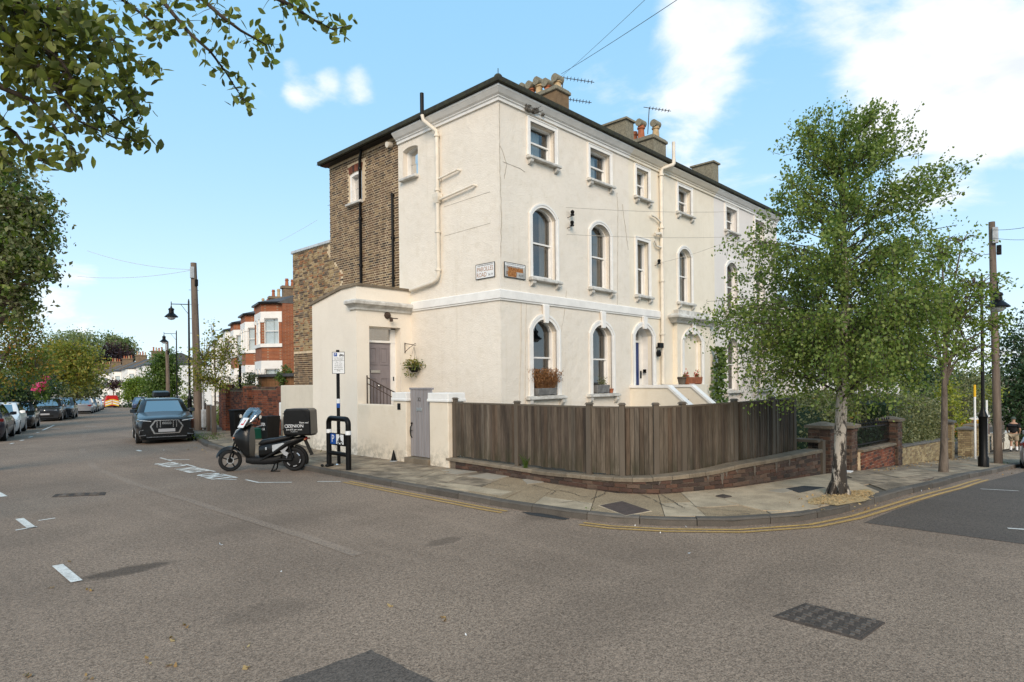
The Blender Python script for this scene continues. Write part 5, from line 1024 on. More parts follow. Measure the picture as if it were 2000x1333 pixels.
brick_pier('f', 'capped brick pier before the orange flower bed', (31.9, 4.1), (.5, .46), gp(31.9), -.02, X['yelb'], cap_m='stone')
def plain_wall(label, x0, x1, y, z0, zt0, zt1, m, cm, name='garden_wall'):
    t = thing(name, label, 'wall', ((x0+x1)/2, y, z0)); b = MB(); b.hexa([(x0, y, z0-.5), (x1, y, z0-.5-.07*(x1-x0)), (x1, y+.23, z0-.5-.07*(x1-x0)), (x0, y+.23, z0-.5), (x0, y, zt0-.06), (x1, y, zt1-.06), (x1, y+.23, zt1-.06), (x0, y+.23, zt0-.06)]); build(b, 'wall_face', m, t)
    b = MB(); b.hexa([(x0, y-.05, zt0-.06), (x1, y-.05, zt1-.06), (x1, y+.3, zt1-.06), (x0, y+.3, zt0-.06), (x0, y-.05, zt0), (x1, y-.05, zt1), (x1, y+.3, zt1+.02), (x0, y+.3, zt0+.02)]); build(b, 'coping', X[cm], t); return t
X['brick_yw'] = brick_tex('yellow garden brickwork', ((.30, .235, .13), (.22, .17, .10)), (.30, .26, .2)); X['brick_dk'] = brick_tex('dark garden brickwork', ((.14, .075, .05), (.10, .06, .045)), (.16, .13, .10))
plain_wall('sloping brick wall holding the orange flower bed', 32.2, 37.0, 4.1, gp(32.2), -.65, -.72, X['brick_yw'], 'conc')
plain_wall('dark brick wall with white capping beyond the flower bed', 37.2, 41.5, 4.6, gp(37.2), .0, -.05, X['brick_dk'], 'white')
plain_wall('low pale wall behind the walking man', 41.6, 52, 4.3, gp(41.6), -1.0, -1.5, X['stucco_c'], 'white_d')
tb = thing('slat_gate', 'grey timber slatted gate beyond the side road lamp post', 'gate', (41.5, 4.3, gp(41.5)))
for k in range(4): b = MB(); b.box(41.55, 44.2, 4.22, 4.26, gp(41.5)+.3+.24*k, gp(41.5)+.3+.24*k+.17); build(b, 'slat', X['woodp'], tb)
for x in (41.5, 44.2): b = MB(); b.box(x-.05, x+.05, 4.26, 4.36, gp(41.5)-.5, gp(41.5)+1.4); build(b, 'gate_post', X['woodp'], tb)

# ------------------------------------------------------------------ red brick garden wall on the left street, with shed behind
rb = thing('brick_garden_wall', 'weathered red brick garden wall with stepped piers behind the scooter', 'wall', (11.2, 26, .1))
RP = [(11.28, 22.45), (10.98, 25.0), (11.2, 27.6), (12.1, 31.0)]
for i in range(3):
    a, c = RP[i], RP[i+1]; L = math.dist(a, c); t = ((c[0]-a[0])/L, (c[1]-a[1])/L); n = (t[1], -t[0]); P_ = wall_frame(a, t, n); zt_ = (1.92, 1.86, 2.02)[i]
    b = MB(); b.hexa([P_(0, -.4, .006), P_(L, -.4, .006), P_(L, -.4, .22), P_(0, -.4, .22), P_(0, zt_-.07, .006), P_(L, zt_-.07, .006), P_(L, zt_-.07, .22), P_(0, zt_-.07, .22)]); sec = build(b, 'wall_section', X['mortar_d'], rb)
    brick_face(sec if i else rb, P_, 0, L, .0, zt_-.08, X['redb'], 95, d0=.004)
    b = MB(); nn = int(L/.11)
    for k in range(nn): b.hexa([P_(L*k/nn+.004, zt_-.075, -.02), P_(L*(k+1)/nn-.004, zt_-.075, -.02), P_(L*(k+1)/nn-.004, zt_-.075, .24), P_(L*k/nn+.004, zt_-.075, .24), P_(L*k/nn+.004, zt_+random.uniform(-.004, .004), -.015), P_(L*(k+1)/nn-.004, zt_, -.015), P_(L*(k+1)/nn-.004, zt_, .235), P_(L*k/nn+.004, zt_, .235)])
    tag(build(b, 'brick_on_edge_coping', X['brownb'], rb), kind='stuff')
for (x, y, zt_) in ((11.22, 22.75, 1.95), (10.95, 25.1, 1.98), (11.15, 27.7, 2.02)):
    b = MB(); b.box(x-.13, x+.25, y-.2, y+.2, -.3, zt_); p = build(b, 'pier', X['mortar_d'], rb); brick_face(p, wall_frame((x-.13, 0), (0, 1), (1, 0)), y-.2, y+.2, .0, zt_, X['redb'], 20, d0=.0); brick_face(p, wall_frame((0, y-.2), (1, 0), (0, 1)), x-.13, x+.25, .0, zt_, X['redb'], 20, d0=.0)
sd = thing('garden_shed', 'brown timber garden shed roof showing over the red brick wall', 'shed', (13.6, 25.5, .1))
X['shedw'] = mat('orange brown shed boards', (.27, .135, .06), .2, 6, .8, rv=.15, stretch=(1, 1, .3))
sx_, sy0, sy1 = 12.3, 23.8, 27.2
for k in range(9): b = MB(); b.box(sx_+.01*(k % 2), sx_+.05, sy0, sy1, .9+.16*k, .9+.16*k+.155); build(b, 'shed_board', X['shedw'], sd)
b = MB(); b.box(sx_+.05, sx_+2.4, sy0, sy1, .1, 2.33); build(b, 'shed_body', X['shedw'], sd); b = MB(); b.box(sx_-.15, sx_+2.5, sy0-.1, sy1+.1, 2.33, 2.45); build(b, 'shed_roof', X['slate'], sd)
# low garden fence and posts further along the left street pavement
for k, (pxx, pyy) in enumerate([(418, 850), (407, 842), (399, 838)]):
    p = G(pxx, pyy, PAVE); b = MB(); b.box(p[0]-.07, p[0]+.07, p[1]-.07, p[1]+.07, p[2]-.1, p[2]+(1.15, 1.1, 1.2)[k]); tag(build(b, 'tree_stake', X['pole'], bevel=.01), ('stout weathered timber stake at the kerb, nearest of three', 'middle of three timber stakes beside the pavement', 'timber stake nearest the leaning telegraph pole')[k], 'stake', 'timber stakes by the street tree')
for k, (a, c) in enumerate([((14.2, 33), (16.4, 40.5)), ((16.6, 41.2), (19.2, 49)), ((19.4, 49.6), (22.6, 59))]):
    L = math.dist(a, c); t = ((c[0]-a[0])/L, (c[1]-a[1])/L); P_ = wall_frame(a, t, (t[1], -t[0])); zz = gz(*a)+PAVE; w_ = thing('front_wall', ('low brick front wall before the first bay house', 'low brick front wall before the white bay houses', 'far low front wall beside the parked dark cars')[k], 'wall', (*a, zz))
    b = MB(); b.hexa([P_(0, zz-.5), P_(L, zz-.5), P_(L, zz-.5, .2), P_(0, zz-.5, .2), P_(0, zz+.75), P_(L, zz+.7), P_(L, zz+.7, .2), P_(0, zz+.75, .2)]); build(b, 'wall_face', X['brick_dk'] if k < 2 else X['stucco_c'], w_); b = MB(); b.hexa([P_(0, zz+.75, -.04), P_(L, zz+.7, -.04), P_(L, zz+.7, .25), P_(0, zz+.75, .25), P_(0, zz+.82, -.04), P_(L, zz+.77, -.04), P_(L, zz+.77, .25), P_(0, zz+.82, .25)]); build(b, 'coping', X['stone'], w_)
# white piers and wall at the far bend
wf = thing('far_front_wall', 'low white front wall with piers at the far bend, beyond the red van', 'wall', tuple(D(248, 797, 112)))
for pxx, wd in ((241, .9), (252, .8), (262, .9)): p = D(pxx, 798, 112); b = MB(); b.box(p[0]-wd/2, p[0]+wd/2, p[1]-.3, p[1]+.3, p[2]-.5, p[2]+1.7); build(b, 'pier', X['white'], wf)
p, q = D(225, 798, 113), D(270, 798, 111); b = MB(); b.hexa([(p[0], p[1], p[2]-.5), (q[0], q[1], q[2]-.5), (q[0]+.2, q[1]+.2, q[2]-.5), (p[0]+.2, p[1]+.2, p[2]-.5), (p[0], p[1], p[2]+1.1), (q[0], q[1], q[2]+1.1), (q[0]+.2, q[1]+.2, q[2]+1.1), (p[0]+.2, p[1]+.2, p[2]+1.1)]); build(b, 'wall_face', X['brick_dk'], wf)
# ------------------------------------------------------------------ poles, lamps, signs
def lamp_post(label, base, h, arm, armdir, r=.05, arm_side=1):
    t = thing('street_lamp', label, 'street lamp', base, 'black street lamps'); x, y, z = base
    b = MB(); b.lathe((x, y, z-.1), [(.13, 0), (.13, .35), (.105, .4), (.105, 1.45), (.12, 1.5), (.09, 1.58), (.06, 1.66), (r, 1.75), (r*.9, h*.6), (r*.75, h), (r*.3, h+.12)], 10); build(b, 'column', X['black'], t, smooth=35)
    ex, ey = x+armdir[0]*arm, y+armdir[1]*arm
    b = MB(); b.tube([(x, y, z+h-.25), (ex, ey, z+h-.22)], .022, 6); b.tube([(x, y, z+h-.75), (x+armdir[0]*arm*.45, y+armdir[1]*arm*.45, z+h-.25)], .012, 5); b.tube([(ex, ey, z+h-.1), (ex, ey, z+h-.34)], .02, 6); a_ = build(b, 'bracket_arm', X['black'], t, smooth=50)
    b = MB(); b.lathe((ex, ey, z+h-.86), [(.30, 0), (.305, .03), (.2, .13), (.12, .2), (.11, .33), (.14, .35), (.12, .42), (.045, .46), (.03, .54)], 14); hd = build(b, 'lantern', X['black'], t, smooth=40)
    b = MB(); b.lathe((ex, ey, z+h-1.0), [(.02, 0), (.13, .03), (.19, .10), (.2, .15)], 12); build(b, 'lantern_glass', X['lamp_w'], hd, smooth=60); return t
def pole(label, base, top, r0, r1, extras=True, sleeve=None):
    t = thing('telegraph_pole', label, 'telegraph pole', base, 'wooden telegraph poles'); b = MB(); b.tube([base-UP*.2, base*.5+np.array(top)*.5, top], [r0, (r0+r1)/2, r1], 12); build(b, 'shaft', X['pole'], t, smooth=50)
    if extras:
        tp = np.array(top); b = MB(); b.cbox(tp+np.array((-.1, -.1, -.45)), (.14, .14, .5)); build(b, 'junction_box', X['lead'], t, bevel=.01)
        b = MB(); b.cbox(tp+np.array((.05, -.17, -.9)), (.12, .12, .3)); build(b, 'cable_box', X['blackm'], t, bevel=.01)
        b = MB()
        for k in range(12): z = tp[2]-.9-.32*k; b.tube([(tp[0]-.2, tp[1]+.03, z), (tp[0]+.2, tp[1]-.03, z)] if k % 2 else [(tp[0]-.03, tp[1]-.2, z-.1), (tp[0]+.03, tp[1]+.2, z-.1)], .009, 4)
        tag(build(b, 'climbing_steps', X['rust'], t), kind='stuff')
    return t
pb_ = G(388, 840, PAVE); pt = D(378, 514, float(pb_@FW)); pole('leaning wooden telegraph pole at the left kerb behind the dark parked car', pb_, pt, .19, .125)
b = MB(); b.tube([pb_+np.array((.15, -.14, 0)), pb_+np.array((.15, -.14, 2.6))], .05, 8)
tl = thing('cable_conduit', 'grey cable guard fixed to the foot of the leaning telegraph pole', 'cable guard', pb_); build(b, 'conduit', X['lead'], tl); b = MB(); b.cbox(pb_+np.array((.2, -.25, .5)), (.3, .22, .8)); build(b, 'base_box', X['lead'], tl, bevel=.02)
p2 = G(1950, 905, PAVE); t2_ = D(1937, 434, float(p2@FW)); pole('tall wooden telegraph pole beside the side road kerb', p2, t2_, .12, .085)
p3 = D(329, 790, 52.); p3[2] = gz(p3[0], p3[1])+PAVE; pole('grey wooden telegraph pole farther down the left street', p3, np.array(D(326, 668, 52)), .17, .12, True)
q = G(1921, 912, PAVE); d_ = float(q@FW); zt = D(1914, 535, d_)[2]; lamp_post('black street lamp with cast base on the side road pavement', q, zt-q[2], 1.32, (RT[0]*.8+FW[0]*.6, RT[1]*.8+FW[1]*.6), .045)
def lamp_at(label, px, pyb, pyt, dist, arm): p = D(px, pyb, dist); p[2] = gz(p[0], p[1])+PAVE; h = D(px, pyt, dist)[2]-p[2]; lamp_post(label, p, h, arm, (-RT[0], -RT[1]), .055)
lamp_at('black street lamp just left of the leaning telegraph pole', 371, 830, 585, 30.5, .85); lamp_at('black street lamp behind the grey pole, second along the left street', 346, 800, 646, 48, .95); lamp_at('thin black street lamp among the trees on the far left side', 122, 790, 665, 62, -1.15)
def plate_sign(name, label, c, wdt, hgt, right, m='signw', border='signk', normal=None):
    """flat plate with a raised border; returns thing and a function placing text on it"""
    r = Vector(right).normalized(); n = r.cross(Vector((0, 0, 1))); c = Vector(c); t = thing(name, label, 'sign', c); u = Vector((0, 0, 1))
    def pt(a, z, d=0): return tuple(c+r*a+u*z+n*d)
    def bx(a0, a1, z0, z1, d0, d1, m_, nm): b = MB(); b.hexa([pt(a0, z0, d0), pt(a1, z0, d0), pt(a1, z0, d1), pt(a0, z0, d1), pt(a0, z1, d0), pt(a1, z1, d0), pt(a1, z1, d1), pt(a0, z1, d1)]); return build(b, nm, X[m_] if isinstance(m_, str) else m_, t)
    bx(-wdt/2, wdt/2, -hgt/2, hgt/2, -.012, 0, m, 'plate')
    if border:
        bb = MB(); w_ = min(wdt, hgt)*.035; ring(bb, lambda s, z, d=0: pt(s, z, d), [(-wdt/2+w_, -hgt/2+w_), (-wdt/2+w_, hgt/2-w_), (wdt/2-w_, hgt/2-w_), (wdt/2-w_, -hgt/2+w_)], [(-wdt/2, -hgt/2), (-wdt/2, hgt/2), (wdt/2, hgt/2), (wdt/2, -hgt/2)], .004, -.013, closed=True); build(bb, 'border', X[border], t)
    q = face_rot(r, u)
    return t, (lambda s, a, z, size, m_='signk', sx=1., al='CENTER': text(s, size, X[m_], t, (Vector(pt(a, z, .002)), q), sx=sx, align=al)), bx, pt
X['rusty_letter'] = mat('rust stained lettering', (.42, .19, .06), .3, 30, .8, c2=(.25, .10, .04)); X['rust_plate'] = mat('rust streaked enamel', (.50, .50, .47), .3, 14, .6, c2=(.30, .30, .29), stretch=(1, 1, .3))
X['rust_stain'] = mat('orange rust stain', (.46, .22, .07), .25, 25, .9, c2=(.33, .14, .05))
t, tx, bx, pt_ = plate_sign('street_name_sign', 'clean white PAROLLES ROAD name plate on the left face of the corner', (X0-.03, 11.58, 4.905), .70, .385, (0, -1, 0))
tx('LONDON BOROUGH OF ISLINGTON', 0, .145, .042, sx=.8); tx('PAROLLES', -.0, .045, .165, 'rusty_letter', .8); tx('ROAD', -.13, -.10, .165, 'rusty_letter', .8); tx('N.19', .2, -.115, .085, sx=.9)
t, tx, bx, pt_ = plate_sign('street_name_sign', 'rust stained MIRANDA ROAD name plate on the front face of the corner', (11.75, Y0-.03, 4.90), .79, .385, (1, 0, 0), m=X['rust_plate'])
bx(-.37, .37, .11, .175, .0005, .0015, 'signw', 'header_band'); bx(-.27, .05, -.17, -.03, .0005, .0013, 'rust_stain', 'rust_patch'); bx(-.25, .30, -.03, .07, .0005, .0013, 'rust_stain', 'rust_patch')
tx('LONDON BOROUGH OF ISLINGTON', 0, .145, .046, sx=.85); X['rl2'] = mat('dark rusted lettering', (.20, .07, .025), .3, 30, .8); tx('MIRANDA', .0, .035, .165, 'rl2', .85); tx('ROAD', -.13, -.10, .165, 'rl2', .85); tx('N.19', .22, -.11, .085)
# parking sign on its post
sp0 = G(662, 906, PAVE); rr = Vector(RT)*.985+Vector(FW)*.1
b = MB(); h_ = D(662, 684, float(sp0@FW))[2]; tsg = thing('sign_post', 'black sign post carrying the motorcycle parking notice', 'post', sp0); b.tube([sp0-UP*.1, (sp0[0], sp0[1], h_)], .042, 10); build(b, 'post', X['blackm'], tsg, smooth=50)
b = MB(); b.lathe((sp0[0], sp0[1], sp0[2]+1.36), [(.044, 0), (.044, .11)], 10); build(b, 'sticker_lower', X['blue'], tsg); b = MB(); b.lathe((sp0[0], sp0[1], sp0[2]+1.47), [(.044, 0), (.044, .11)], 10); build(b, 'sticker_upper', X['signw'], tsg)
def moto_icon(t, pt, a, z, s, m, d=.003, rider=False):
    b = MB()
    def disc(ca, cz, r0, r1):
        n = 14; ring(b, lambda u, v, dd=0: pt(u, v, dd), [(ca+r0*math.cos(2*math.pi*k/n), cz+r0*math.sin(2*math.pi*k/n)) for k in range(n)], [(ca+r1*math.cos(2*math.pi*k/n), cz+r1*math.sin(2*math.pi*k/n)) for k in range(n)], d, d-.002, closed=True)
    disc(a-.34*s, z-.2*s, .1*s, .22*s); disc(a+.34*s, z-.2*s, .1*s, .22*s)
    poly = [(-.34, -.2), (-.1, -.25), (.12, -.22), (.3, -.05), (.2, .1), (.02, .06), (-.15, .14), (-.32, .2), (-.36, .12), (-.2, 0)]
    b.prism([pt(a+x*s, z+y*s, d-.002) for x, y in poly], Vector(pt(0, 0, .002))-Vector(pt(0, 0, 0)))
    if rider:
        b.prism([pt(a+x*s, z+y*s, d-.002) for x, y in [(-.06, .05), (.2, .05), (.12, .4), (-.02, .5), (-.1, .3)]], Vector(pt(0, 0, .002))-Vector(pt(0, 0, 0))); disc(a+.02*s, z+.6*s, .0, .11*s)
        b.prism([pt(a+x*s, z+y*s, d-.002) for x, y in [(-.05, .34), (-.3, .16), (-.26, .1), (-.02, .24)]], Vector(pt(0, 0, .002))-Vector(pt(0, 0, 0)))
    return build(b, 'motorcycle_symbol', X[m], t)
sc_ = D(661, 709, float(sp0@FW)-.07); t, tx, bx, pt_ = plate_sign('parking_sign', 'white solo motorcycle parking notice at the top of the black post', sc_, .30, .53, rr)
bx(-.11, -.03, .155, .24, .0005, .002, 'blue', 'parking_symbol_panel'); tx('P', -.07, .198, .085, 'signw'); moto_icon(t, pt_, .075, .195, .10, 'signk', .003)
tx('Solo motorcycles', 0, .115, .036, sx=.9); tx('only at all times', 0, .075, .036, sx=.9); bx(-.14, .14, .048, .053, .0005, .002, 'signk', 'rule')
for k, s_x in enumerate(('Mon - Fri', '10 am - 2 pm', 'Pay by phone', '020 7125 6256', 'quoting location', '59798')): tx(s_x, 0, .015-.043*k, .036, sx=.9)
# black hoop with motorcycle bay plates
h0, h1_ = G(643, 911, PAVE), G(681, 918, PAVE); dd_ = (h1_-h0); Lh = float(np.linalg.norm(dd_)); hd_ = dd_/Lh; hb = thing('hoop_barrier', 'black hoop barrier with blue P plate standing at the kerb', 'barrier', h0)
def hp(s, z, d=0): n = np.array((hd_[1], -hd_[0], 0)); p = h0+hd_*s+n*d; return (p[0], p[1], h0[2]+z)
HT = 1.14; R_h = .12; arc = lambda c, a0, a1: [hp(c+R_h*math.cos(a), HT-R_h+R_h*math.sin(a)) for a in np.linspace(a0, a1, 6)]
b = MB(); b.tube([hp(0, -.05), hp(0, .86)]+arc(R_h, math.pi, math.pi/2)+arc(Lh-R_h, math.pi/2, 0)+[hp(Lh, .86), hp(Lh, -.05)], .062, 10); build(b, 'hoop', X['black'], hb, smooth=50)
b = MB(); b.tube([hp(0, .33), hp(Lh, .33)], .05, 10); build(b, 'lower_rail', X['black'], hb, smooth=50)
for s in (0, Lh): b = MB(); b.lathe(hp(s, .79), [(.066, 0), (.066, .09)], 12); build(b, 'reflective_band', X['signw'], hb)
b = MB(); b.hexa([hp(0, .52, -.02), hp(Lh, .52, -.02), hp(Lh, .52, .02), hp(0, .52, .02), hp(0, .80, -.02), hp(Lh, .80, -.02), hp(Lh, .80, .02), hp(0, .80, .02)]); pl = build(b, 'sign_panel', X['black'], hb)
def hq(f0, f1, z0, z1, m, nm): b = MB(); b.hexa([hp(Lh*f, z, d) for z in (z0, z1) for f, d in ((f0, .019), (f1, .019), (f1, .025), (f0, .025))]); build(b, nm, X[m], hb, bevel=.004)
hq(.13, .40, .545, .785, 'blue', 'parking_plate'); hq(.43, .80, .555, .78, 'signw', 'motorcycle_plate')
text('P', .25, X['signw'], hb, (Vector(hp(Lh*.265, .663, .027)), face_rot(hd_, (0, 0, 1)))); moto_icon(hb, hp, Lh*.615, .64, .21, 'signk', .027, True)
# black sign post with sticker behind the scooter, crash cone, litter by the hoop
q = G(470, 842, PAVE); zt = D(468, 690, float(q@FW))[2]; t = thing('sign_post', 'black post with a grey notice and stickers before the brick garden wall', 'post', q); b = MB(); b.tube([q-UP*.1, (q[0], q[1], zt)], .055, 8); build(b, 'post', X['blackm'], t, smooth=50)
b = MB(); b.cbox((q[0]-.05, q[1]-.12, zt-.3), (.06, .3, .42)); build(b, 'notice', X['lead'], t); b = MB(); b.lathe((q[0], q[1], q[2]+.62), [(.057, 0), (.057, .3)], 8); build(b, 'sticker', X['signw'], t); b = MB(); b.lathe((q[0], q[1], q[2]+.55), [(.058, 0), (.058, .12)], 8); build(b, 'sticker_lower', X['blue'], t); b = MB(); b.lathe((q[0], q[1], q[2]+1.5), [(.057, 0), (.057, .16)], 8); build(b, 'sticker_upper', X['signw'], t)
q = G(769, 901, PAVE); t = thing('traffic_cone', 'small black cone on the pavement left of the gate', 'cone', q); b = MB(); b.lathe(tuple(q), [(.085, 0), (.085, .02), (.07, .025), (.012, .27), (.004, .275)], 10); build(b, 'cone_body', X['blackm'], t, smooth=40); b = MB(); b.lathe((q[0], q[1], q[2]-.004), [(.1, 0), (.1, .014), (.08, .02)], 10); build(b, 'cone_base', X['lead'], t)
q = G(640, 912, PAVE); t = thing('dropped_bundle', 'dark rag and foil dropped at the foot of the hoop barrier', 'litter', q); b = MB()
for k in range(7): b.blob((q[0]+random.uniform(-.15, .12), q[1]+random.uniform(-.08, .1), q[2]+.03), (random.uniform(.03, .07), random.uniform(.03, .06), .035), 7, 5)
build(b, 'rag', X['blackm'], t, smooth=60); b = MB(); b.blob((q[0]+.17, q[1]-.12, q[2]+.04), (.05, .04, .03), 5, 4); build(b, 'foil', X['chrome'], t)
# bins, cabinet, box
def bin_(name, label, px, py, wdt, dep, h, m, lid, txt=None):
    q = G(px, py, PAVE); t = thing(name, label, 'bin', q); b = MB(); b.loft([[(q[0]-dep*.42, q[1]-wdt*.42, q[2]), (q[0]+dep*.42, q[1]-wdt*.42, q[2]), (q[0]+dep*.42, q[1]+wdt*.42, q[2]), (q[0]-dep*.42, q[1]+wdt*.42, q[2])], [(q[0]-dep/2, q[1]-wdt/2, q[2]+h), (q[0]+dep/2, q[1]-wdt/2, q[2]+h), (q[0]+dep/2, q[1]+wdt/2, q[2]+h), (q[0]-dep/2, q[1]+wdt/2, q[2]+h)]]); build(b, 'bin_body', m, t, bevel=.015)
    if lid: b = MB(); b.box(q[0]-dep/2-.03, q[0]+dep/2+.02, q[1]-wdt/2-.02, q[1]+wdt/2+.02, q[2]+h, q[2]+h+.06); build(b, 'bin_lid', m, t, bevel=.02)
    if txt: text(txt, .16, X['signw'], t, (Vector((q[0]-dep/2-.012, q[1], q[2]+h*.55)), face_rot((0, -1, 0), (0, 0, 1))))
    return t
X['bingreen'] = mat('green plastic box', (.01, .075, .05), .1, 5, .5)
bin_('recycling_bin', 'black bin with white painted numbers beside the brick garden wall', 528, 858, .55, .5, .82, X['blackm'], False, '100A\n 1 A'); bin_('recycling_bin', 'dark green open recycling box by the brick garden wall', 500, 857, .6, .42, .38, X['bingreen'], False); bin_('recycling_bin', 'black lidded bin at the foot of the black post', 466, 853, .5, .5, .95, X['blackm'], True)
q = np.array((10.75, 21.3, 0.)); q = G(556, 853, PAVE); t = thing('meter_cabinet', 'white meter cabinet on a post where the brick wall meets the cream wall', 'cabinet', q); zc_ = D(556, 803, float(q@FW))[2]
b = MB(); b.cbox((q[0], q[1], zc_), (.22, .42, .62)); build(b, 'cabinet_box', X['white'], t, bevel=.02); b = MB(); b.box(q[0]-.118, q[0]-.108, q[1]-.17, q[1]+.17, zc_-.26, zc_+.26); build(b, 'cabinet_door', X['white'], t, bevel=.004); b = MB(); b.box(q[0]-.04, q[0]+.05, q[1]-.13, q[1]-.03, q[2]-.1, zc_-.3); build(b, 'cabinet_post', X['white'], t)
for k, (pxx, pyy, d, hh, lab) in enumerate([(1904, 850, 22, 1.9, 'thin pole in a yellow sleeve beyond the side road lamp'), (1927, 850, 23, 1.75, 'plain white sign post beside the side road lamp')]):
    p = D(pxx, 800, d); p[2] = gz(p[0], p[1]); zt = D(pxx, (752, 782)[k], d)[2]; t = thing('marker_post', lab, 'post', p); b = MB(); b.tube([p, (p[0], p[1], zt)], .034, 8); build(b, 'shaft', X['signw'], t, smooth=50)
    if k == 0: b = MB(); b.tube([(p[0], p[1], zt-.42), (p[0], p[1], zt)], .04, 8); build(b, 'sleeve', X['yellow'], t, smooth=50)
# manhole covers
def cover(label, cs, m, studs=0, rim=None, z=.006, parent=None, base=0.):
    P_ = [np.array(G(px, py, base)) for px, py in cs]; c = sum(P_)/4; t = thing('manhole_cover', label, 'manhole cover', c+UP*z, 'iron covers in the ground')
    bil = lambda u, v, h: tuple((P_[0]*(1-u)+P_[1]*u)*(1-v)+(P_[3]*(1-u)+P_[2]*u)*v+UP*(z+h))
    b = MB(); b.hexa([bil(*uv, -.02) for uv in ((0, 0), (1, 0), (1, 1), (0, 1))]+[bil(*uv, .0) for uv in ((0, 0), (1, 0), (1, 1), (0, 1))]); build(b, 'frame', rim or m, t, bevel=.006)
    b = MB(); e = .035; b.hexa([bil(*uv, -.02) for uv in ((e, e), (1-e, e), (1-e, 1-e), (e, 1-e))]+[bil(*uv, .004) for uv in ((e, e), (1-e, e), (1-e, 1-e), (e, 1-e))]); build(b, 'lid', m, t, bevel=.004)
    if studs:
        b = MB(); nu, nv = studs
        for i in range(nu):
            for j in range(nv):
                u, v = (i+.75+(.0 if j % 2 else -.25))/(nu+.4), (j+.75)/(nv+.5); s_u, s_v = (.32/nu, .14/nv) if (i+j) % 2 else (.14/nu, .32/nv)
                b.hexa([bil(u-s_u, v-s_v, .002), bil(u+s_u, v-s_v, .003), bil(u+s_u, v+s_v, .003), bil(u-s_u, v+s_v, .003), bil(u-s_u*.8, v-s_v*.8, .014), bil(u+s_u*.8, v-s_v*.8, .014), bil(u+s_u*.8, v+s_v*.8, .014), bil(u-s_u*.8, v+s_v*.8, .014)])
        tag(build(b, 'raised_studs', X['stud'], t), kind='stuff')
    return t
X['iron'] = mat('worn cast iron', (.075, .06, .05), .35, 9, .8, spec=.1, bmp=.3, bs=60, fine=.5); X['stud'] = mat('polished iron studs', (.105, .09, .078), .3, 9, .65, spec=.25); X['iron_r'] = mat('rusty concrete filled cover', (.085, .06, .05), .3, 9, .85, bmp=.5, bs=80, fine=.5)
cover('studded iron cover in the middle of the near road', [(1508, 1205), (1572, 1179), (1730, 1217), (1682, 1252)], X['iron'], (9, 6), z=.008)
cover('brown infilled cover with pale surround in the pavement', [(1168, 988), (1215, 979), (1274, 999), (1222, 1009)], X['iron_r'], base=PAVE+.006, rim=X['conc'])
cover('thin iron cover in the road near the left white dashes', [(100, 972), (108, 966), (208, 962), (205, 968)], X['iron'], (8, 3)); cover('small black iron cover in the pale pavement concrete', [(1397, 969), (1412, 966), (1430, 970), (1415, 973)], X['iron'], base=PAVE+.014)
# fittings on the house walls
hb_ = thing('hanging_basket', 'hanging flower basket on an iron bracket right of the porch door', 'hanging basket', tuple(PP(11.0, 2.6, -.05)))
hx_, hy_ = 11.05, 14.38
b = MB(); b.tube([(11.0, 14.74, 2.9), (11.0, 14.74, 3.2)], .012, 5); b.tube([(11.0, 14.74, 3.18), (hx_, hy_-.03, 3.12)], .011, 5); b.tube([(11.0, 14.74, 2.93), (11.02, 14.55, 3.05), (hx_, hy_+.02, 3.12)], .009, 5); b.tube([(hx_+.03*math.cos(a), hy_-.05, 3.13+.04*math.sin(a)) for a in np.linspace(0, 6, 9)], .007, 4); build(b, 'bracket', X['rust'], hb_)
b = MB(); [b.tube([(hx_, hy_, 3.08), (hx_+.16*math.cos(a), hy_+.16*math.sin(a), 2.5)], .004, 4) for a in (0, 2.1, 4.2)]; build(b, 'chains', X['black'], hb_)
b = MB(); b.lathe((hx_, hy_, 2.34), [(.08, 0), (.15, .08), (.17, .14)], 12); build(b, 'basket', X['blackm'], hb_, smooth=50)
HANG = (hx_, hy_, 2.48, hb_)
t = thing('security_light', 'dark round security light above the grey front door', 'light', (10.4, 14.7, 3.9)); b = MB(); b.lathe((10.40, 14.75, 3.95), [(.1, 0), (.09, -.06), (.03, -.09)], 12, 'y'); build(b, 'lamp_body', X['rust'], t, smooth=40); b = MB(); b.tube([(10.42, 14.7, 3.9), (10.5, 14.58, 3.86), (10.62, 14.55, 3.86)], .015, 5); b.cbox((10.45, 14.62, 3.82), (.06, .08, .1)); build(b, 'sensor', X['rust'], t)
t = thing('floodlight', 'black floodlight and lantern right of the blue door', 'light', (18.75, Y0, 3.1)); b = MB(); b.cbox((18.72, Y0-.16, 3.20), (.26, .10, .17)); b.tube([(18.7, Y0, 3.12), (18.7, Y0-.16, 3.15)], .02, 6); build(b, 'flood_head', X['black'], t, bevel=.01); b = MB(); b.lathe((18.66, Y0-.12, 2.82), [(.04, 0), (.08, .04), (.09, .14), (.05, .22)], 8); b.tube([(18.66, Y0, 2.9), (18.66, Y0-.1, 2.95)], .02, 5); build(b, 'lantern', X['black'], t)
for k, (xx, zz) in enumerate([(14.05, 6.72), (14.03, 6.42), (18.75, 5.95)]):
    t = thing('cable_insulator', ('upper black cable insulator on the white house front', 'lower black cable insulator on the white house front', 'black cable insulator left of the cream drainpipe')[k], 'insulator', (xx, Y0, zz)); b = MB(); b.lathe((xx, Y0-.12, zz), [(.05, 0), (.06, .02), (.04, .06), (.055, .08), (.055, .13), (.02, .16)], 10); build(b, 'insulator_body', X['black'], t, smooth=40); b = MB(); b.tube([(xx-.08, Y0, zz-.05), (xx-.06, Y0-.12, zz-.03), (xx, Y0-.12, zz+.02)], .01, 5); build(b, 'hook', X['rust'], t)
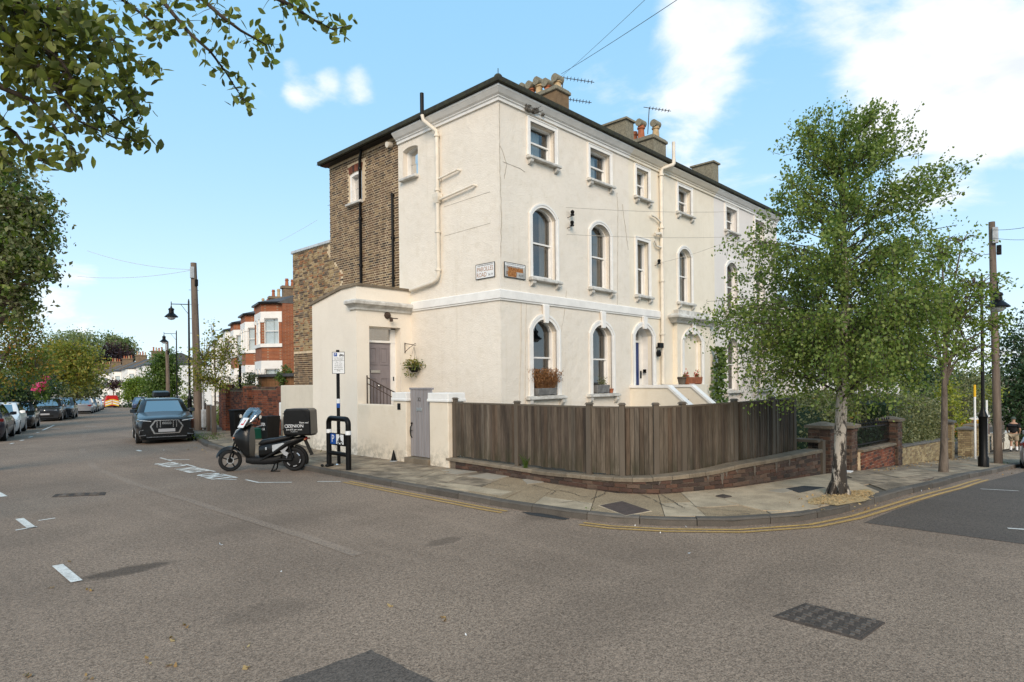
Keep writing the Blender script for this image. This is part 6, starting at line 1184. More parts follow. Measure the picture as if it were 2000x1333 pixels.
# aerials
def aerial(label, foot, h, booms):
    t = thing('aerial', label, 'aerial', foot, 'television aerials'); b = MB(); b.tube([foot, (foot[0]+.12, foot[1], foot[2]+h)], .016, 5); build(b, 'mast', X['rust'], t)
    for hz_, L, n in booms:
        c = np.array((foot[0]+.1, foot[1], foot[2]+hz_)); dr = np.array((.93, -.15, -.06)); dr = np.array((RT[0]*.98+FW[0]*.2, RT[1]*.98+FW[1]*.2, -.06)); b = MB(); b.tube([c-dr*.2, c+dr*L], .012, 4)
        for k in range(n): p = c+dr*(L*k/n+.03); b.tube([p+np.array((-FW[0], -FW[1], 0))*.14, p+np.array((FW[0], FW[1], 0))*.14], .007, 4); b.tube([p-UP*.04, p+UP*.04], .012, 4)
        build(b, 'boom', X['rust'], t)
ad = 15.6; q = PX(1096, 197, ad); aerial('double television aerial on the corner house chimney', q, PX(1100, 147, ad)[2]-q[2], [(PX(1100, 148, ad)[2]-q[2], 1.05, 9), (PX(1096, 191, ad)[2]-q[2], .95, 9)])
q = PX(1265, 262, 19.6); aerial('single television aerial beside the red chimney pots', q, PX(1266, 209, 19.6)[2]-q[2], [(PX(1266, 209, 19.6)[2]-q[2], .85, 7)])
# overhead wires
def wire(label, a, c, sag, r=.009, m='black'):
    a, c = np.array(a, float), np.array(c, float); b = MB(); b.tube([a+(c-a)*t-UP*sag*4*t*(1-t) for t in np.linspace(0, 1, 15)], r, 4); return tag(build(b, 'overhead_wire', X[m]), label, 'wire', 'overhead wires')
e1 = PF(12.55, 9.30, -.28)
wire('upper overhead wire passing in front of the left house face', e1, D(650, 370, 24), .12, .007); wire('lower overhead wire crossing the left house face', PF(12.62, 9.22, -.28), D(640, 402, 24), .12, .007)
wire('wire rising from the chimney aerial to the top of the picture', D(1096, 145, 17), D(1330, -5, 9.3), .02, .006); wire('faint wire rising beside the chimney to the picture top', D(1085, 160, 17), D(1265, -5, 8.4), .02, .004)
for k, (z0, px2, py2) in enumerate([(6.9, 1420, 414), (6.15, 1425, 463), (5.98, 1425, 470)]): wire(('top slack wire strung along the house front to the birch', 'middle slack wire strung along the house front', 'lower slack wire from the insulator along the house front')[k], PF((13.75, 13.78, 18.75)[k], z0, -.12), PY(px2, py2, Y0-1.3), .06, .007, 'cable')
lp = np.array(pt)-UP*.3
for k, (px2, py2, d2) in enumerate([(170, 490, 30), (150, 540, 30)]): wire(('upper faint wire running left from the leaning telegraph pole', 'lower faint wire running left from the leaning telegraph pole')[k], lp, D(px2, py2, d2), .2, .008, 'cable')
rp = np.array(t2_)-UP*.25
wire('wire running right from the tall side road telegraph pole', rp, D(2040, 437, 15), .05, .007); wire('second wire running right from the tall side road telegraph pole', rp-UP*.25, D(2040, 466, 15), .05, .006)
wire('short faint wire above the brown brick wing', D(545, 472, 30), D(620, 430, 30), .02, .006, 'cable')
# ------------------------------------------------------------------ parked cars
def carpaint(name, c, metal=.0): return mat(name, c, .04, 2., .28, spec=.3, metal=metal, coat=.55)
PT = {'black': carpaint('black car paint', (.004, .004, .0045)), 'navy': carpaint('navy car paint', (.012, .016, .032)), 'white': carpaint('white car paint', (.72, .72, .71)), 'grey': carpaint('dark grey car paint', (.022, .024, .028), .2), 'silver': carpaint('silver car paint', (.36, .37, .40), .4), 'red': carpaint('red van paint', (.45, .016, .012)), 'blue': carpaint('blue car paint', (.03, .045, .10)), 'pgrey': carpaint('pale grey car paint', (.50, .52, .54), .3)}
def wheel(parent, x, y, r, side):
    w_ = .2; b = MB(); y0, y1 = (y-.0, y+w_) if side < 0 else (y-w_, y)
    b.lathe((x, 0, r), [(r*.62, y0), (r*.92, y0), (r, y0+.03), (r, y1-.03), (r*.92, y1), (r*.62, y1)], 20, 'y'); t = build(b, 'wheel', X['tyre'], parent, smooth=40)
    b = MB(); yo = y0 if side < 0 else y1; s = -1 if side < 0 else 1
    b.lathe((x, 0, r), [(r*.66, yo+s*.004), (r*.60, yo+s*.008), (r*.57, yo-s*.05), (r*.2, yo-s*.06), (.001, yo-s*.06)], 20, 'y')
    for k in range(5):
        a = 2*math.pi*k/5+.3; c, sn = math.cos(a), math.sin(a); q = lambda rr, ww, yy: (x+c*rr-sn*ww, yy, r+sn*rr+c*ww)
        b.hexa([q(.05, -.05, yo-s*.05), q(r*.62, -.03, yo-s*.05), q(r*.62, .03, yo-s*.05), q(.05, .05, yo-s*.05), q(.05, -.05, yo-s*.01), q(r*.62, -.03, yo), q(r*.62, .03, yo), q(.05, .05, yo-s*.01)])
    build(b, 'rim', X['rim'], t, smooth=35)
def car(label, pos, yaw, paint, L=4.4, W=1.82, H=1.5, r=.32, hood=(.76, 1.0), cowl=.95, ws=.25, rr=-1.45, rb=-2.0, belt=.98, deck=1.02, tail=None, front='plain', roofbox=False, rails=False, group='cars parked along the left street', van=False, cat='car', name='parked_car'):
    """x forward; cowl / ws / rr / rb: x of windscreen foot, windscreen top, roof end, rear window foot (from the middle)"""
    t = thing(name, label, cat, pos, group, yaw, local=True); fx, bx_ = L/2, -L/2; ax_f, ax_r = fx-.88, bx_+.82; gr = r*1.16; h2 = W/2
    xs_ = sorted(set([bx_, bx_+.04, bx_+.14, bx_+.3, rb, rr, 0, ws, cowl, fx-.3, fx-.14, fx-.05, fx]+[c+gr*math.cos(a) for c in (ax_f, ax_r) for a in np.linspace(0, math.pi, 11)]))
    def ztop(x): return float(np.interp(x, [bx_, bx_+.05, rb, cowl, fx-.35, fx-.06, fx], [deck-.12, deck-.02, deck, hood[1], hood[0]+.05, hood[0], hood[0]-(.05 if front == 'hex' else .14)]))
    rings = []
    for x in xs_:
        zl = float(np.interp(x, [bx_, bx_+.25, fx-.3, fx], [.34, .20, .20, .27]))
        for c in (ax_f, ax_r):
            if abs(x-c) < gr: zl = max(zl, r+math.sqrt(gr*gr-(x-c)**2))
        e = max(0, (abs(x)-L*.36)/(L*.14)); w_ = h2*(1-.17*e**2.2); zt = ztop(x); q = lambda k: max(zl+.004+.02*k, zl*0+.2+(zt-.2)*k)
        half = [(w_*.90, zl), (w_*.985, q(.28)), (w_, q(.55)), (w_*.985, q(.80)), (w_*.93, zt-.035), (w_*.82, zt), (w_*.45, zt+.028)]
        rings.append([(x, -y, z) for y, z in half]+[(x, 0, zt+.035)]+[(x, y, z) for y, z in half[::-1]])
    b = MB(); b.loft(rings, closed=False, caps=False); n = len(rings[0]); b.add(rings[0], [tuple(range(n))]); b.add(rings[-1], [tuple(range(n))]); build(b, 'body', paint, t, smooth=38)
    b = MB(); b.box(bx_+.1, fx-.1, -h2*.84, h2*.84, .16, .62); build(b, 'underbody', X['blackm'], t)
    # cabin
    def cab(z):
        k = (z-belt)/(H-.05-belt); xf = cowl+(ws-cowl)*k; xb = rb+(rr-rb)*k; w_ = h2*(.90-.17*k-.03*k*k); return xf, xb, w_
    def cring(z, o=0.): xf, xb, w_ = cab(z); xf -= o; xb += o; w_ -= o; return [(xf, -w_*.80, z), (xf-.13, -w_, z), ((xf+xb)/2, -w_*1.01, z), (xb+.1, -w_, z), (xb, -w_*.82, z), (xb, w_*.82, z), (xb+.1, w_, z), ((xf+xb)/2, w_*1.01, z), (xf-.13, w_, z), (xf, w_*.80, z)]
    top = [(x, y, H-.012) for x, y, z in cring(H-.05, .14)]
    b = MB(); b.loft([cring(belt-.06), cring(belt+(H-belt)*.5), cring(H-.06), [(x, y, H-.025) for x, y, z in cring(H-.05, .06)], top]); build(b, 'cabin', paint, t, smooth=32)
    def pane(nm, pts, m=X['carglass']): b = MB(); b.prism(pts, (0, 0, .0001)) if False else b.quad(*pts); o = build(b, nm, m, t); sol = o.modifiers.new('thick', 'SOLIDIFY'); sol.thickness = .012; sol.offset = 0; return o
    def fr(z, y, o): xf, xb, w_ = cab(z); return (xf+o, y*w_, z)
    zb, zt = belt+.03, H-.10
    pane('windscreen', [fr(zb, -.76, .008), fr(zb, .76, .008), fr(zt, .76, .008), fr(zt, -.76, .008)])
    def rw(z, y, o): xf, xb, w_ = cab(z); return (xb-o, y*w_, z)
    if not van: pane('rear_window', [rw(zb+.02, .76, .008), rw(zb+.02, -.76, .008), rw(zt, -.76, .008), rw(zt, .76, .008)])
    for s in (-1, 1):
        def sd(z, k, inset=0): xf, xb, w_ = cab(z); x = xb+.16+(xf-xb-.36)*k; return (x, s*(w_*1.006+.004), z)
        segs = [(.03, .30), (.34, .63), (.67, .97)] if not van else [(.70, .97)]
        for k0, k1 in segs: pane('side_window', [sd(zb+.02, k0), sd(zb+.02, k1), sd(zt+.02, k1-(.0 if k1 < .9 else .03)), sd(zt+.02, k0+(.0 if k0 > .1 else .05))])
        wheel(t, ax_f, s*h2*.985, r, s); wheel(t, ax_r, s*h2*.985, r, s)
        b = MB(); xf, xb, w_ = cab(belt+.08); b.loft([[(xf-.22, s*(w_+.02), belt+.02), (xf-.30, s*(w_+.02), belt+.02), (xf-.30, s*(w_+.02), belt+.12), (xf-.22, s*(w_+.02), belt+.12)], [(xf-.16, s*(w_+.12), belt-.0), (xf-.30, s*(w_+.12), belt-.0), (xf-.30, s*(w_+.12), belt+.15), (xf-.19, s*(w_+.12), belt+.15)], [(xf-.18, s*(w_+.25), belt+.02), (xf-.29, s*(w_+.25), belt+.02), (xf-.29, s*(w_+.25), belt+.14), (xf-.2, s*(w_+.25), belt+.14)]]); build(b, 'mirror', paint, t, smooth=50, bevel=.012)
        # lights
        xw = lambda x: h2*(1-.17*max(0, (abs(x)-L*.36)/(L*.14))**2.2); zh = hood[0]-.10
        b = MB(); b.loft([[(fx-.02, s*xw(fx)*.60, zh-.03), (fx-.02, s*xw(fx)*.60, zh+.03), (fx-.10, s*xw(fx)*.62, zh+.06)], [(fx-.03, s*xw(fx)*.86, zh-.05), (fx-.03, s*xw(fx)*.86, zh+.05), (fx-.16, s*xw(fx)*.88, zh+.09)], [(fx-.28, s*xw(fx-.28)*1.004, zh-.0), (fx-.28, s*xw(fx-.28)*1.004, zh+.08), (fx-.36, s*xw(fx-.36)*.985, zh+.1)]]); hl = build(b, 'headlight', X['lamp_w'] if front != 'hex' else X['carglass'], t, bevel=.008)
        if front == 'hex': b = MB(); b.tube([(fx+.0, s*xw(fx)*.62, zh+.02), (fx-.0, s*xw(fx)*.86, zh+.045), (fx-.12, s*xw(fx-.12)*.99, zh+.06)], .014, 5); build(b, 'running_light', X['lamp_w'], hl)
        b = MB(); zt_ = deck-.16; b.loft([[(bx_-.008, s*xw(bx_)*.62, zt_-.05), (bx_-.008, s*xw(bx_)*.62, zt_+.05), (bx_+.05, s*xw(bx_)*.62, zt_+.05)], [(bx_-.008, s*xw(bx_)*.98, zt_-.08), (bx_-.008, s*xw(bx_)*.98, zt_+.09), (bx_+.06, s*xw(bx_)*.96, zt_+.09)], [(bx_+.26, s*(xw(bx_+.26)+.006), zt_-.03), (bx_+.26, s*(xw(bx_+.26)+.006), zt_+.08), (bx_+.3, s*(xw(bx_+.3)-.02), zt_+.08)]] if not van else [[(bx_-.01, s*xw(bx_)*.9, .7), (bx_-.01, s*xw(bx_)*.99, .7), (bx_+.08, s*xw(bx_)*1.0, .7)], [(bx_-.01, s*xw(bx_)*.9, 1.15), (bx_-.01, s*xw(bx_)*.99, 1.15), (bx_+.08, s*xw(bx_)*1.0, 1.15)]]); build(b, 'tail_light', X['lamp_r'], t, bevel=.006)
        if rails: b = MB(); b.tube([(ws-.1, s*h2*.64, H-.02), (ws-.2, s*h2*.64, H+.03), (rr+.2, s*h2*.64, H+.03), (rr+.1, s*h2*.64, H-.03)], .018, 5); build(b, 'roof_rail', X['black'], t, smooth=50)
    b = MB(); b.box(bx_-.012, bx_+.02, -.26, .26, .62, .73) if not van else b.box(bx_-.012, bx_+.02, -.26, .26, .5, .61); build(b, 'number_plate', X['plate'], t)
    if front == 'hex':
        X_ = fx+.006; A = [(-.40, .38), (-.52, .64), (-.37, .86), (.37, .86), (.52, .64), (.40, .38)]; I = [(y*.9, .62+(z-.62)*.87) for y, z in A]; P_ = lambda s, z, d=0: (X_-d, s, z)
        b = MB(); b.prism([(fx-.02, y, z) for y, z in I], (.018, 0, 0)); g = build(b, 'grille', X['blackm'], t)
        b = MB(); ring(b, P_, I, A, -.02, .05, closed=True); build(b, 'grille_frame', X['chrome'], g)
        for k in range(9):
            y = -.40+.1*k
            if abs(y) > .17 and abs(y) < .39: b = MB(); b.box(fx-.002, fx+.012, y-.011, y+.011, .60, .83); build(b, 'grille_bar', X['chrome'], g)
        b = MB()
        for k in range(4): b.lathe((fx+.02, -.105+.07*k, .75), [(.046, 0), (.046, .012), (.034, .012), (.034, 0)], 16, 'x')
        build(b, 'ring_emblem', X['chrome'], g)
        b = MB(); b.box(fx-.0, fx+.018, -.26, .26, .44, .55); build(b, 'front_plate', X['plate'], t)
        for s in (-1, 1): b = MB(); b.prism([(fx-.05, s*.64, .36), (fx-.05, s*.84, .34), (fx-.06, s*.82, .52), (fx-.05, s*.70, .52)], (.05, 0, 0)); build(b, 'side_intake', X['blackm'], t); b = MB(); b.tube([(fx+.0, s*.64, .35), (fx-.01, s*.83, .33), (fx-.02, s*.83, .5), (fx-.0, s*.71, .53)], .01, 5); build(b, 'intake_trim', X['rim'], t)
        b = MB(); b.box(fx-.08, fx-.0, -.62, .62, .26, .29); build(b, 'lower_trim', X['rim'], t)
    else:
        b = MB(); b.box(fx-.03, fx+.004, -.5, .5, .34, .50); build(b, 'grille', X['blackm'], t, bevel=.02); b = MB(); b.box(fx-.01, fx+.012, -.26, .26, .50, .61); build(b, 'front_plate', X['plate'], t)
        b = MB(); b.lathe((fx-.03, 0, hood[0]-.1), [(.055, 0), (.055, .03), (.04, .034), (.04, 0)], 14, 'x'); build(b, 'badge', X['chrome'], t)
    if roofbox:
        b = MB(); b.loft([[(x, -w_, z0), (x, -w_*.92, z1), (x, w_*.92, z1), (x, w_, z0)] for x, w_, z0, z1 in [(.55, .30, H+.1, H+.16), (.4, .40, H+.08, H+.36), (-.9, .42, H+.08, H+.42), (-1.25, .40, H+.1, H+.38)]]); bxo = build(b, 'roof_box', X['black'], t, bevel=.05, seg=2)
    return t
def cpos(px, py, yaw, dx, dy):          # place the car so that its local point (dx, dy) touches the ground seen at a pixel
    g = G(px, py); c, s = math.cos(yaw), math.sin(yaw); x, y = g[0]-(dx*c-dy*s), g[1]-(dx*s+dy*c); return (x, y, gz(x, y))
def ydir(dx, dy): return math.atan2(dy, dx)
SUV = dict(L=4.5, W=1.86, H=1.60, r=.35, hood=(.90, 1.08), cowl=.95, ws=.30, rr=-1.65, rb=-2.05, belt=1.06, deck=1.10)
ya = ydir(-.24, -1); car('black four wheel drive car facing the camera, hexagonal chrome grille, parked at the kerb', cpos(326, 866.5, ya, 2.2, 0), ya, PT['black'], front='hex', rails=True, group='cars parked at the right kerb', **{**SUV, 'H': 1.58})
yb_ = ydir(-.24, -1); c1 = car('dark car with a black roof box behind the black four wheel drive car', cpos(322, 835, yb_, 2.1, 0), yb_, PT['black'], roofbox=True, group='cars parked at the right kerb', H=1.5)
yc = ydir(-.29, -1); car('dark blue hatchback facing the camera, farthest car at the right kerb', cpos(275, 801, yc, 2.0, 0), yc, PT['blue'], L=4.1, H=1.5, group='cars parked at the right kerb')
yl = ydir(.23, 1); car('dark navy estate car seen from behind, cut by the left picture edge', cpos(13.5, 861, yl, -1.43, -.9), yl, PT['navy'], L=4.5, H=1.52, rr=-1.7, rb=-2.1)
yl2 = ydir(-.24, -1); car('white hatchback between the navy estate and the black hatchback', cpos(40, 848, yl2, 1.22, .9), yl2, PT['white'], L=4.2, H=1.50)
car('black hatchback tucked behind the white hatchback', cpos(70, 837, yl2, 1.22, .9), yl2, PT['black'], L=4.1, H=1.5)
yl3 = ydir(-.28, -1); car('dark grey crossover facing the camera with round badge on its nose', cpos(88, 824, yl3, 2.25, .0), yl3, PT['grey'], **{**SUV, 'H': 1.63, 'W': 1.9})
car('dark four wheel drive car parked behind the dark grey crossover', cpos(146, 818, yl3, 1.35, .92), yl3, PT['grey'], front='hex', **{**SUV, 'H': 1.66})
yl4 = ydir(.29, 1); car('silver estate car seen from behind with red tail lights', cpos(160, 809, yl4, -2.3, 0), yl4, PT['silver'], L=4.6, H=1.62, rr=-1.8, rb=-2.15, rails=True)
yl5 = ydir(-.30, -1); car('dark car half hidden behind the silver estate', cpos(176, 806, yl5, 2.0, .3), yl5, PT['black'], L=4.3, H=1.5)
car('white car beyond the silver estate, facing the camera', cpos(184, 804.5, yl5, 2.0, .5), yl5, PT['white'], L=4.4, H=1.58)
car('pale grey car just left of the red van', cpos(192, 801.5, yl5, 2.0, .5), yl5, PT['pgrey'], L=4.3, H=1.5)
yv = ydir(.16, 1); vn = car('red delivery van seen from behind with yellow and red chevrons', cpos(219, 797, yv, -2.1, 0), yv, PT['red'], L=4.3, W=1.95, H=1.85, r=.32, hood=(.95, 1.15), cowl=1.3, ws=.7, rr=-2.1, rb=-2.14, belt=1.1, deck=1.12, van=True, name='delivery_van', cat='van', group='vehicles near the far bend')
X['chev_y'] = mat('chevron yellow', (.75, .50, .04), .05, 5, .5)
for s in (-1, 1):
    for k in range(5):
        b = MB(); y0, z0 = s*.04, .35+.17*k; b.add([(-2.165, s*.04, z0+.16), (-2.165, s*.04, z0+.30), (-2.165, s*.84, z0-.14+.16), (-2.165, s*.84, z0-.28+.16), (-2.155, s*.04, z0+.16), (-2.155, s*.04, z0+.30), (-2.155, s*.84, z0+.02), (-2.155, s*.84, z0-.12)], [(0, 1, 2, 3), (4, 5, 6, 7), (0, 1, 5, 4), (2, 3, 7, 6)]); build(b, 'chevron_stripe', X['chev_y'] if k % 2 == 0 else X['signw'], vn)
yr = ydir(1, -.02); car('silver car at the side road kerb, cut by the right picture edge', cpos(1991, 916, yr, -2.05, .86), yr, PT['silver'], L=4.2, H=1.45, group='cars in the side road')
b = None
p = D(112, 775, 58); t = thing('skip_load', 'yellow plastic load behind the parked cars on the left', 'load', p); p[2] = gz(p[0], p[1]); zt = D(112, 773, 58)[2]; b = MB(); b.box(p[0]-1, p[0]+1, p[1]-.6, p[1]+.6, p[2], zt-.1); b.prism([(p[0]-1.05, p[1]-.65, zt-.1), (p[0]-.85, p[1]-.65, zt), (p[0]+.85, p[1]-.65, zt), (p[0]+1.05, p[1]-.65, zt-.1)], (0, 1.3, 0)); build(b, 'cover_sheet', X['yellow'], t, bevel=.02); t.location = (p[0], p[1], p[2]); 

# ------------------------------------------------------------------ black delivery scooter
fg, rg = G(450, 921), G(575.5, 920); vx = (fg-rg); vx[2] = 0; WB = float(np.linalg.norm(vx)); yaw_s = math.atan2(vx[1], vx[0])
sc = thing('delivery_scooter', 'black electric delivery scooter with L plate and large black top box', 'scooter', (rg[0], rg[1], rg[2]), None, yaw_s, local=True)
k_ = WB/1.53
PLA = mat('black scooter plastic', (.006, .006, .006), .15, 8, .30, spec=.25, coat=.22); PLM = mat('matt black scooter plastic', (.010, .010, .010), .15, 20, .6, spec=.2); SEAT = mat('black vinyl seat', (.012, .012, .012), .2, 15, .5, spec=.3, bmp=.1); SIL = mat('scooter silver', (.55, .55, .56), .06, 9, .3, metal=.7)
def sst_loft(name, secs, m, parent=sc, smooth=45, bev=0):   # secs: list of (x, z0, z1, half width, roundness)
    rg_ = []
    for x, z0, z1, w_, f in secs:
        x *= k_; zc_, h = (z0+z1)/2, (z1-z0)/2; rg_.append([(x, w_*math.copysign(abs(math.cos(a))**f, math.cos(a)), zc_+h*math.copysign(abs(math.sin(a))**f, math.sin(a))) for a in np.linspace(0, 2*math.pi, 17)[:-1]])
    b = MB(); b.loft(rg_); return build(b, name, m, parent, smooth=smooth)
def mwheel(x, y, r, w_, spokes, steer=0.):
    b = MB(); n = 28; prof = [(r*.72, -w_*.42), (r*.86, -w_*.5), (r*.96, -w_*.36), (r, 0), (r*.96, w_*.36), (r*.86, w_*.5), (r*.72, w_*.42)]; b.lathe((0, 0, 0), [(a, c) for a, c in prof], n, 'y', caps=False); t = build(b, 'wheel', X['tyre'], sc, smooth=50); t.location = (x, y, r); t.rotation_euler = (0, 0, steer)
    b = MB(); b.lathe((0, 0, 0), [(r*.74, -w_*.36), (r*.70, -w_*.40), (r*.66, -w_*.2), (r*.66, w_*.2), (r*.70, w_*.40), (r*.74, w_*.36)], n, 'y', caps=False); b.lathe((0, 0, 0), [(.001, -.06), (.05, -.06), (.05, .06), (.001, .06)], 12, 'y')
    for k in range(spokes): a = 2*math.pi*k/spokes+.4; b.tube([(.03*math.cos(a), 0, .03*math.sin(a)), (r*.7*math.cos(a), 0, r*.7*math.sin(a))], .016, 6)
    build(b, 'rim', X['black'] if spokes else PLM, t, smooth=40); return t
rw_, rf_ = .285, .26
wf_ = mwheel(1.53*k_, 0, rf_, .105, 5, .45); wr_ = mwheel(0, 0, rw_, .125, 0)
b = MB(); b.lathe((0, 0, 0), [(.001, -.075), (.15, -.07), (.19, -.05), (.19, .05), (.15, .07), (.001, .075)], 20, 'y')
hm = build(b, 'hub_motor', PLM, wr_, smooth=40)
for k in range(6): a0 = 2*math.pi*k/6; b = MB(); b.tube([(.165*math.cos(a), .072, .165*math.sin(a)) for a in np.linspace(a0, a0+.55, 4)], .014, 5); build(b, 'hub_arc', SIL, wr_)  # silver arcs on the left face of the hub motor
b = MB(); b.lathe((0, .05, 0), [(.062, 0), (.08, 0), (.08, .006), (.062, .006)], 18, 'y', caps=False); build(b, 'brake_disc', X['steel'], wf_)
# fork, front mudguard, leg shield and nose
b = MB(); [b.tube([(1.53*k_, s*.075, rf_), (1.40*k_, s*.075, .66), (1.26*k_, s*.06, .95)], .022, 8) for s in (-1, 1)]; b.tube([(1.30*k_, 0, .85), (1.13*k_, 0, 1.12)], .03, 8); build(b, 'fork', PLM, sc, smooth=50)
b = MB(); rgm = []
for a in np.linspace(math.radians(18), math.radians(128), 12): rr_ = rf_+.045; c, s = math.cos(a), math.sin(a); rgm.append([(1.53*k_+rr_*c-.01, -.075, rf_+rr_*s-.05), (1.53*k_+(rr_+.03)*c, -.05, rf_+(rr_+.03)*s), (1.53*k_+(rr_+.04)*c, 0, rf_+(rr_+.04)*s), (1.53*k_+(rr_+.03)*c, .05, rf_+(rr_+.03)*s), (1.53*k_+rr_*c-.01, .075, rf_+rr_*s-.05)])
b.loft(rgm, closed=False); build(b, 'front_mudguard', PLA, sc, smooth=60)
sst_loft('leg_shield', [(1.44, .72, .80, .06, .9), (1.38, .66, .92, .12, .8), (1.28, .50, 1.02, .17, .8), (1.18, .38, 1.08, .19, .8), (1.06, .24, 1.10, .20, .8), (1.00, .22, 1.06, .17, .8)], PLA)
b = MB(); b.lathe((1.435*k_, 0, .765), [(.001, .03), (.04, .022), (.05, 0), (.045, -.03)], 14, 'x'); build(b, 'headlight', X['lamp_w'], sc, smooth=50)
for s in (-1, 1): b = MB(); b.tube([(1.43*k_, s*.05, .83), (1.30*k_, s*.165, .98), (1.16*k_, s*.15, 1.07)], .012, 6); build(b, 'cowl_trim', X['lead'], sc, smooth=50); b = MB(); b.blob((1.39*k_, s*.12, .80), (.035, .02, .02), 8, 6); build(b, 'indicator', X['terra'], sc, smooth=60)
sst_loft('floorboard', [(1.10, .20, .36, .15, .6), (.95, .17, .345, .17, .5), (.7, .16, .345, .17, .5), (.45, .17, .36, .15, .6), (.30, .22, .40, .10, .7)], PLM)
# body under the seat and tail, seat
sst_loft('body_shell', [(.80, .34, .62, .13, .6), (.72, .34, .66, .16, .6), (.5, .36, .70, .17, .6), (.25, .46, .74, .17, .65), (.0, .60, .80, .15, .7), (-.2, .70, .84, .10, .8), (-.28, .74, .82, .06, .9)], PLA)
sst_loft('seat', [(.82, .62, .68, .09, .8), (.74, .62, .75, .14, .75), (.6, .65, .775, .165, .7), (.42, .68, .79, .17, .7), (.2, .73, .84, .16, .7), (.04, .77, .86, .12, .8)], SEAT)
for s in (-1, 1):
    b = MB(); b.prism([(.46*k_, s*.172, .63), (.20*k_, s*.176, .68), (.17*k_, s*.176, .66), (.42*k_, s*.172, .48), (.455*k_, s*.17, .48)], (0, s*.008, 0)); build(b, 'silver_side_panel', X['lead'], sc)
    b = MB(); b.tube([(.62*k_, s*.172, .56), (.585*k_, s*.172, .56)], .02, 8); b.tube([(.62*k_, s*.172, .53), (.585*k_, s*.172, .53)], .014, 8); build(b, 'emblem', X['lead'], sc)
    b = MB(); b.tube([(.75*k_, s*.16, .27), (.42*k_, s*.19, .45), (.12*k_, s*.18, .66), (-.26*k_, s*.12, .79)], [.02, .032, .034, .022], 8); build(b, 'side_trim', PLM, sc, smooth=50)
    b = MB(); b.prism([(.30*k_, s*.13, .52), (.14*k_, s*.13, .62), (.10*k_, s*.13, .58), (.17*k_, s*.13, .48), (.08*k_, s*.13, .44), (.13*k_, s*.13, .36), (.20*k_, s*.13, .40)], (0, s*.02, 0)); build(b, 'footrest_bracket', SIL, sc)
    b = MB(); b.tube([(.02*k_, s*.11, .285), (.42*k_, s*.10, .28)], .03, 8); build(b, 'swing_arm', PLM, sc, smooth=50); b = MB(); b.tube([(.0, s*.115, .33), (.12*k_, s*.12, .70)], .028, 8); build(b, 'shock_absorber', X['black'], sc, smooth=50)
b = MB(); [b.tube([(.42*k_, s*.08, .24), (.47*k_, s*.14, .05), (.50*k_, s*.15, .015)], .016, 6) for s in (-1, 1)]; b.tube([(.50*k_, -.15, .015), (.50*k_, .15, .015)], .012, 6); b.tube([(.50*k_, .15, .018), (.28*k_, .16, .02)], .012, 6); b.tube([(.36*k_, .12, .25), (.46*k_, .15, .26)], .014, 6); build(b, 'centre_stand', X['black'], sc, smooth=50)
b = MB(); rgm = []
for a in np.linspace(math.radians(95), math.radians(200), 12): rr_ = rw_+.03; c, s = math.cos(a), math.sin(a); rgm.append([(rr_*c, -.08, rw_+rr_*s-.02), ((rr_+.02)*c, 0, rw_+(rr_+.02)*s), (rr_*c, .08, rw_+rr_*s-.02)])
b.loft(rgm, closed=False); o = build(b, 'rear_hugger', PLM, sc, smooth=60); so_ = o.modifiers.new('t', 'SOLIDIFY'); so_.thickness = .012
b = MB(); b.hexa([(-.27*k_, -.1, .72), (-.27*k_, .1, .72), (-.25*k_, .1, .74), (-.25*k_, -.1, .74), (-.43*k_, -.09, .38), (-.43*k_, .09, .38), (-.41*k_, .09, .37), (-.41*k_, -.09, .37)]); build(b, 'plate_holder', PLM, sc)
b = MB(); b.blob((-.29*k_, 0, .765), (.035, .09, .04), 10, 8); build(b, 'tail_light', X['lamp_r'], sc, smooth=60); b = MB(); [b.blob((-.30*k_, s*.14, .755), (.03, .03, .022), 8, 6) for s in (-1, 1)]; tag(build(b, 'rear_indicators', X['terra'], sc, smooth=60), kind='stuff')
b = MB(); [b.tube([(.05*k_, s*.13, .80), (-.15*k_, s*.15, .86), (-.40*k_, s*.15, .86)], .014, 6) for s in (-1, 1)]; b.box(-.48*k_, .16*k_, -.17, .17, .845, .86); build(b, 'luggage_rack', X['black'], sc)
# handlebar, mirrors, screen, L plate
st = .98; ca, sa = math.cos(st), math.sin(st); hq_ = lambda x, y, z: (1.10*k_+(x*ca-y*sa), x*sa+y*ca, z)
b = MB(); b.tube([hq_(-.16, -.36, 1.05), hq_(-.04, -.2, 1.10), hq_(.02, 0, 1.09), hq_(-.04, .2, 1.10), hq_(-.16, .36, 1.05)], .016, 8); build(b, 'handlebar', PLM, sc, smooth=50)
b = MB(); b.blob(hq_(.03, 0, 1.10), (.13, .17, .06), 12, 8); build(b, 'handlebar_cowl', PLA, sc, smooth=60)
for s in (-1, 1):
    b = MB(); b.tube([hq_(-.10, s*.28, 1.05), hq_(-.17, s*.39, 1.05)], .022, 8); build(b, 'grip', PLM, sc); b = MB(); b.tube([hq_(-.05, s*.27, 1.06), hq_(-.11, s*.38, 1.08)], .007, 5); build(b, 'brake_lever', SIL, sc)
    b = MB(); b.tube([hq_(-.07, s*.24, 1.10), hq_(-.06, s*.34, 1.24)], .008, 5); mq = hq_(-.05, s*.40, 1.29); b.loft([[(mq[0]+dx, mq[1]+.085*math.cos(a), mq[2]+.055*math.sin(a)) for a in np.linspace(0, 6.283, 13)[:-1]] for dx in (.018, -.012)]); mr_ = build(b, 'mirror', PLM, sc, smooth=40)
    b = MB(); b.loft([[(mq[0]+dx, mq[1]+.072*math.cos(a), mq[2]+.044*math.sin(a)) for a in np.linspace(0, 6.283, 13)[:-1]] for dx in (-.0125, -.0145)]); build(b, 'mirror_glass', X['chrome'], mr_)
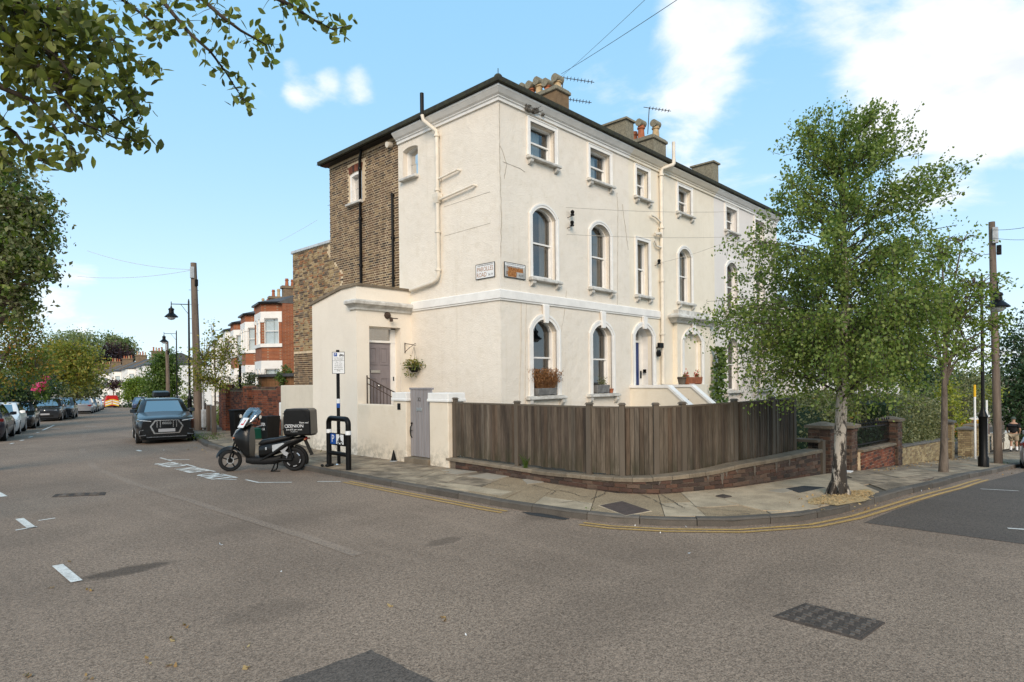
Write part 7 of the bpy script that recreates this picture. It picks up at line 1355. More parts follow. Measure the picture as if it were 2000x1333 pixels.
SCR = glassmat('smoky screen', (.86, .87, .88), .28, .12); b = MB(); rgm = []
for t_, z in [(0, 1.08), (.25, 1.2), (.5, 1.32), (.75, 1.42), (1, 1.50)]:
    w_ = .20+.13*math.sin(min(t_, .75)*2.1)-(.12*max(0, t_-.72)/.28); rgm.append([hq_(.20-.30*t_-.10*(y/.27)**2, y, z) for y in np.linspace(-w_, w_, 7)])
b.loft(rgm, closed=False); o = build(b, 'windscreen', SCR, sc, smooth=80); so_ = o.modifiers.new('t', 'SOLIDIFY'); so_.thickness = .006
lp_ = MB(); n_l = lambda y, z: hq_(.235-.30*(z-1.08)/.42, y, z); yv0, yv1, z0, z1 = -.02, .19, 1.05, 1.27
for yy in ((-.02, .2),): lp_.hexa([n_l(yy[0], z0), n_l(yy[1], z0), hq_(.225-.30*(z0-1.08)/.42, yy[1], z0), hq_(.225-.30*(z0-1.08)/.42, yy[0], z0), n_l(yy[0], z1), n_l(yy[1], z1), hq_(.225-.30*(z1-1.08)/.42, yy[1], z1), hq_(.225-.30*(z1-1.08)/.42, yy[0], z1)])
lpo = build(lp_, 'learner_plate', X['signw'], sc)
b = MB(); m_ = lambda y, z, d=.003: hq_(.235-.30*(z-1.08)/.42+d, y, z)
for (y0, y1, za_, zb_) in ((.115, .145, 1.11, 1.22), (.045, .115, 1.11, 1.14)): b.hexa([m_(y0, za_, .002), m_(y1, za_, .002), m_(y1, za_, .005), m_(y0, za_, .005), m_(y0, zb_, .002), m_(y1, zb_, .002), m_(y1, zb_, .005), m_(y0, zb_, .005)])
tag(build(b, 'letter_l', X['red'], lpo), kind='stuff')
# top box
bw2 = .27; bxs = [(-.48, .86), (.15, .86), (.17, 1.0), (.15, 1.42), (.10, 1.475), (-.40, 1.475), (-.46, 1.43)]
b = MB(); b.prism([(x*k_, -bw2, z) for x, z in bxs], (0, 2*bw2, 0)); tb_ = build(b, 'top_box', PLA, sc, bevel=.035, seg=3)
b = MB()
for zz in (1.0, 1.36): b.tube([(.16*k_, -bw2-.004, zz), (.16*k_, bw2+.004, zz)], .012, 5)
build(b, 'box_strap', X['blackm'], tb_); b = MB(); b.box(.165*k_, .185*k_, -.2, .2, 1.1, 1.3); build(b, 'front_pocket', X['blackm'], tb_, bevel=.01)
b = MB(); b.tube([(.09*k_, bw2+.003, 1.47), (-.28*k_, bw2+.003, 1.46), (-.44*k_, bw2+.003, 1.2), (-.46*k_, bw2+.003, .9)], .006, 5); build(b, 'box_piping', X['blackm'], tb_)
def btext(s, x, z, size, sx=1.): o = text(s, size, X['signw'], tb_, (Vector((x*k_, bw2+.004, z)), face_rot((-1, 0, 0), (0, 0, 1))), sx=sx); return o
btext('Rent me!', -.33, 1.155, .058); btext('ZENION', -.13, 1.075, .10, 1.); btext('Just £75 per week', -.10, .995, .05, 1.); btext('www.zenion.com', -.10, .945, .024)
b = MB(); n = 14; ring(b, lambda s, z, d=0: (s*k_, bw2+.004+d*0, z), [(.085+.026*math.cos(2*math.pi*k/n), 1.075+.026*math.sin(2*math.pi*k/n)) for k in range(n)], [(.085+.042*math.cos(2*math.pi*k/n), 1.075+.042*math.sin(2*math.pi*k/n)) for k in range(n)], 0, .001, closed=True); build(b, 'box_emblem', X['signw'], tb_)

# ------------------------------------------------------------------ the man walking away down the side road
pm = D(1980, 880, 30); pg = np.array(G(1980, 882, PAVE)); pg[2] = gz(pg[0], pg[1])+PAVE; yaw_m = math.atan2(-.1, 1)
man = thing('person', 'person in black t-shirt, khaki shorts, cap and white socks seen from behind', 'person', tuple(pg), None, yaw_m, local=True)
SKIN = mat('skin', (.42, .25, .17), .08, 9, .6); SHIRT = mat('black t-shirt', (.014, .014, .016), .3, 9, .9); SHORT = mat('khaki shorts', (.33, .27, .19), .12, 9, .9); CAP = mat('grey green cap', (.06, .075, .065), .1, 9, .9)
def skin(name, verts, edges, radii, m, parent, sub=1):
    me = bpy.data.meshes.new(name); me.from_pydata(verts, edges, []); o = link(bpy.data.objects.new(name, me), parent); me.materials.append(m)
    md = o.modifiers.new('skin', 'SKIN'); me.skin_vertices.new() if not me.skin_vertices else None
    for v, r_ in zip(me.skin_vertices[0].data, radii): v.radius = r_ if isinstance(r_, tuple) else (r_, r_)
    me.skin_vertices[0].data[0].use_root = True; md.use_smooth_shade = True; s_m = o.modifiers.new('sub', 'SUBSURF'); s_m.levels = sub; s_m.render_levels = sub; return o
# x forward (walking direction), y left
bv = [(0, 0, .92), (0, 0, 1.12), (0, 0, 1.32), (0, 0, 1.46), (.01, 0, 1.55), (.02, 0, 1.66), (.02, 0, 1.74), (0, .10, .88), (.03, .11, .48), (-.02, .12, .08), (.10, .12, .03), (0, -.10, .88), (.06, -.11, .48), (.06, -.12, .08), (.18, -.12, .03), (0, .19, 1.42), (-.02, .27, 1.15), (.10, .25, .95), (.14, .24, .86), (0, -.19, 1.42), (.02, -.27, 1.16), (.16, -.22, 1.0), (.20, -.2, .92)]
be = [(0, 1), (1, 2), (2, 3), (3, 4), (4, 5), (5, 6), (0, 7), (7, 8), (8, 9), (9, 10), (0, 11), (11, 12), (12, 13), (13, 14), (3, 15), (15, 16), (16, 17), (17, 18), (3, 19), (19, 20), (20, 21), (21, 22)]
br_ = [.14, .15, .16, .11, .055, .095, .085, .095, .062, .042, .038, .095, .062, .042, .038, .06, .045, .036, .04, .06, .045, .036, .04]
skin('body', bv, be, br_, SKIN, man)
sh_v = [(0, 0, .92), (0, 0, 1.14), (0, 0, 1.34), (0, 0, 1.45), (0, .19, 1.42), (-.01, .25, 1.22), (0, -.19, 1.42), (.01, -.25, 1.22)]; skin('t_shirt', sh_v, [(0, 1), (1, 2), (2, 3), (3, 4), (4, 5), (3, 6), (6, 7)], [(.20, .18), (.205, .185), (.225, .18), (.17, .14), .105, .09, .105, .09], SHIRT, man)
skin('shorts', [(0, 0, .95), (0, .095, .86), (.02, .115, .52), (0, -.095, .86), (.04, -.115, .52)], [(0, 1), (1, 2), (0, 3), (3, 4)], [(.19, .17), .14, .125, .14, .125], SHORT, man)
b = MB(); b.lathe((.02, 0, 1.69), [(.112, 0), (.115, .04), (.09, .10), (.03, .125), (.001, .127)], 14); b.loft([[(.10, -.08, 1.70), (.10, .08, 1.70), (.10, .08, 1.715), (.10, -.08, 1.715)], [(.21, -.05, 1.69), (.21, .05, 1.69), (.21, .05, 1.70), (.21, -.05, 1.70)]]); build(b, 'cap', CAP, man, smooth=50)
for v0, v1 in (((-.02, .12, .06), (0, .118, .26)), ((.06, -.12, .06), (.06, -.118, .26))): b = MB(); b.tube([v0, v1], [.055, .058], 8); build(b, 'sock', X['signw'], man, smooth=50)
for x, y in ((-.02, .12), (.06, -.12)): b = MB(); b.loft([[(x-.08+dx, y-w_, 0), (x-.08+dx, y+w_, 0), (x-.08+dx, y+w_*.8, h), (x-.08+dx, y-w_*.8, h)] for dx, w_, h in ((0, .04, .07), (.08, .048, .10), (.2, .052, .07), (.28, .03, .04))]); build(b, 'shoe', SHIRT, man, smooth=50)
# ------------------------------------------------------------------ foliage
def leaves(name, C, size, m, parent=None, droop=.3, aspect=.62, flat=.0, kind=None, out=None):
    """one quad per leaf, folded a little along its rib"""
    C = np.asarray(C, float); N = len(C)
    if N == 0: return None
    a = rng.normal(size=(N, 3)); a[:, 2] -= droop*1.6
    if out is not None: a += (C-np.asarray(out))*.5
    a /= np.linalg.norm(a, axis=1)[:, None]; q = rng.normal(size=(N, 3)); q[:, 2] += flat*2; b = np.cross(a, q); b /= np.linalg.norm(b, axis=1)[:, None]+1e-9; n = np.cross(a, b)
    L = (size*(.65+.7*rng.random(N)))[:, None]; W_ = L*aspect*(.8+.4*rng.random(N))[:, None]/2
    v = np.stack([C-a*L*.5, C+b*W_+n*W_*.35+a*L*.02, C+a*L*.5, C-b*W_+n*W_*.35+a*L*.02], 1).reshape(-1, 3)
    if parent is not None: v = v-np.array(off(parent))
    me = bpy.data.meshes.new(name); me.vertices.add(4*N); me.vertices.foreach_set('co', v.ravel()); me.loops.add(4*N); me.loops.foreach_set('vertex_index', np.arange(4*N, dtype=np.int32)); me.polygons.add(N); me.polygons.foreach_set('loop_start', np.arange(0, 4*N, 4, dtype=np.int32)); me.polygons.foreach_set('loop_total', np.full(N, 4, dtype=np.int32)); me.update(calc_edges=True)
    me.materials.append(m); o = link(bpy.data.objects.new(name, me), parent)
    if kind: o['kind'] = kind
    return o
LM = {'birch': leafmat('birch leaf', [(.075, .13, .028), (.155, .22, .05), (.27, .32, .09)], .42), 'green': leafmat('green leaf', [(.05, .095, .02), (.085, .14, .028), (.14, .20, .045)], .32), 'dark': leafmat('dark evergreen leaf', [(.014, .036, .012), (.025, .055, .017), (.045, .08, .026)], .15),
      'light': leafmat('light green leaf', [(.09, .15, .02), (.14, .20, .028), (.20, .25, .04)], .38), 'yell': leafmat('yellowing leaf', [(.11, .15, .025), (.20, .22, .04), (.33, .25, .045)], .36), 'rowan': leafmat('rowan leaf', [(.065, .12, .02), (.14, .18, .03), (.30, .17, .03)], .35), 'olive': leafmat('olive grey leaf', [(.085, .105, .04), (.145, .16, .07), (.23, .24, .12)], .2, .6),
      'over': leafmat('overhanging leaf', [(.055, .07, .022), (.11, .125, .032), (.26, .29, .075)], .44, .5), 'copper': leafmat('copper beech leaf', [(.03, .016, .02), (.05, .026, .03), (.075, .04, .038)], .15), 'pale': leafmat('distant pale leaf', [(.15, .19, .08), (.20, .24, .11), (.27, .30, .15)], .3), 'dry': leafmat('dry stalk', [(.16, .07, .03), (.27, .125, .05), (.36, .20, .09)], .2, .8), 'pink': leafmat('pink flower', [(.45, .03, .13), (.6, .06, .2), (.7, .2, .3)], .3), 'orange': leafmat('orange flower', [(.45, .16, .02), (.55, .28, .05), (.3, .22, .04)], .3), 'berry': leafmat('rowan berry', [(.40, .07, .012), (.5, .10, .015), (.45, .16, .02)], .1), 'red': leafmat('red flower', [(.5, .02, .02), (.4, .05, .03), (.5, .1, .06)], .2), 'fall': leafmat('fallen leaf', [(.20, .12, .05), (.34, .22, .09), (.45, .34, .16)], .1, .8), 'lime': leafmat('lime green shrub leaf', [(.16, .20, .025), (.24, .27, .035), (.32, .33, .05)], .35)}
def ell(px, py, d, rx, ry, wt=1., dep=1.): s = d/F; return (np.array(D(px, py, d)), np.array((rx*s*dep if dep < 1 else rx*s, rx*s, ry*s)), wt)
def samp(es, n, edge=.45):
    w_ = np.array([e[2]*e[1][0]*e[1][2] for e in es]); k = rng.choice(len(es), n, p=w_/w_.sum()); d_ = rng.normal(size=(n, 3)); d_ /= np.linalg.norm(d_, axis=1)[:, None]; r = rng.random(n)**edge
    c = np.array([es[i][0] for i in k]); rad = np.array([es[i][1] for i in k]); return c+d_*rad*r[:, None], k, c
def tree(name, label, base, r0, es, nclus, per, spread, size, m, bark, cat='tree', droop=.3, trunk_top=None, group=None, aspect=.62, lean=None, edge=.45, branch=.35, up=.25, extra=(), squash=.7, tw=.006):
    base = np.array(base, float); cen = sum(e[0]*e[2] for e in es)/sum(e[2] for e in es); top = np.array(trunk_top) if trunk_top is not None else np.array((cen[0], cen[1], cen[2]))
    t = thing(name, label, cat, tuple(base), group); b = MB(); P = [base-UP*.15]; n = 7
    for i in range(n+1):
        f = i/n; P.append(base+(top-base)*f+np.array((math.sin(f*5+base[0])*.02, math.cos(f*4+base[1])*.02, 0))*(np.linalg.norm(top-base)*.25)*f*(1-f)*2)
    rr_ = [r0*1.35]+[r0*(1.25 if i == 0 else 1)*(1-.62*i/n) for i in range(n+1)]; b.tube(P, rr_, 10); trunk = build(b, 'trunk', bark, t, smooth=60)
    lb = MB()
    for c, rad, wt in es:                # limbs
        s0 = base+(top-base)*min(.98, max(.42, random.uniform(.5, .95))); mid = (s0+c)/2+UP*np.linalg.norm(c-s0)*.12; lb.tube([s0, mid, c], [r0*.42, r0*.28, r0*.12], 6)
    pts, k, cc = samp(es, nclus, edge); Ls = []
    for p, c in zip(pts, cc):
        if random.random() < branch: q = c+(p-c)*random.uniform(0, .35); m_ = (q+p)/2+UP*up*np.linalg.norm(p-q); lb.tube([q, m_, p], [tw*2.2, tw*1.5, tw], 4, cap=False)
    build(lb, 'limbs', bark, t, smooth=60)
    C = np.repeat(pts, per, axis=0); G_ = rng.normal(size=(len(C), 3))*spread; G_[:, 2] *= squash; C = C+G_
    leaves('crown', C, size, m, t, droop, aspect)
    for nm, mm, frac, sz in extra:
        sel = pts[rng.random(len(pts)) < frac]; C2 = np.repeat(sel, 7, axis=0)+rng.normal(size=(len(sel)*7, 3))*spread*.5; leaves(nm, C2, sz, mm, t, .2, .9, kind='stuff')
    return t
# ---- birch in the pavement
bb = G(1638, 968, PAVE); bd = float(bb@FW)
bt = thing('birch_tree', 'slender birch with peeling white bark growing from the pavement corner', 'tree', tuple(bb))
tops = [(1638, 968, 0), (1640, 900, .0), (1643, 800, .02), (1647, 700, .05), (1650, 600, .05), (1648, 480, .0), (1650, 380, -.05), (1640, 300, 0)]
TP = [np.array(D(px, py, bd+dd)) for px, py, dd in tops]; TP[0] = np.array(bb)-UP*.1
b = MB(); b.tube(TP, [.15, .10, .088, .075, .062, .042, .026, .012], 14); build(b, 'trunk', X['birch'], bt, smooth=60)
b = MB()
for a in np.linspace(0, 6.28, 8)[:-1]: b.tube([bb+np.array((math.cos(a)*.08, math.sin(a)*.08, .22)), bb+np.array((math.cos(a)*.17, math.sin(a)*.17, .04)), bb+np.array((math.cos(a)*.21, math.sin(a)*.21, -.03))], [.055, .035, .012], 6)
build(b, 'root_flare', X['birch'], bt, smooth=60)
def bpt(z): zs = [p[2] for p in TP]; return np.array([np.interp(z, zs, [p[i] for p in TP]) for i in range(3)])
ENV = [(1.45, .8, .8), (1.75, 2.05, 1.5), (2.4, 2.2, 1.75), (3.2, 2.1, 1.8), (4.0, 1.95, 1.8), (4.7, 1.75, 1.9), (5.2, 1.35, 1.75), (5.6, 1.0, 1.2), (6.0, .75, .85), (6.4, .6, .7), (6.7, .4, .5)]
def env(z, ca): i = 1 if ca < 0 else 2; return np.interp(z, [e[0] for e in ENV], [e[i] for e in ENV])
b = MB(); LC = []; rt2, fw2 = RT[:2]/np.linalg.norm(RT[:2]), FW[:2]
for k in range(150):
    z0 = 1.75+4.1*(k/150)**1.0+random.uniform(-.1, .1); a = k*2.399+random.uniform(-.3, .3); rise = random.uniform(.25, .85); zt_ = min(z0+rise, 6.55); R_ = env(zt_-.2, math.cos(a))*random.uniform(.55, 1.04)*(1 if abs(math.sin(a)) < .5 else .95)
    o = bpt(z0); dirh = rt2*math.cos(a)+fw2*math.sin(a); e_ = np.array((o[0]+dirh[0]*R_, o[1]+dirh[1]*R_, zt_)); m1 = o+(e_-o)*.4+UP*.14; m2 = o+(e_-o)*.75+UP*.12
    rb0 = .024*(1-z0/9); b.tube([o, m1, m2, e_], [rb0, rb0*.7, rb0*.4, .004], 5, cap=False)
    nt_ = int(9+R_*(25 if z0 < 3.4 else 13))
    for j in range(nt_):                  # hanging twigs along each bough
        f = random.uniform(.25, 1.03); p = o+(m1-o)*(f/.4) if f < .4 else (m1+(m2-m1)*((f-.4)/.35) if f < .75 else m2+(e_-m2)*((f-.75)/.25)); p = p+rng.normal(size=3)*.06
        Lt = random.uniform(.3, .72)*(1.15 if z0 < 3.2 else .7); up_ = .5 if z0 > 4.1 else -.25; dv = np.array((dirh[0], dirh[1], 0))*random.uniform(.1, .6)+rng.normal(size=3)*.3+UP*up_; dv /= np.linalg.norm(dv)
        q1 = p+dv*Lt*.5; q2 = q1+(dv*.35+np.array((0, 0, -.8 if z0 < 4.3 else .15)))*Lt*.5
        q2[2] = max(q2[2], 1.45+random.uniform(-.15, .1)); q1[2] = max(q1[2], 1.5)
        if random.random() < .45: b.tube([p, q1, q2], [.005, .003, .0015], 3, cap=False)
        for u in np.linspace(.1, 1, random.randint(9, 14)): c = p+(q1-p)*(u*2) if u < .5 else q1+(q2-q1)*(u*2-1); LC.append(c+rng.normal(size=3)*.035)
for k in range(16):                       # spiky leading shoots
    a = random.uniform(0, 6.28); r = random.uniform(.1, .8); o = np.array((TP[-1][0], TP[-1][1], 5.2+random.uniform(-.5, .5))); d_ = rt2*math.cos(a)*r+fw2*math.sin(a)*r; e_ = o+np.array((d_[0], d_[1], random.uniform(.6, 1.25)*(1.1-.5*r))); b.tube([o, e_], [.009, .002], 4, cap=False)
    for u in np.linspace(.1, 1, 26): LC.append(o+(e_-o)*u+rng.normal(size=3)*.05)
build(b, 'boughs', X['twig'], bt, smooth=60)
LC = np.array(LC); print('birch leaves', len(LC)); leaves('crown', LC, .052, LM['birch'], bt, .45, .78)
# ---- second street tree
tb_ = G(1843, 922, PAVE); d2_ = float(tb_@FW)
tree('street_tree', 'small light green street tree with dark trunk beside the side road kerb', tb_, .088, [ell(1850, 620, d2_, 85, 75), ell(1905, 560, d2_, 60, 40, .6), ell(1800, 560, d2_+.8, 60, 50, .6), ell(1880, 690, d2_, 70, 35, .5), ell(1840, 500, d2_+.3, 65, 40, .5), ell(1935, 640, d2_-.2, 45, 35, .4), ell(1880, 470, d2_+.2, 60, 22, .3), ell(1760, 690, d2_+.5, 55, 50, .6), ell(1960, 560, d2_, 25, 22, .2)], 620, 10, .10, .08, LM['light'], X['bark'], trunk_top=D(1846, 630, d2_), edge=.6, squash=.55, branch=.7, droop=.1)
# ---- trees and shrubs on the right
def gpos(px, d): p = np.array(D(px, 800, d)); p[2] = gz(p[0], p[1])+PAVE; return p
tree('dark_tree', 'big dark green tree behind the walking man at the right edge', gpos(1990, 40), .3, [ell(1995, 700, 40, 55, 75), ell(1965, 780, 39, 40, 80), ell(2010, 640, 41, 50, 40, .7), ell(2020, 800, 39, 70, 90), ell(1960, 850, 40, 25, 50, .6)], 420, 22, .35, .2, LM['dark'], X['bark'], group='trees down the side road')
tree('garden_tree', 'dark broad garden tree standing behind the birch', gpos(1600, 24), .2, [ell(1600, 700, 24, 75, 75), ell(1680, 720, 24, 60, 65), ell(1740, 690, 26, 70, 60), ell(1650, 640, 27, 80, 50, .6), ell(1790, 720, 27, 60, 55)], 420, 20, .26, .14, LM['dark'], X['bark'], group='trees down the side road')
tree('garden_shrub', 'dark bushy shrub right of the second street tree trunk', gpos(1880, 31), .12, [ell(1885, 790, 31, 45, 50), ell(1905, 750, 32, 30, 30, .6), ell(1860, 740, 33, 40, 40, .6)], 200, 18, .22, .12, LM['olive'], X['bark'], 'shrub')
tree('lime_shrub', 'bright lime green shrub behind the second street tree trunk', gpos(1855, 27.5), .05, [ell(1858, 815, 27.5, 26, 50), ell(1850, 760, 28, 25, 35, .6)], 110, 16, .14, .11, LM['lime'], X['bark'], 'shrub')
tree('yellow_shrub', 'yellow leaved shrub beyond the side road lamp post', gpos(1925, 33), .05, [ell(1925, 768, 33, 24, 18), ell(1905, 780, 33, 14, 12, .5)], 60, 14, .2, .14, LM['lime'], X['bark'], 'shrub')
tree('garden_shrub', 'broad leaved green shrub between the fence end and the red brick pier', gpos(1600, 16.5), .04, [ell(1600, 815, 16.2, 32, 40), ell(1585, 845, 15.8, 18, 25, .5), ell(1640, 800, 17, 25, 22, .6)], 100, 9, .10, .12, LM['green'], X['bark'], 'shrub', extra=(('reddish_leaves', LM['rowan'], .2, .1),))
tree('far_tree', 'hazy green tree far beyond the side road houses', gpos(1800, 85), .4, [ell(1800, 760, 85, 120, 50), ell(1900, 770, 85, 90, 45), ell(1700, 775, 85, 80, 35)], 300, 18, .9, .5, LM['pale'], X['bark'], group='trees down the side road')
def hedge(label, x0, x1, y0, y1, zb, zt, m, n, size, name='hedge'):
    t = thing(name, label, 'hedge', ((x0+x1)/2, (y0+y1)/2, gz((x0+x1)/2, y0))); nx_ = 24; b = MB(); zb_ = lambda x: gz(x, 4)+.1; rgs = []
    for i in range(nx_+1):
        x = x0+.12+(x1-x0-.24)*i/nx_; h = zt(x)-.12+.07*math.sin(i*1.7)+.05*math.sin(i*.6); e = .1*(1 if 0 < i < nx_ else .5); rgs.append([(x, y0+.14+.04*math.sin(i*2.1), zb_(x)), (x, y1, zb_(x)), (x, y1, h), (x, y0+.25, h), (x, y0+.13, h-.15)])
    b.loft(rgs); build(b, 'light_blocking_core', LM['dark'], t, smooth=60); C = []  # dark solid core added inside the leaves to block light
    for _ in range(n):
        x = random.uniform(x0, x1); ph = random.random(); zt_ = zt(x)+.05*math.sin(x*5)+.06*math.sin(x*2.3)
        if ph < .55: C.append((x, y0+random.gauss(.02, .06)+.05*math.sin(x*7), random.uniform(zb(x), zt_)))
        elif ph < .82: C.append((x, random.uniform(y0, y1), zt_+random.gauss(0, .06)))
        else: C.append((random.choice((x0, x1))+random.gauss(0, .05), random.uniform(y0, y1), random.uniform(zb(x), zt_)))
    for _ in range(n//14):
        x = random.uniform(x0, x1); z = zt(x); h = random.uniform(.05, .28)
        for u in np.linspace(0, 1, 4): C.append((x+random.gauss(0, .02), y0+.1+random.random()*(y1-y0)*.6, z+h*u))
    leaves('hedge_leaves', C, size, m, t, -.1, .5); return t
hedge('tall clipped olive hedge above the yellow brick wall', 19.62, 26.3, 4.28, 5.6, lambda x: yt(x)-.05, lambda x: float(np.interp(x, [19.6, 22, 26.3], [1.42, 1.30, 1.02])), LM['olive'], 9000, .085)
hedge('loose olive hedge rising behind the iron railings', 16.1, 19.6, 5.0, 6.2, lambda x: .3, lambda x: float(np.interp(x, [16.1, 17.5, 19.6], [1.25, 1.5, 1.5])), LM['olive'], 4200, .08)
t = thing('ivy', 'dark ivy and stems climbing through the iron railings', 'ivy', (17.5, 4.5, .4)); C = [(random.uniform(16.05, 19.0), random.uniform(4.3, 4.6), random.uniform(.38, .75)) for _ in range(700)]; leaves('ivy_leaves', C, .09, LM['dark'], t, 0, .8)
t = thing('flower_bed', 'orange and green flower bed above the sloping brick wall', 'flowers', (34, 4.5, -.8)); C = [(random.uniform(32.3, 36.8), random.uniform(4.3, 5.2), -.62+abs(random.gauss(0, .25))) for _ in range(500)]; leaves('flowers', C, .12, LM['orange'], t, -.4, kind='stuff'); C = [(random.uniform(32.3, 37), random.uniform(4.3, 5.6), -.62+abs(random.gauss(0, .22))) for _ in range(500)]; leaves('bed_leaves', C, .14, LM['green'], t, -.4)
t = thing('climber', 'green climbing plant beside the steps of the cream house', 'climber', (23.0, Y0-.5, 0)); C = []
for _ in range(900):
    z = random.uniform(.2, 3.25); w_ = .62*(1-(z/3.4)**1.5)+.06; C.append((22.75+random.gauss(0, w_*.5)+.12*math.sin(z*3), Y0-.35+random.gauss(0, .13), z))
leaves('climber_leaves', C, .14, LM['green'], t, .3, .8); b = MB(); b.tube([(22.75, Y0-.25, 0), (22.8, Y0-.2, 1.5), (22.7, Y0-.2, 3.1)], [.03, .02, .006], 5); build(b, 'climber_stem', X['twig'], t)
hedge('fresh green hedge top showing over the fence by the steps', 19.5, 27, 7.8, 8.8, lambda x: .2, lambda x: float(np.interp(x, [19, 23, 27], [1.15, 1.3, 1.35])), LM['light'], 1800, .10)
# ---- foliage hanging in from the top left: tree stands just outside the picture on the left
ot = thing('overhanging_tree', 'broad leaved tree whose boughs hang into the top left corner', 'tree', tuple(D(-520, 1000, 7.2)*np.array((1, 1, 0))))
ob = np.array(ot.location); fork = np.array(D(-420, -250, 6.8)); b = MB(); b.tube([ob-UP*.2, ob+UP*1.5, fork], [.26, .21, .15], 10); build(b, 'trunk', X['bark'], ot, smooth=60)
BR = [([(-200, -160), (-60, -40), (20, 10), (85, 45), (150, 90), (200, 140), (250, 185), (280, 235)], 5.6, 1.), ([(-200, 40), (0, 170), (60, 195), (100, 240), (140, 290), (152, 325)], 5.3, 1.), ([(-150, -60), (60, 12), (130, 20), (200, 60), (240, 95), (300, 150)], 5.9, 1.), ([(120, -160), (300, -20), (340, 30), (375, 70), (410, 100), (440, 140), (465, 180), (490, 215)], 6.3, .75), ([(200, -170), (385, -10), (430, 30), (470, 60), (520, 88), (535, 128)], 6.5, .85), ([(330, -190), (515, -15), (570, 12), (610, 38), (650, 58), (685, 50)], 6.7, .8), ([(-200, -20), (-20, 60), (60, 110), (110, 170), (150, 235), (225, 270), (288, 278)], 5.4, 1.), ([(-100, 0), (90, 100), (150, 170), (205, 215), (255, 255), (290, 275)], 5.7, .9), ([(-200, 120), (-30, 220), (30, 260), (60, 300), (90, 320)], 5.2, .8), ([(50, -160), (200, -30), (260, 15), (300, 45), (315, 90)], 6.1, .8), ([(-120, -120), (0, -10), (60, 60), (120, 120), (170, 200), (190, 260)], 5.5, 1.), ([(-200, 150), (-60, 240), (-10, 290), (25, 330)], 5.4, .8), ([(-100, -140), (100, -20), (160, 40), (220, 110), (270, 200)], 6.0, 1.)]
b = MB(); LO = []
for pts, d, den in BR:
    Q = [np.array(D(px, py, d+.25*math.sin(i*1.3+d*7)+.1*i)) for i, (px, py) in enumerate(pts)]; b.tube([fork]+Q, [.05]+list(np.linspace(.03, .003, len(Q))), 6, cap=False)
    for i in range(1 if pts[0][0] < 0 else 1, len(Q)-1):
        n = int(26*den*np.linalg.norm(Q[i+1]-Q[i])/.3)
        for _ in range(n):
            f = random.random(); c = Q[i]+(Q[i+1]-Q[i])*f; s_ = .11*(1 if i < len(Q)-2 else .6); e_ = c+rng.normal(size=3)*s_*np.array((1, 1, .8)); LO.append(e_)
            if random.random() < .22: b.tube([c, (c+e_)/2+UP*.01, e_], [.005, .003, .0015], 3, cap=False)
build(b, 'boughs', X['twig'], ot, smooth=60)
for (px, py, rx, ry, n) in [(60, 40, 130, 70, 360), (60, 130, 110, 70, 260), (170, 60, 90, 60, 130), (-60, 60, 100, 160, 150), (170, 170, 70, 60, 90)]: p_, _, _ = samp([ell(px, py, 5.7, rx, ry)], n, .5); LO += list(p_)
LO = np.array(LO); dist = LO@FW; ok = np.array([D(0, 0, 1)[0] is not None for _ in LO]); rt_ = (LO@RT)/dist; upv = (LO[:, 2]-CAMH)/dist; inview = (rt_ > -.83) & (upv < .62)
order = np.argsort(np.where(inview, 0, 100)+dist); big, rest_ = LO[order[:300]], LO[order[300:]]
def leafmesh(nm, L, wd, m):
    prof = [(0, 0), (.18, .55), (.42, 1), (.68, .82), (.88, .38), (1, 0)]; V_, Fc = [], []
    for x, w_ in prof: V_ += [(L*x-L/2, -wd*w_/2, .14*wd*w_+.10*L*x*x), (L*x-L/2, 0, .10*L*x*x), (L*x-L/2, wd*w_/2, .14*wd*w_+.10*L*x*x)]
    for i in range(len(prof)-1): Fc += [(3*i, 3*i+3, 3*i+4, 3*i+1), (3*i+1, 3*i+4, 3*i+5, 3*i+2)]
    me = bpy.data.meshes.new(nm); me.from_pydata(V_, [], Fc); me.materials.append(m); me.polygons.foreach_set('use_smooth', [True]*len(me.polygons)); return me
lms = [leafmesh('leaf', .105*s, .062*s, LM['over']) for s in (.8, 1., 1.2)]
for p in big:
    o = link(bpy.data.objects.new('leaf', random.choice(lms)), ot); o.location = Vector(p)-Vector(ob); o.rotation_euler = (random.gauss(0, .7), random.gauss(.5, .7), random.uniform(0, 6.28))
V_, F_ = [], []; tv = np.array([v.co for v in lms[1].vertices]); tf_ = [tuple(p.vertices) for p in lms[1].polygons]; Mv = []
from mathutils import Euler
for i, p in enumerate(rest_): R_ = np.array(Euler((random.gauss(0, .8), random.gauss(.5, .8), random.uniform(0, 6.28))).to_matrix()); Mv.append((tv*random.uniform(.75, 1.2))@R_.T+p-ob); F_ += [tuple(j+i*len(tv) for j in f) for f in tf_]
me = bpy.data.meshes.new('leaf_mass'); me.from_pydata(np.concatenate(Mv).tolist(), [], F_); me.materials.append(LM['over']); me.polygons.foreach_set('use_smooth', [True]*len(me.polygons)); o = link(bpy.data.objects.new('leaf_mass', me), ot); o['kind'] = 'stuff'; print('overhang leaves', len(LO))
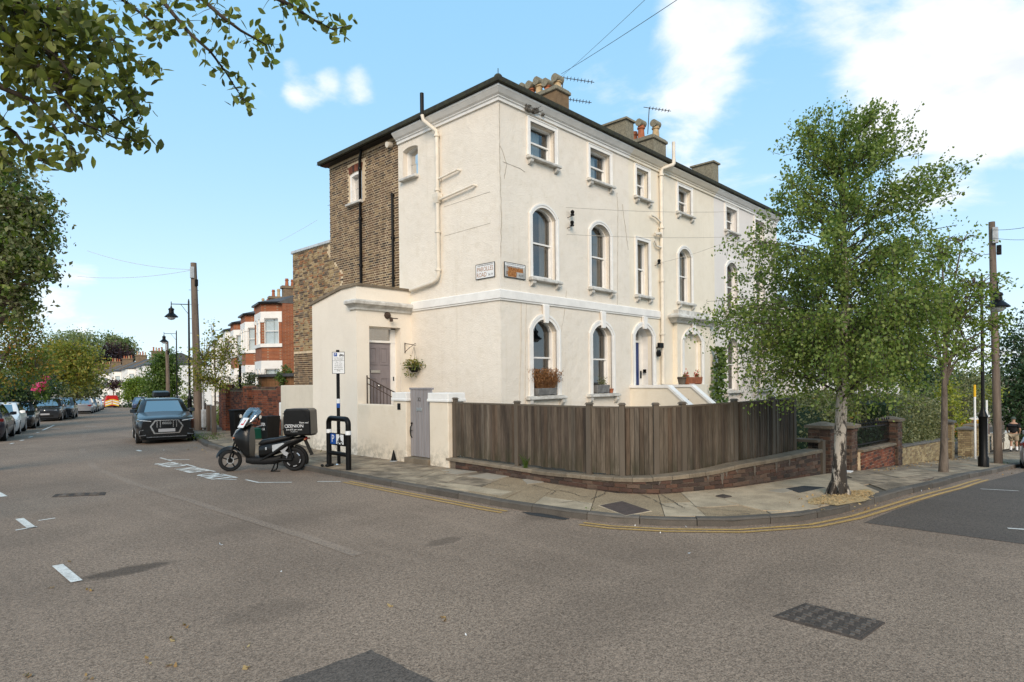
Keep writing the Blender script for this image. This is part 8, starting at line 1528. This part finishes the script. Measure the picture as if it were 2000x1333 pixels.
# ---- left side of the left street
tree('whitebeam_tree', 'tall silvery green tree filling the left picture edge', gpos(-60, 15), .2, [ell(15, 440, 14, 85, 120), ell(-20, 340, 14, 70, 70, .7), ell(50, 500, 13.6, 55, 75, .8), ell(60, 410, 13.8, 50, 45, .6), ell(35, 590, 14, 45, 40, .5), ell(-40, 560, 14, 90, 90), ell(85, 540, 13.8, 28, 24, .3)], 620, 15, .15, .10, LM['olive'], X['bark'], droop=.2, edge=.5, branch=.5, extra=(('green_leaves', LM['green'], .7, .10), ('pale_leaves', LM['light'], .5, .09)))
tree('rowan_tree', 'rowan tree with orange berries on the far left', (.4, 30, gz(.4, 30)+.12), .14, [ell(30, 680, 26, 60, 70), ell(70, 720, 26, 40, 45, .8), ell(10, 620, 26, 50, 45, .8), ell(50, 640, 26, 30, 45, .6), ell(-20, 730, 25, 60, 60)], 340, 18, .20, .12, LM['rowan'], X['bark'], extra=(('berries', LM['berry'], .05, .08),), group='trees along the left pavement')
tree('street_tree', 'yellow green street tree left of the parked cars, before the far woods', (6.2, 56, gz(6, 56)+.12), .2, [ell(115, 720, 48, 50, 45), ell(165, 725, 48, 38, 42), ell(140, 690, 48, 45, 25, .7), ell(90, 735, 47, 20, 28, .4)], 330, 20, .34, .22, LM['yell'], X['bark'], group='trees along the left pavement')
tree('street_tree', 'drooping olive green tree between the parked cars and the yellow green tree', (11, 75, gz(11, 75)+.12), .2, [ell(178, 756, 60, 22, 22), ell(150, 760, 58, 26, 22)], 160, 18, .4, .24, LM['olive'], X['bark'], group='trees along the left pavement')
tree('hedge_tree', 'dark green garden tree at the far left behind the parked cars', gpos(40, 36), .15, [ell(30, 760, 36, 60, 25), ell(80, 760, 37, 40, 25), ell(-20, 770, 35, 50, 30), ell(60, 735, 38, 40, 20, .6)], 260, 20, .3, .16, LM['dark'], X['bark'], group='trees along the left pavement')
t = thing('rose_bush', 'bush with bright pink flowers on the left pavement', 'bush', gpos(82, 34)); p_, _, _ = samp([ell(76, 757, 34, 12, 12), ell(90, 738, 34, 6, 5, .6), ell(84, 752, 34, 9, 8)], 90, .5); leaves('flowers', p_, .2, LM['pink'], t, 0, .9, kind='stuff'); p_, _, _ = samp([ell(82, 762, 34.3, 18, 26)], 420, .5); leaves('bush_leaves', p_, .16, LM['green'], t, 0)
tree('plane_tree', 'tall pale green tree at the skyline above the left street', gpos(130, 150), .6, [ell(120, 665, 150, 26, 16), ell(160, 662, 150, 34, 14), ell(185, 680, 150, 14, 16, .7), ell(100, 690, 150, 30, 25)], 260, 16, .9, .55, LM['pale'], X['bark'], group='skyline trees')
tree('copper_beech', 'dark purple copper beech at the skyline behind the far white terrace', gpos(210, 160), .7, [ell(195, 695, 160, 30, 26), ell(230, 695, 160, 26, 24), ell(180, 705, 160, 20, 28, .7), ell(205, 710, 160, 45, 22)], 330, 18, .9, .55, LM['copper'], X['bark'], group='skyline trees')
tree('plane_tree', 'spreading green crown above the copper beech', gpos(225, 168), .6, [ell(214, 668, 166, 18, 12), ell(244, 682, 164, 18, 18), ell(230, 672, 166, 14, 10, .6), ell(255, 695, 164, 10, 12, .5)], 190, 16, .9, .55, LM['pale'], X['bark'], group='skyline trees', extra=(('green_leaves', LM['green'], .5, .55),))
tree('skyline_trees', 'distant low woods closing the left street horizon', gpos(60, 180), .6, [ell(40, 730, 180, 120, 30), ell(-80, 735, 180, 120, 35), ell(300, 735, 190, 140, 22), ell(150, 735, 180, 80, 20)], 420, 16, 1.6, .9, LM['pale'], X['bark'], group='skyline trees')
tree('round_tree', 'round dark green tree between the white terraces', gpos(310, 62), .25, [ell(315, 735, 62, 27, 38), ell(325, 712, 62, 22, 28), ell(303, 762, 61, 15, 22), ell(335, 755, 62, 16, 28)], 360, 20, .36, .24, LM['green'], X['bark'], group='trees along the right pavement')
tree('maple_tree', 'bright green small tree in front of the far white terrace', gpos(268, 80), .12, [ell(258, 760, 80, 17, 18), ell(282, 757, 80, 18, 17), ell(268, 750, 80, 18, 13), ell(255, 772, 79, 15, 10)], 200, 18, .34, .26, LM['light'], X['bark'], group='trees along the right pavement')
tree('bronze_tree', 'small bronze leaved tree before the far white terrace', gpos(224, 92), .12, [ell(224, 752, 92, 14, 9), ell(214, 756, 92, 8, 6, .5)], 70, 14, .35, .24, LM['copper'], X['bark'], group='trees along the right pavement')
tree('far_bush', 'dark hedge beside the blue car at the far bend', gpos(275, 90), .1, [ell(285, 792, 90, 30, 8), ell(255, 794, 92, 18, 6)], 110, 16, .4, .3, LM['dark'], X['bark'], 'bush')
tree('street_tree', 'young yellowing street tree on the left pavement by the timber stakes', G(421, 845, PAVE), .04, [ell(400, 700, 25, 40, 42), ell(440, 690, 25, 32, 40), ell(420, 745, 25, 42, 25), ell(385, 740, 25, 25, 28, .6), ell(462, 705, 25, 20, 22, .4), ell(415, 650, 25, 14, 35, .25)], 260, 10, .13, .10, LM['yell'], X['bark'], edge=.6, branch=.7, droop=.1, trunk_top=D(419, 665, 25), group='trees along the right pavement')
for k, (px, py, d, rx, ry, m, lab) in enumerate([(488, 752, 27, 18, 22, 'olive', 'olive shrub leaning over the red brick wall'), (556, 738, 26, 15, 22, 'green', 'glossy green climber at the end of the brown brick wall'), (362, 785, 40, 14, 26, 'light', 'fresh green hedge behind the leaning telegraph pole'), (432, 815, 33, 9, 28, 'light', 'green hedge strip at the far end of the red brick wall'), (385, 775, 36, 12, 20, 'dark', 'dark shrub between the pole and the young street tree'), (462, 765, 30, 16, 20, 'olive', 'feathery shrub over the far pier of the red brick wall')]):
    tree('garden_shrub', lab, gpos(px, d), .03, [ell(px, py, d, rx, ry), ell(px+rx*.5, py+ry*.5, d, rx*.7, ry*.6, .6)], 75, 14, .09, .09, LM[m], X['bark'], 'shrub', group='garden shrubs')
# weeds at kerb, wall and pole feet
def weed(label, px, py, n, h, m='green', dz=PAVE, w_=.1):
    c = G(px, py, dz); t = thing('weed', label, 'weed', c, 'weeds in the pavement'); C = [(c[0]+random.gauss(0, w_), c[1]+random.gauss(0, w_), c[2]+abs(random.gauss(0, h))) for _ in range(n)]; leaves('weed_leaves', C, .05, LM[m], t, -.6, .5)
weed('green weed sprouting from the kerb by the drain', 1142, 1004, 60, .05, dz=.02, w_=.05); weed('small weed at the foot of the curved dwarf wall', 1211, 952, 60, .07, w_=.05); weed('weeds at the foot of the leaning telegraph pole', 395, 858, 160, .12, w_=.2); weed('grassy weeds round the nearest timber stake', 420, 858, 120, .12, w_=.15); weed('dry weeds along the wall by the black cone', 750, 889, 90, .03, 'olive', w_=.14); weed('weeds at the foot of the porch wall behind the hoop', 655, 882, 90, .04, 'olive', w_=.16)
weed('tuft of weed at the foot of the side road pole', 1956, 905, 60, .04, w_=.12)
t = thing('grass_tuft', 'tuft of long grass on the coping before the fence', 'grass', PW(s_c-2.35, .33, .05)); b = MB(); c = np.array(PW(s_c-2.35, .31, .04))
for _ in range(40): a = random.uniform(0, 6.28); h = random.uniform(.1, .3); e_ = c+np.array((math.cos(a)*h*.5, math.sin(a)*h*.5, h)); b.tube([c+rng.normal(size=3)*.02*np.array((1, 1, 0)), (c+e_)/2+UP*.05, e_], [.004, .003, .001], 3, cap=False)
build(b, 'grass_blades', LM['green'], t)
# ------------------------------------------------------------------ plants in pots, basket, litter
hx2, hy2, hz2, hbt = HANG
C = [(hx2+random.gauss(0, .14), hy2+random.gauss(0, .14), hz2+.05+abs(random.gauss(0, .09))-.12*(random.random() < .25)) for _ in range(420)]
C += [(hx2-.1+random.gauss(0, .1), hy2+.05+random.gauss(0, .08), hz2-random.uniform(0, .3)) for _ in range(70)]
leaves('trailing_plant', C, .06, leafmat('basket leaf', [(.05, .09, .02), (.14, .17, .04), (.32, .24, .07)], .3), hbt, .1, .7)
X['zinc'] = mat('weathered grey planter', (.17, .17, .165), .25, 8, .7, bmp=.2)
def trough(label, x0, x1, y0, y1, z, h, m, name='planter', taper=.02):
    t = thing(name, label, 'planter', ((x0+x1)/2, (y0+y1)/2, z)); b = MB(); b.loft([[(x0+taper, y0+taper, z+.02), (x1-taper, y0+taper, z+.02), (x1-taper, y1-taper, z+.02), (x0+taper, y1-taper, z+.02)], [(x0, y0, z+h), (x1, y0, z+h), (x1, y1, z+h), (x0, y1, z+h)]]); build(b, 'trough', m, t, bevel=.008)
    b = MB(); [b.box(x, x+.05, y0+.03, y1-.03, z, z+.03) for x in (x0+.06, x1-.11)]; tag(build(b, 'feet', m, t), kind='stuff'); b = MB(); b.box(x0+.015, x1-.015, y0+.015, y1-.015, z+h-.02, z+h+.004); build(b, 'soil', X['soil'], t); return t
zs_ = 1.662
t = trough('grey window trough full of dried brown stalks, on the corner house sill', 12.50, 13.30, Y0-.13, Y0+.07, zs_, .20, X['zinc']); b = MB(); C = []
for _ in range(330):
    x = random.uniform(12.53, 13.27); o = np.array((x, Y0-.03+random.gauss(0, .04), zs_+.2)); e_ = o+np.array((random.gauss((x-12.9)*.35, .12), random.gauss(-.03, .09), random.uniform(.18, .52))); b.tube([o, (o+e_)/2+np.array((0, 0, .03)), e_], [.003, .0025, .0015], 3, cap=False)
    C += [e_+rng.normal(size=3)*.025 for _ in range(5)]+[(o+(e_-o)*u)+rng.normal(size=3)*.02 for u in (.6, .8)]
build(b, 'dry_stems', LM['dry'], t); leaves('seed_heads', C, .035, LM['dry'], t, 0, .7)
t = trough('grey window trough with a small succulent, second ground floor sill', 15.16, 15.80, Y0-.13, Y0+.07, zs_, .25, X['zinc']); C = [(15.55+random.gauss(0, .09), Y0-.03+random.gauss(0, .03), zs_+.27+abs(random.gauss(0, .09))) for _ in range(140)]; leaves('succulent', C, .05, LM['olive'], t, -.4, .5)
t = thing('flower_pot', 'small terracotta pot beside the second window trough', 'flower pot', (15.98, Y0-.05, zs_)); b = MB(); b.lathe((15.98, Y0-.04, zs_), [(.05, 0), (.068, .1), (.08, .1), (.08, .135), (.06, .135), (.055, .09)], 12); build(b, 'pot', X['terra'], t, smooth=40)
pz = 1.425
t = trough('long terracotta trough with red flowers beside the blue door', 19.05, 20.05, Y0-1.0, Y0-.72, 1.88, .24, X['terra']); C = [(random.choice((19.15, 19.9))+random.gauss(0, .07), Y0-.86+random.gauss(0, .04), 2.13+abs(random.gauss(0, .1))) for _ in range(110)]; leaves('red_flowers', C, .06, LM['red'], t, -.3, kind='stuff'); leaves('flower_leaves', [(c[0]+random.gauss(0, .04), c[1], c[2]-.04) for c in C], .06, LM['green'], t, -.2)
b = MB(); b.box(18.6, 20.15, Y0-1.1, Y0-.02, -.1, 1.875); tag(build(b, 'side_landing', X['stucco_c']), 'rendered landing block beside the steps carrying two planters', 'landing')
t = thing('flower_pot', 'old wooden bucket planter left of the terracotta trough', 'flower pot', (18.85, Y0-.9, 1.88)); b = MB(); b.lathe((18.85, Y0-.86, 1.878), [(.10, 0), (.15, .26), (.135, .26), (.12, .2)], 12); build(b, 'tub', X['woodp'], t, smooth=40); b = MB(); b.lathe((18.85, Y0-.86, 2.06), [(.145, 0), (.15, .03)], 12); build(b, 'hoop', X['rust'], t)
t = thing('house_plant', 'dark house plant standing inside the arched first floor window', 'plant', (12.75, Y0+.3, 4.95)); b = MB(); b.lathe((12.75, Y0+.42, 4.86), [(.08, 0), (.11, .18)], 10); build(b, 'pot', X['terra'], t); C = [(12.75+random.gauss(0, .11), Y0+.40+random.gauss(0, .05), 5.0+random.uniform(0, .62)) for _ in range(160)]; leaves('plant_leaves', C, .07, LM['dark'], t, -.3)
# fallen leaves in the gutters and on the pavement
C = []
for _ in range(520):
    i = random.randrange(len(FA)); p = FA[i]
    if p[0] > 10.2 and p[0] < 40: o = random.gauss(-.12, .10); C.append((p[0]+random.uniform(-.2, .2), p[1]+o, gz(p[0], p[1])+(.012 if o < .01 else PAVE+.018)))
for _ in range(330): x = random.uniform(16, 34); y = 3.95-abs(random.gauss(0, .22)); C.append((x, y, gz(x, y)+PAVE+.02))
for _ in range(60):
    p = G(random.uniform(1540, 1720), random.uniform(962, 1000), PAVE); C.append((p[0], p[1], p[2]+.02))
for px, py in [(140, 1098), (96, 1150), (175, 1152), (338, 1250), (333, 1305), (345, 1302), (480, 1305), (55, 1322), (170, 1325), (290, 1295), (365, 1226), (485, 1265), (868, 1210), (760, 1185)]:
    for _ in range(3): p = G(px+random.gauss(0, 4), py+random.gauss(0, 3)); C.append((p[0], p[1], .012))
for px, py in [(1395, 885), (380, 875), (372, 878), (390, 880), (365, 876), (410, 884)]:
    for _ in range(4): p = G(px+random.gauss(0, 5), py+random.gauss(0, 2)); C.append((p[0], p[1], p[2]+.012))
leaves('fallen_leaves', C, .045, LM['fall'], None, 0, .7, 3., 'stuff')
C = [np.array(G(px, py))+UP*.012 for px, py in [(433, 1066), (430, 1064), (549, 1118), (910, 1242), (1346, 1082), (1340, 1030), (1455, 994), (385, 935), (372, 913), (320, 880), (1240, 1028), (1545, 993), (1800, 960), (1290, 1042)]]
leaves('litter', C, .035, X['signw'], None, 0, .8, 3., 'stuff')
q = G(1655, 922, PAVE); b = MB(); b.box(q[0]-.12, q[0]+.12, q[1]-.09, q[1]+.07, q[2], q[2]+.02); tag(build(b, 'paper', X['signw']), 'white scrap of paper at the foot of the railing wall', 'paper')
q = G(1815, 938, PAVE); b = MB(); b.tube([(q[0]-.3, q[1]+.1, q[2]+.01), (q[0], q[1], q[2]+.02), (q[0]+.35, q[1]-.02, q[2]+.012)], [.012, .018, .01], 6); tag(build(b, 'fallen_branch', X['bark']), 'fallen stick lying on the paving by the second street tree', 'stick')
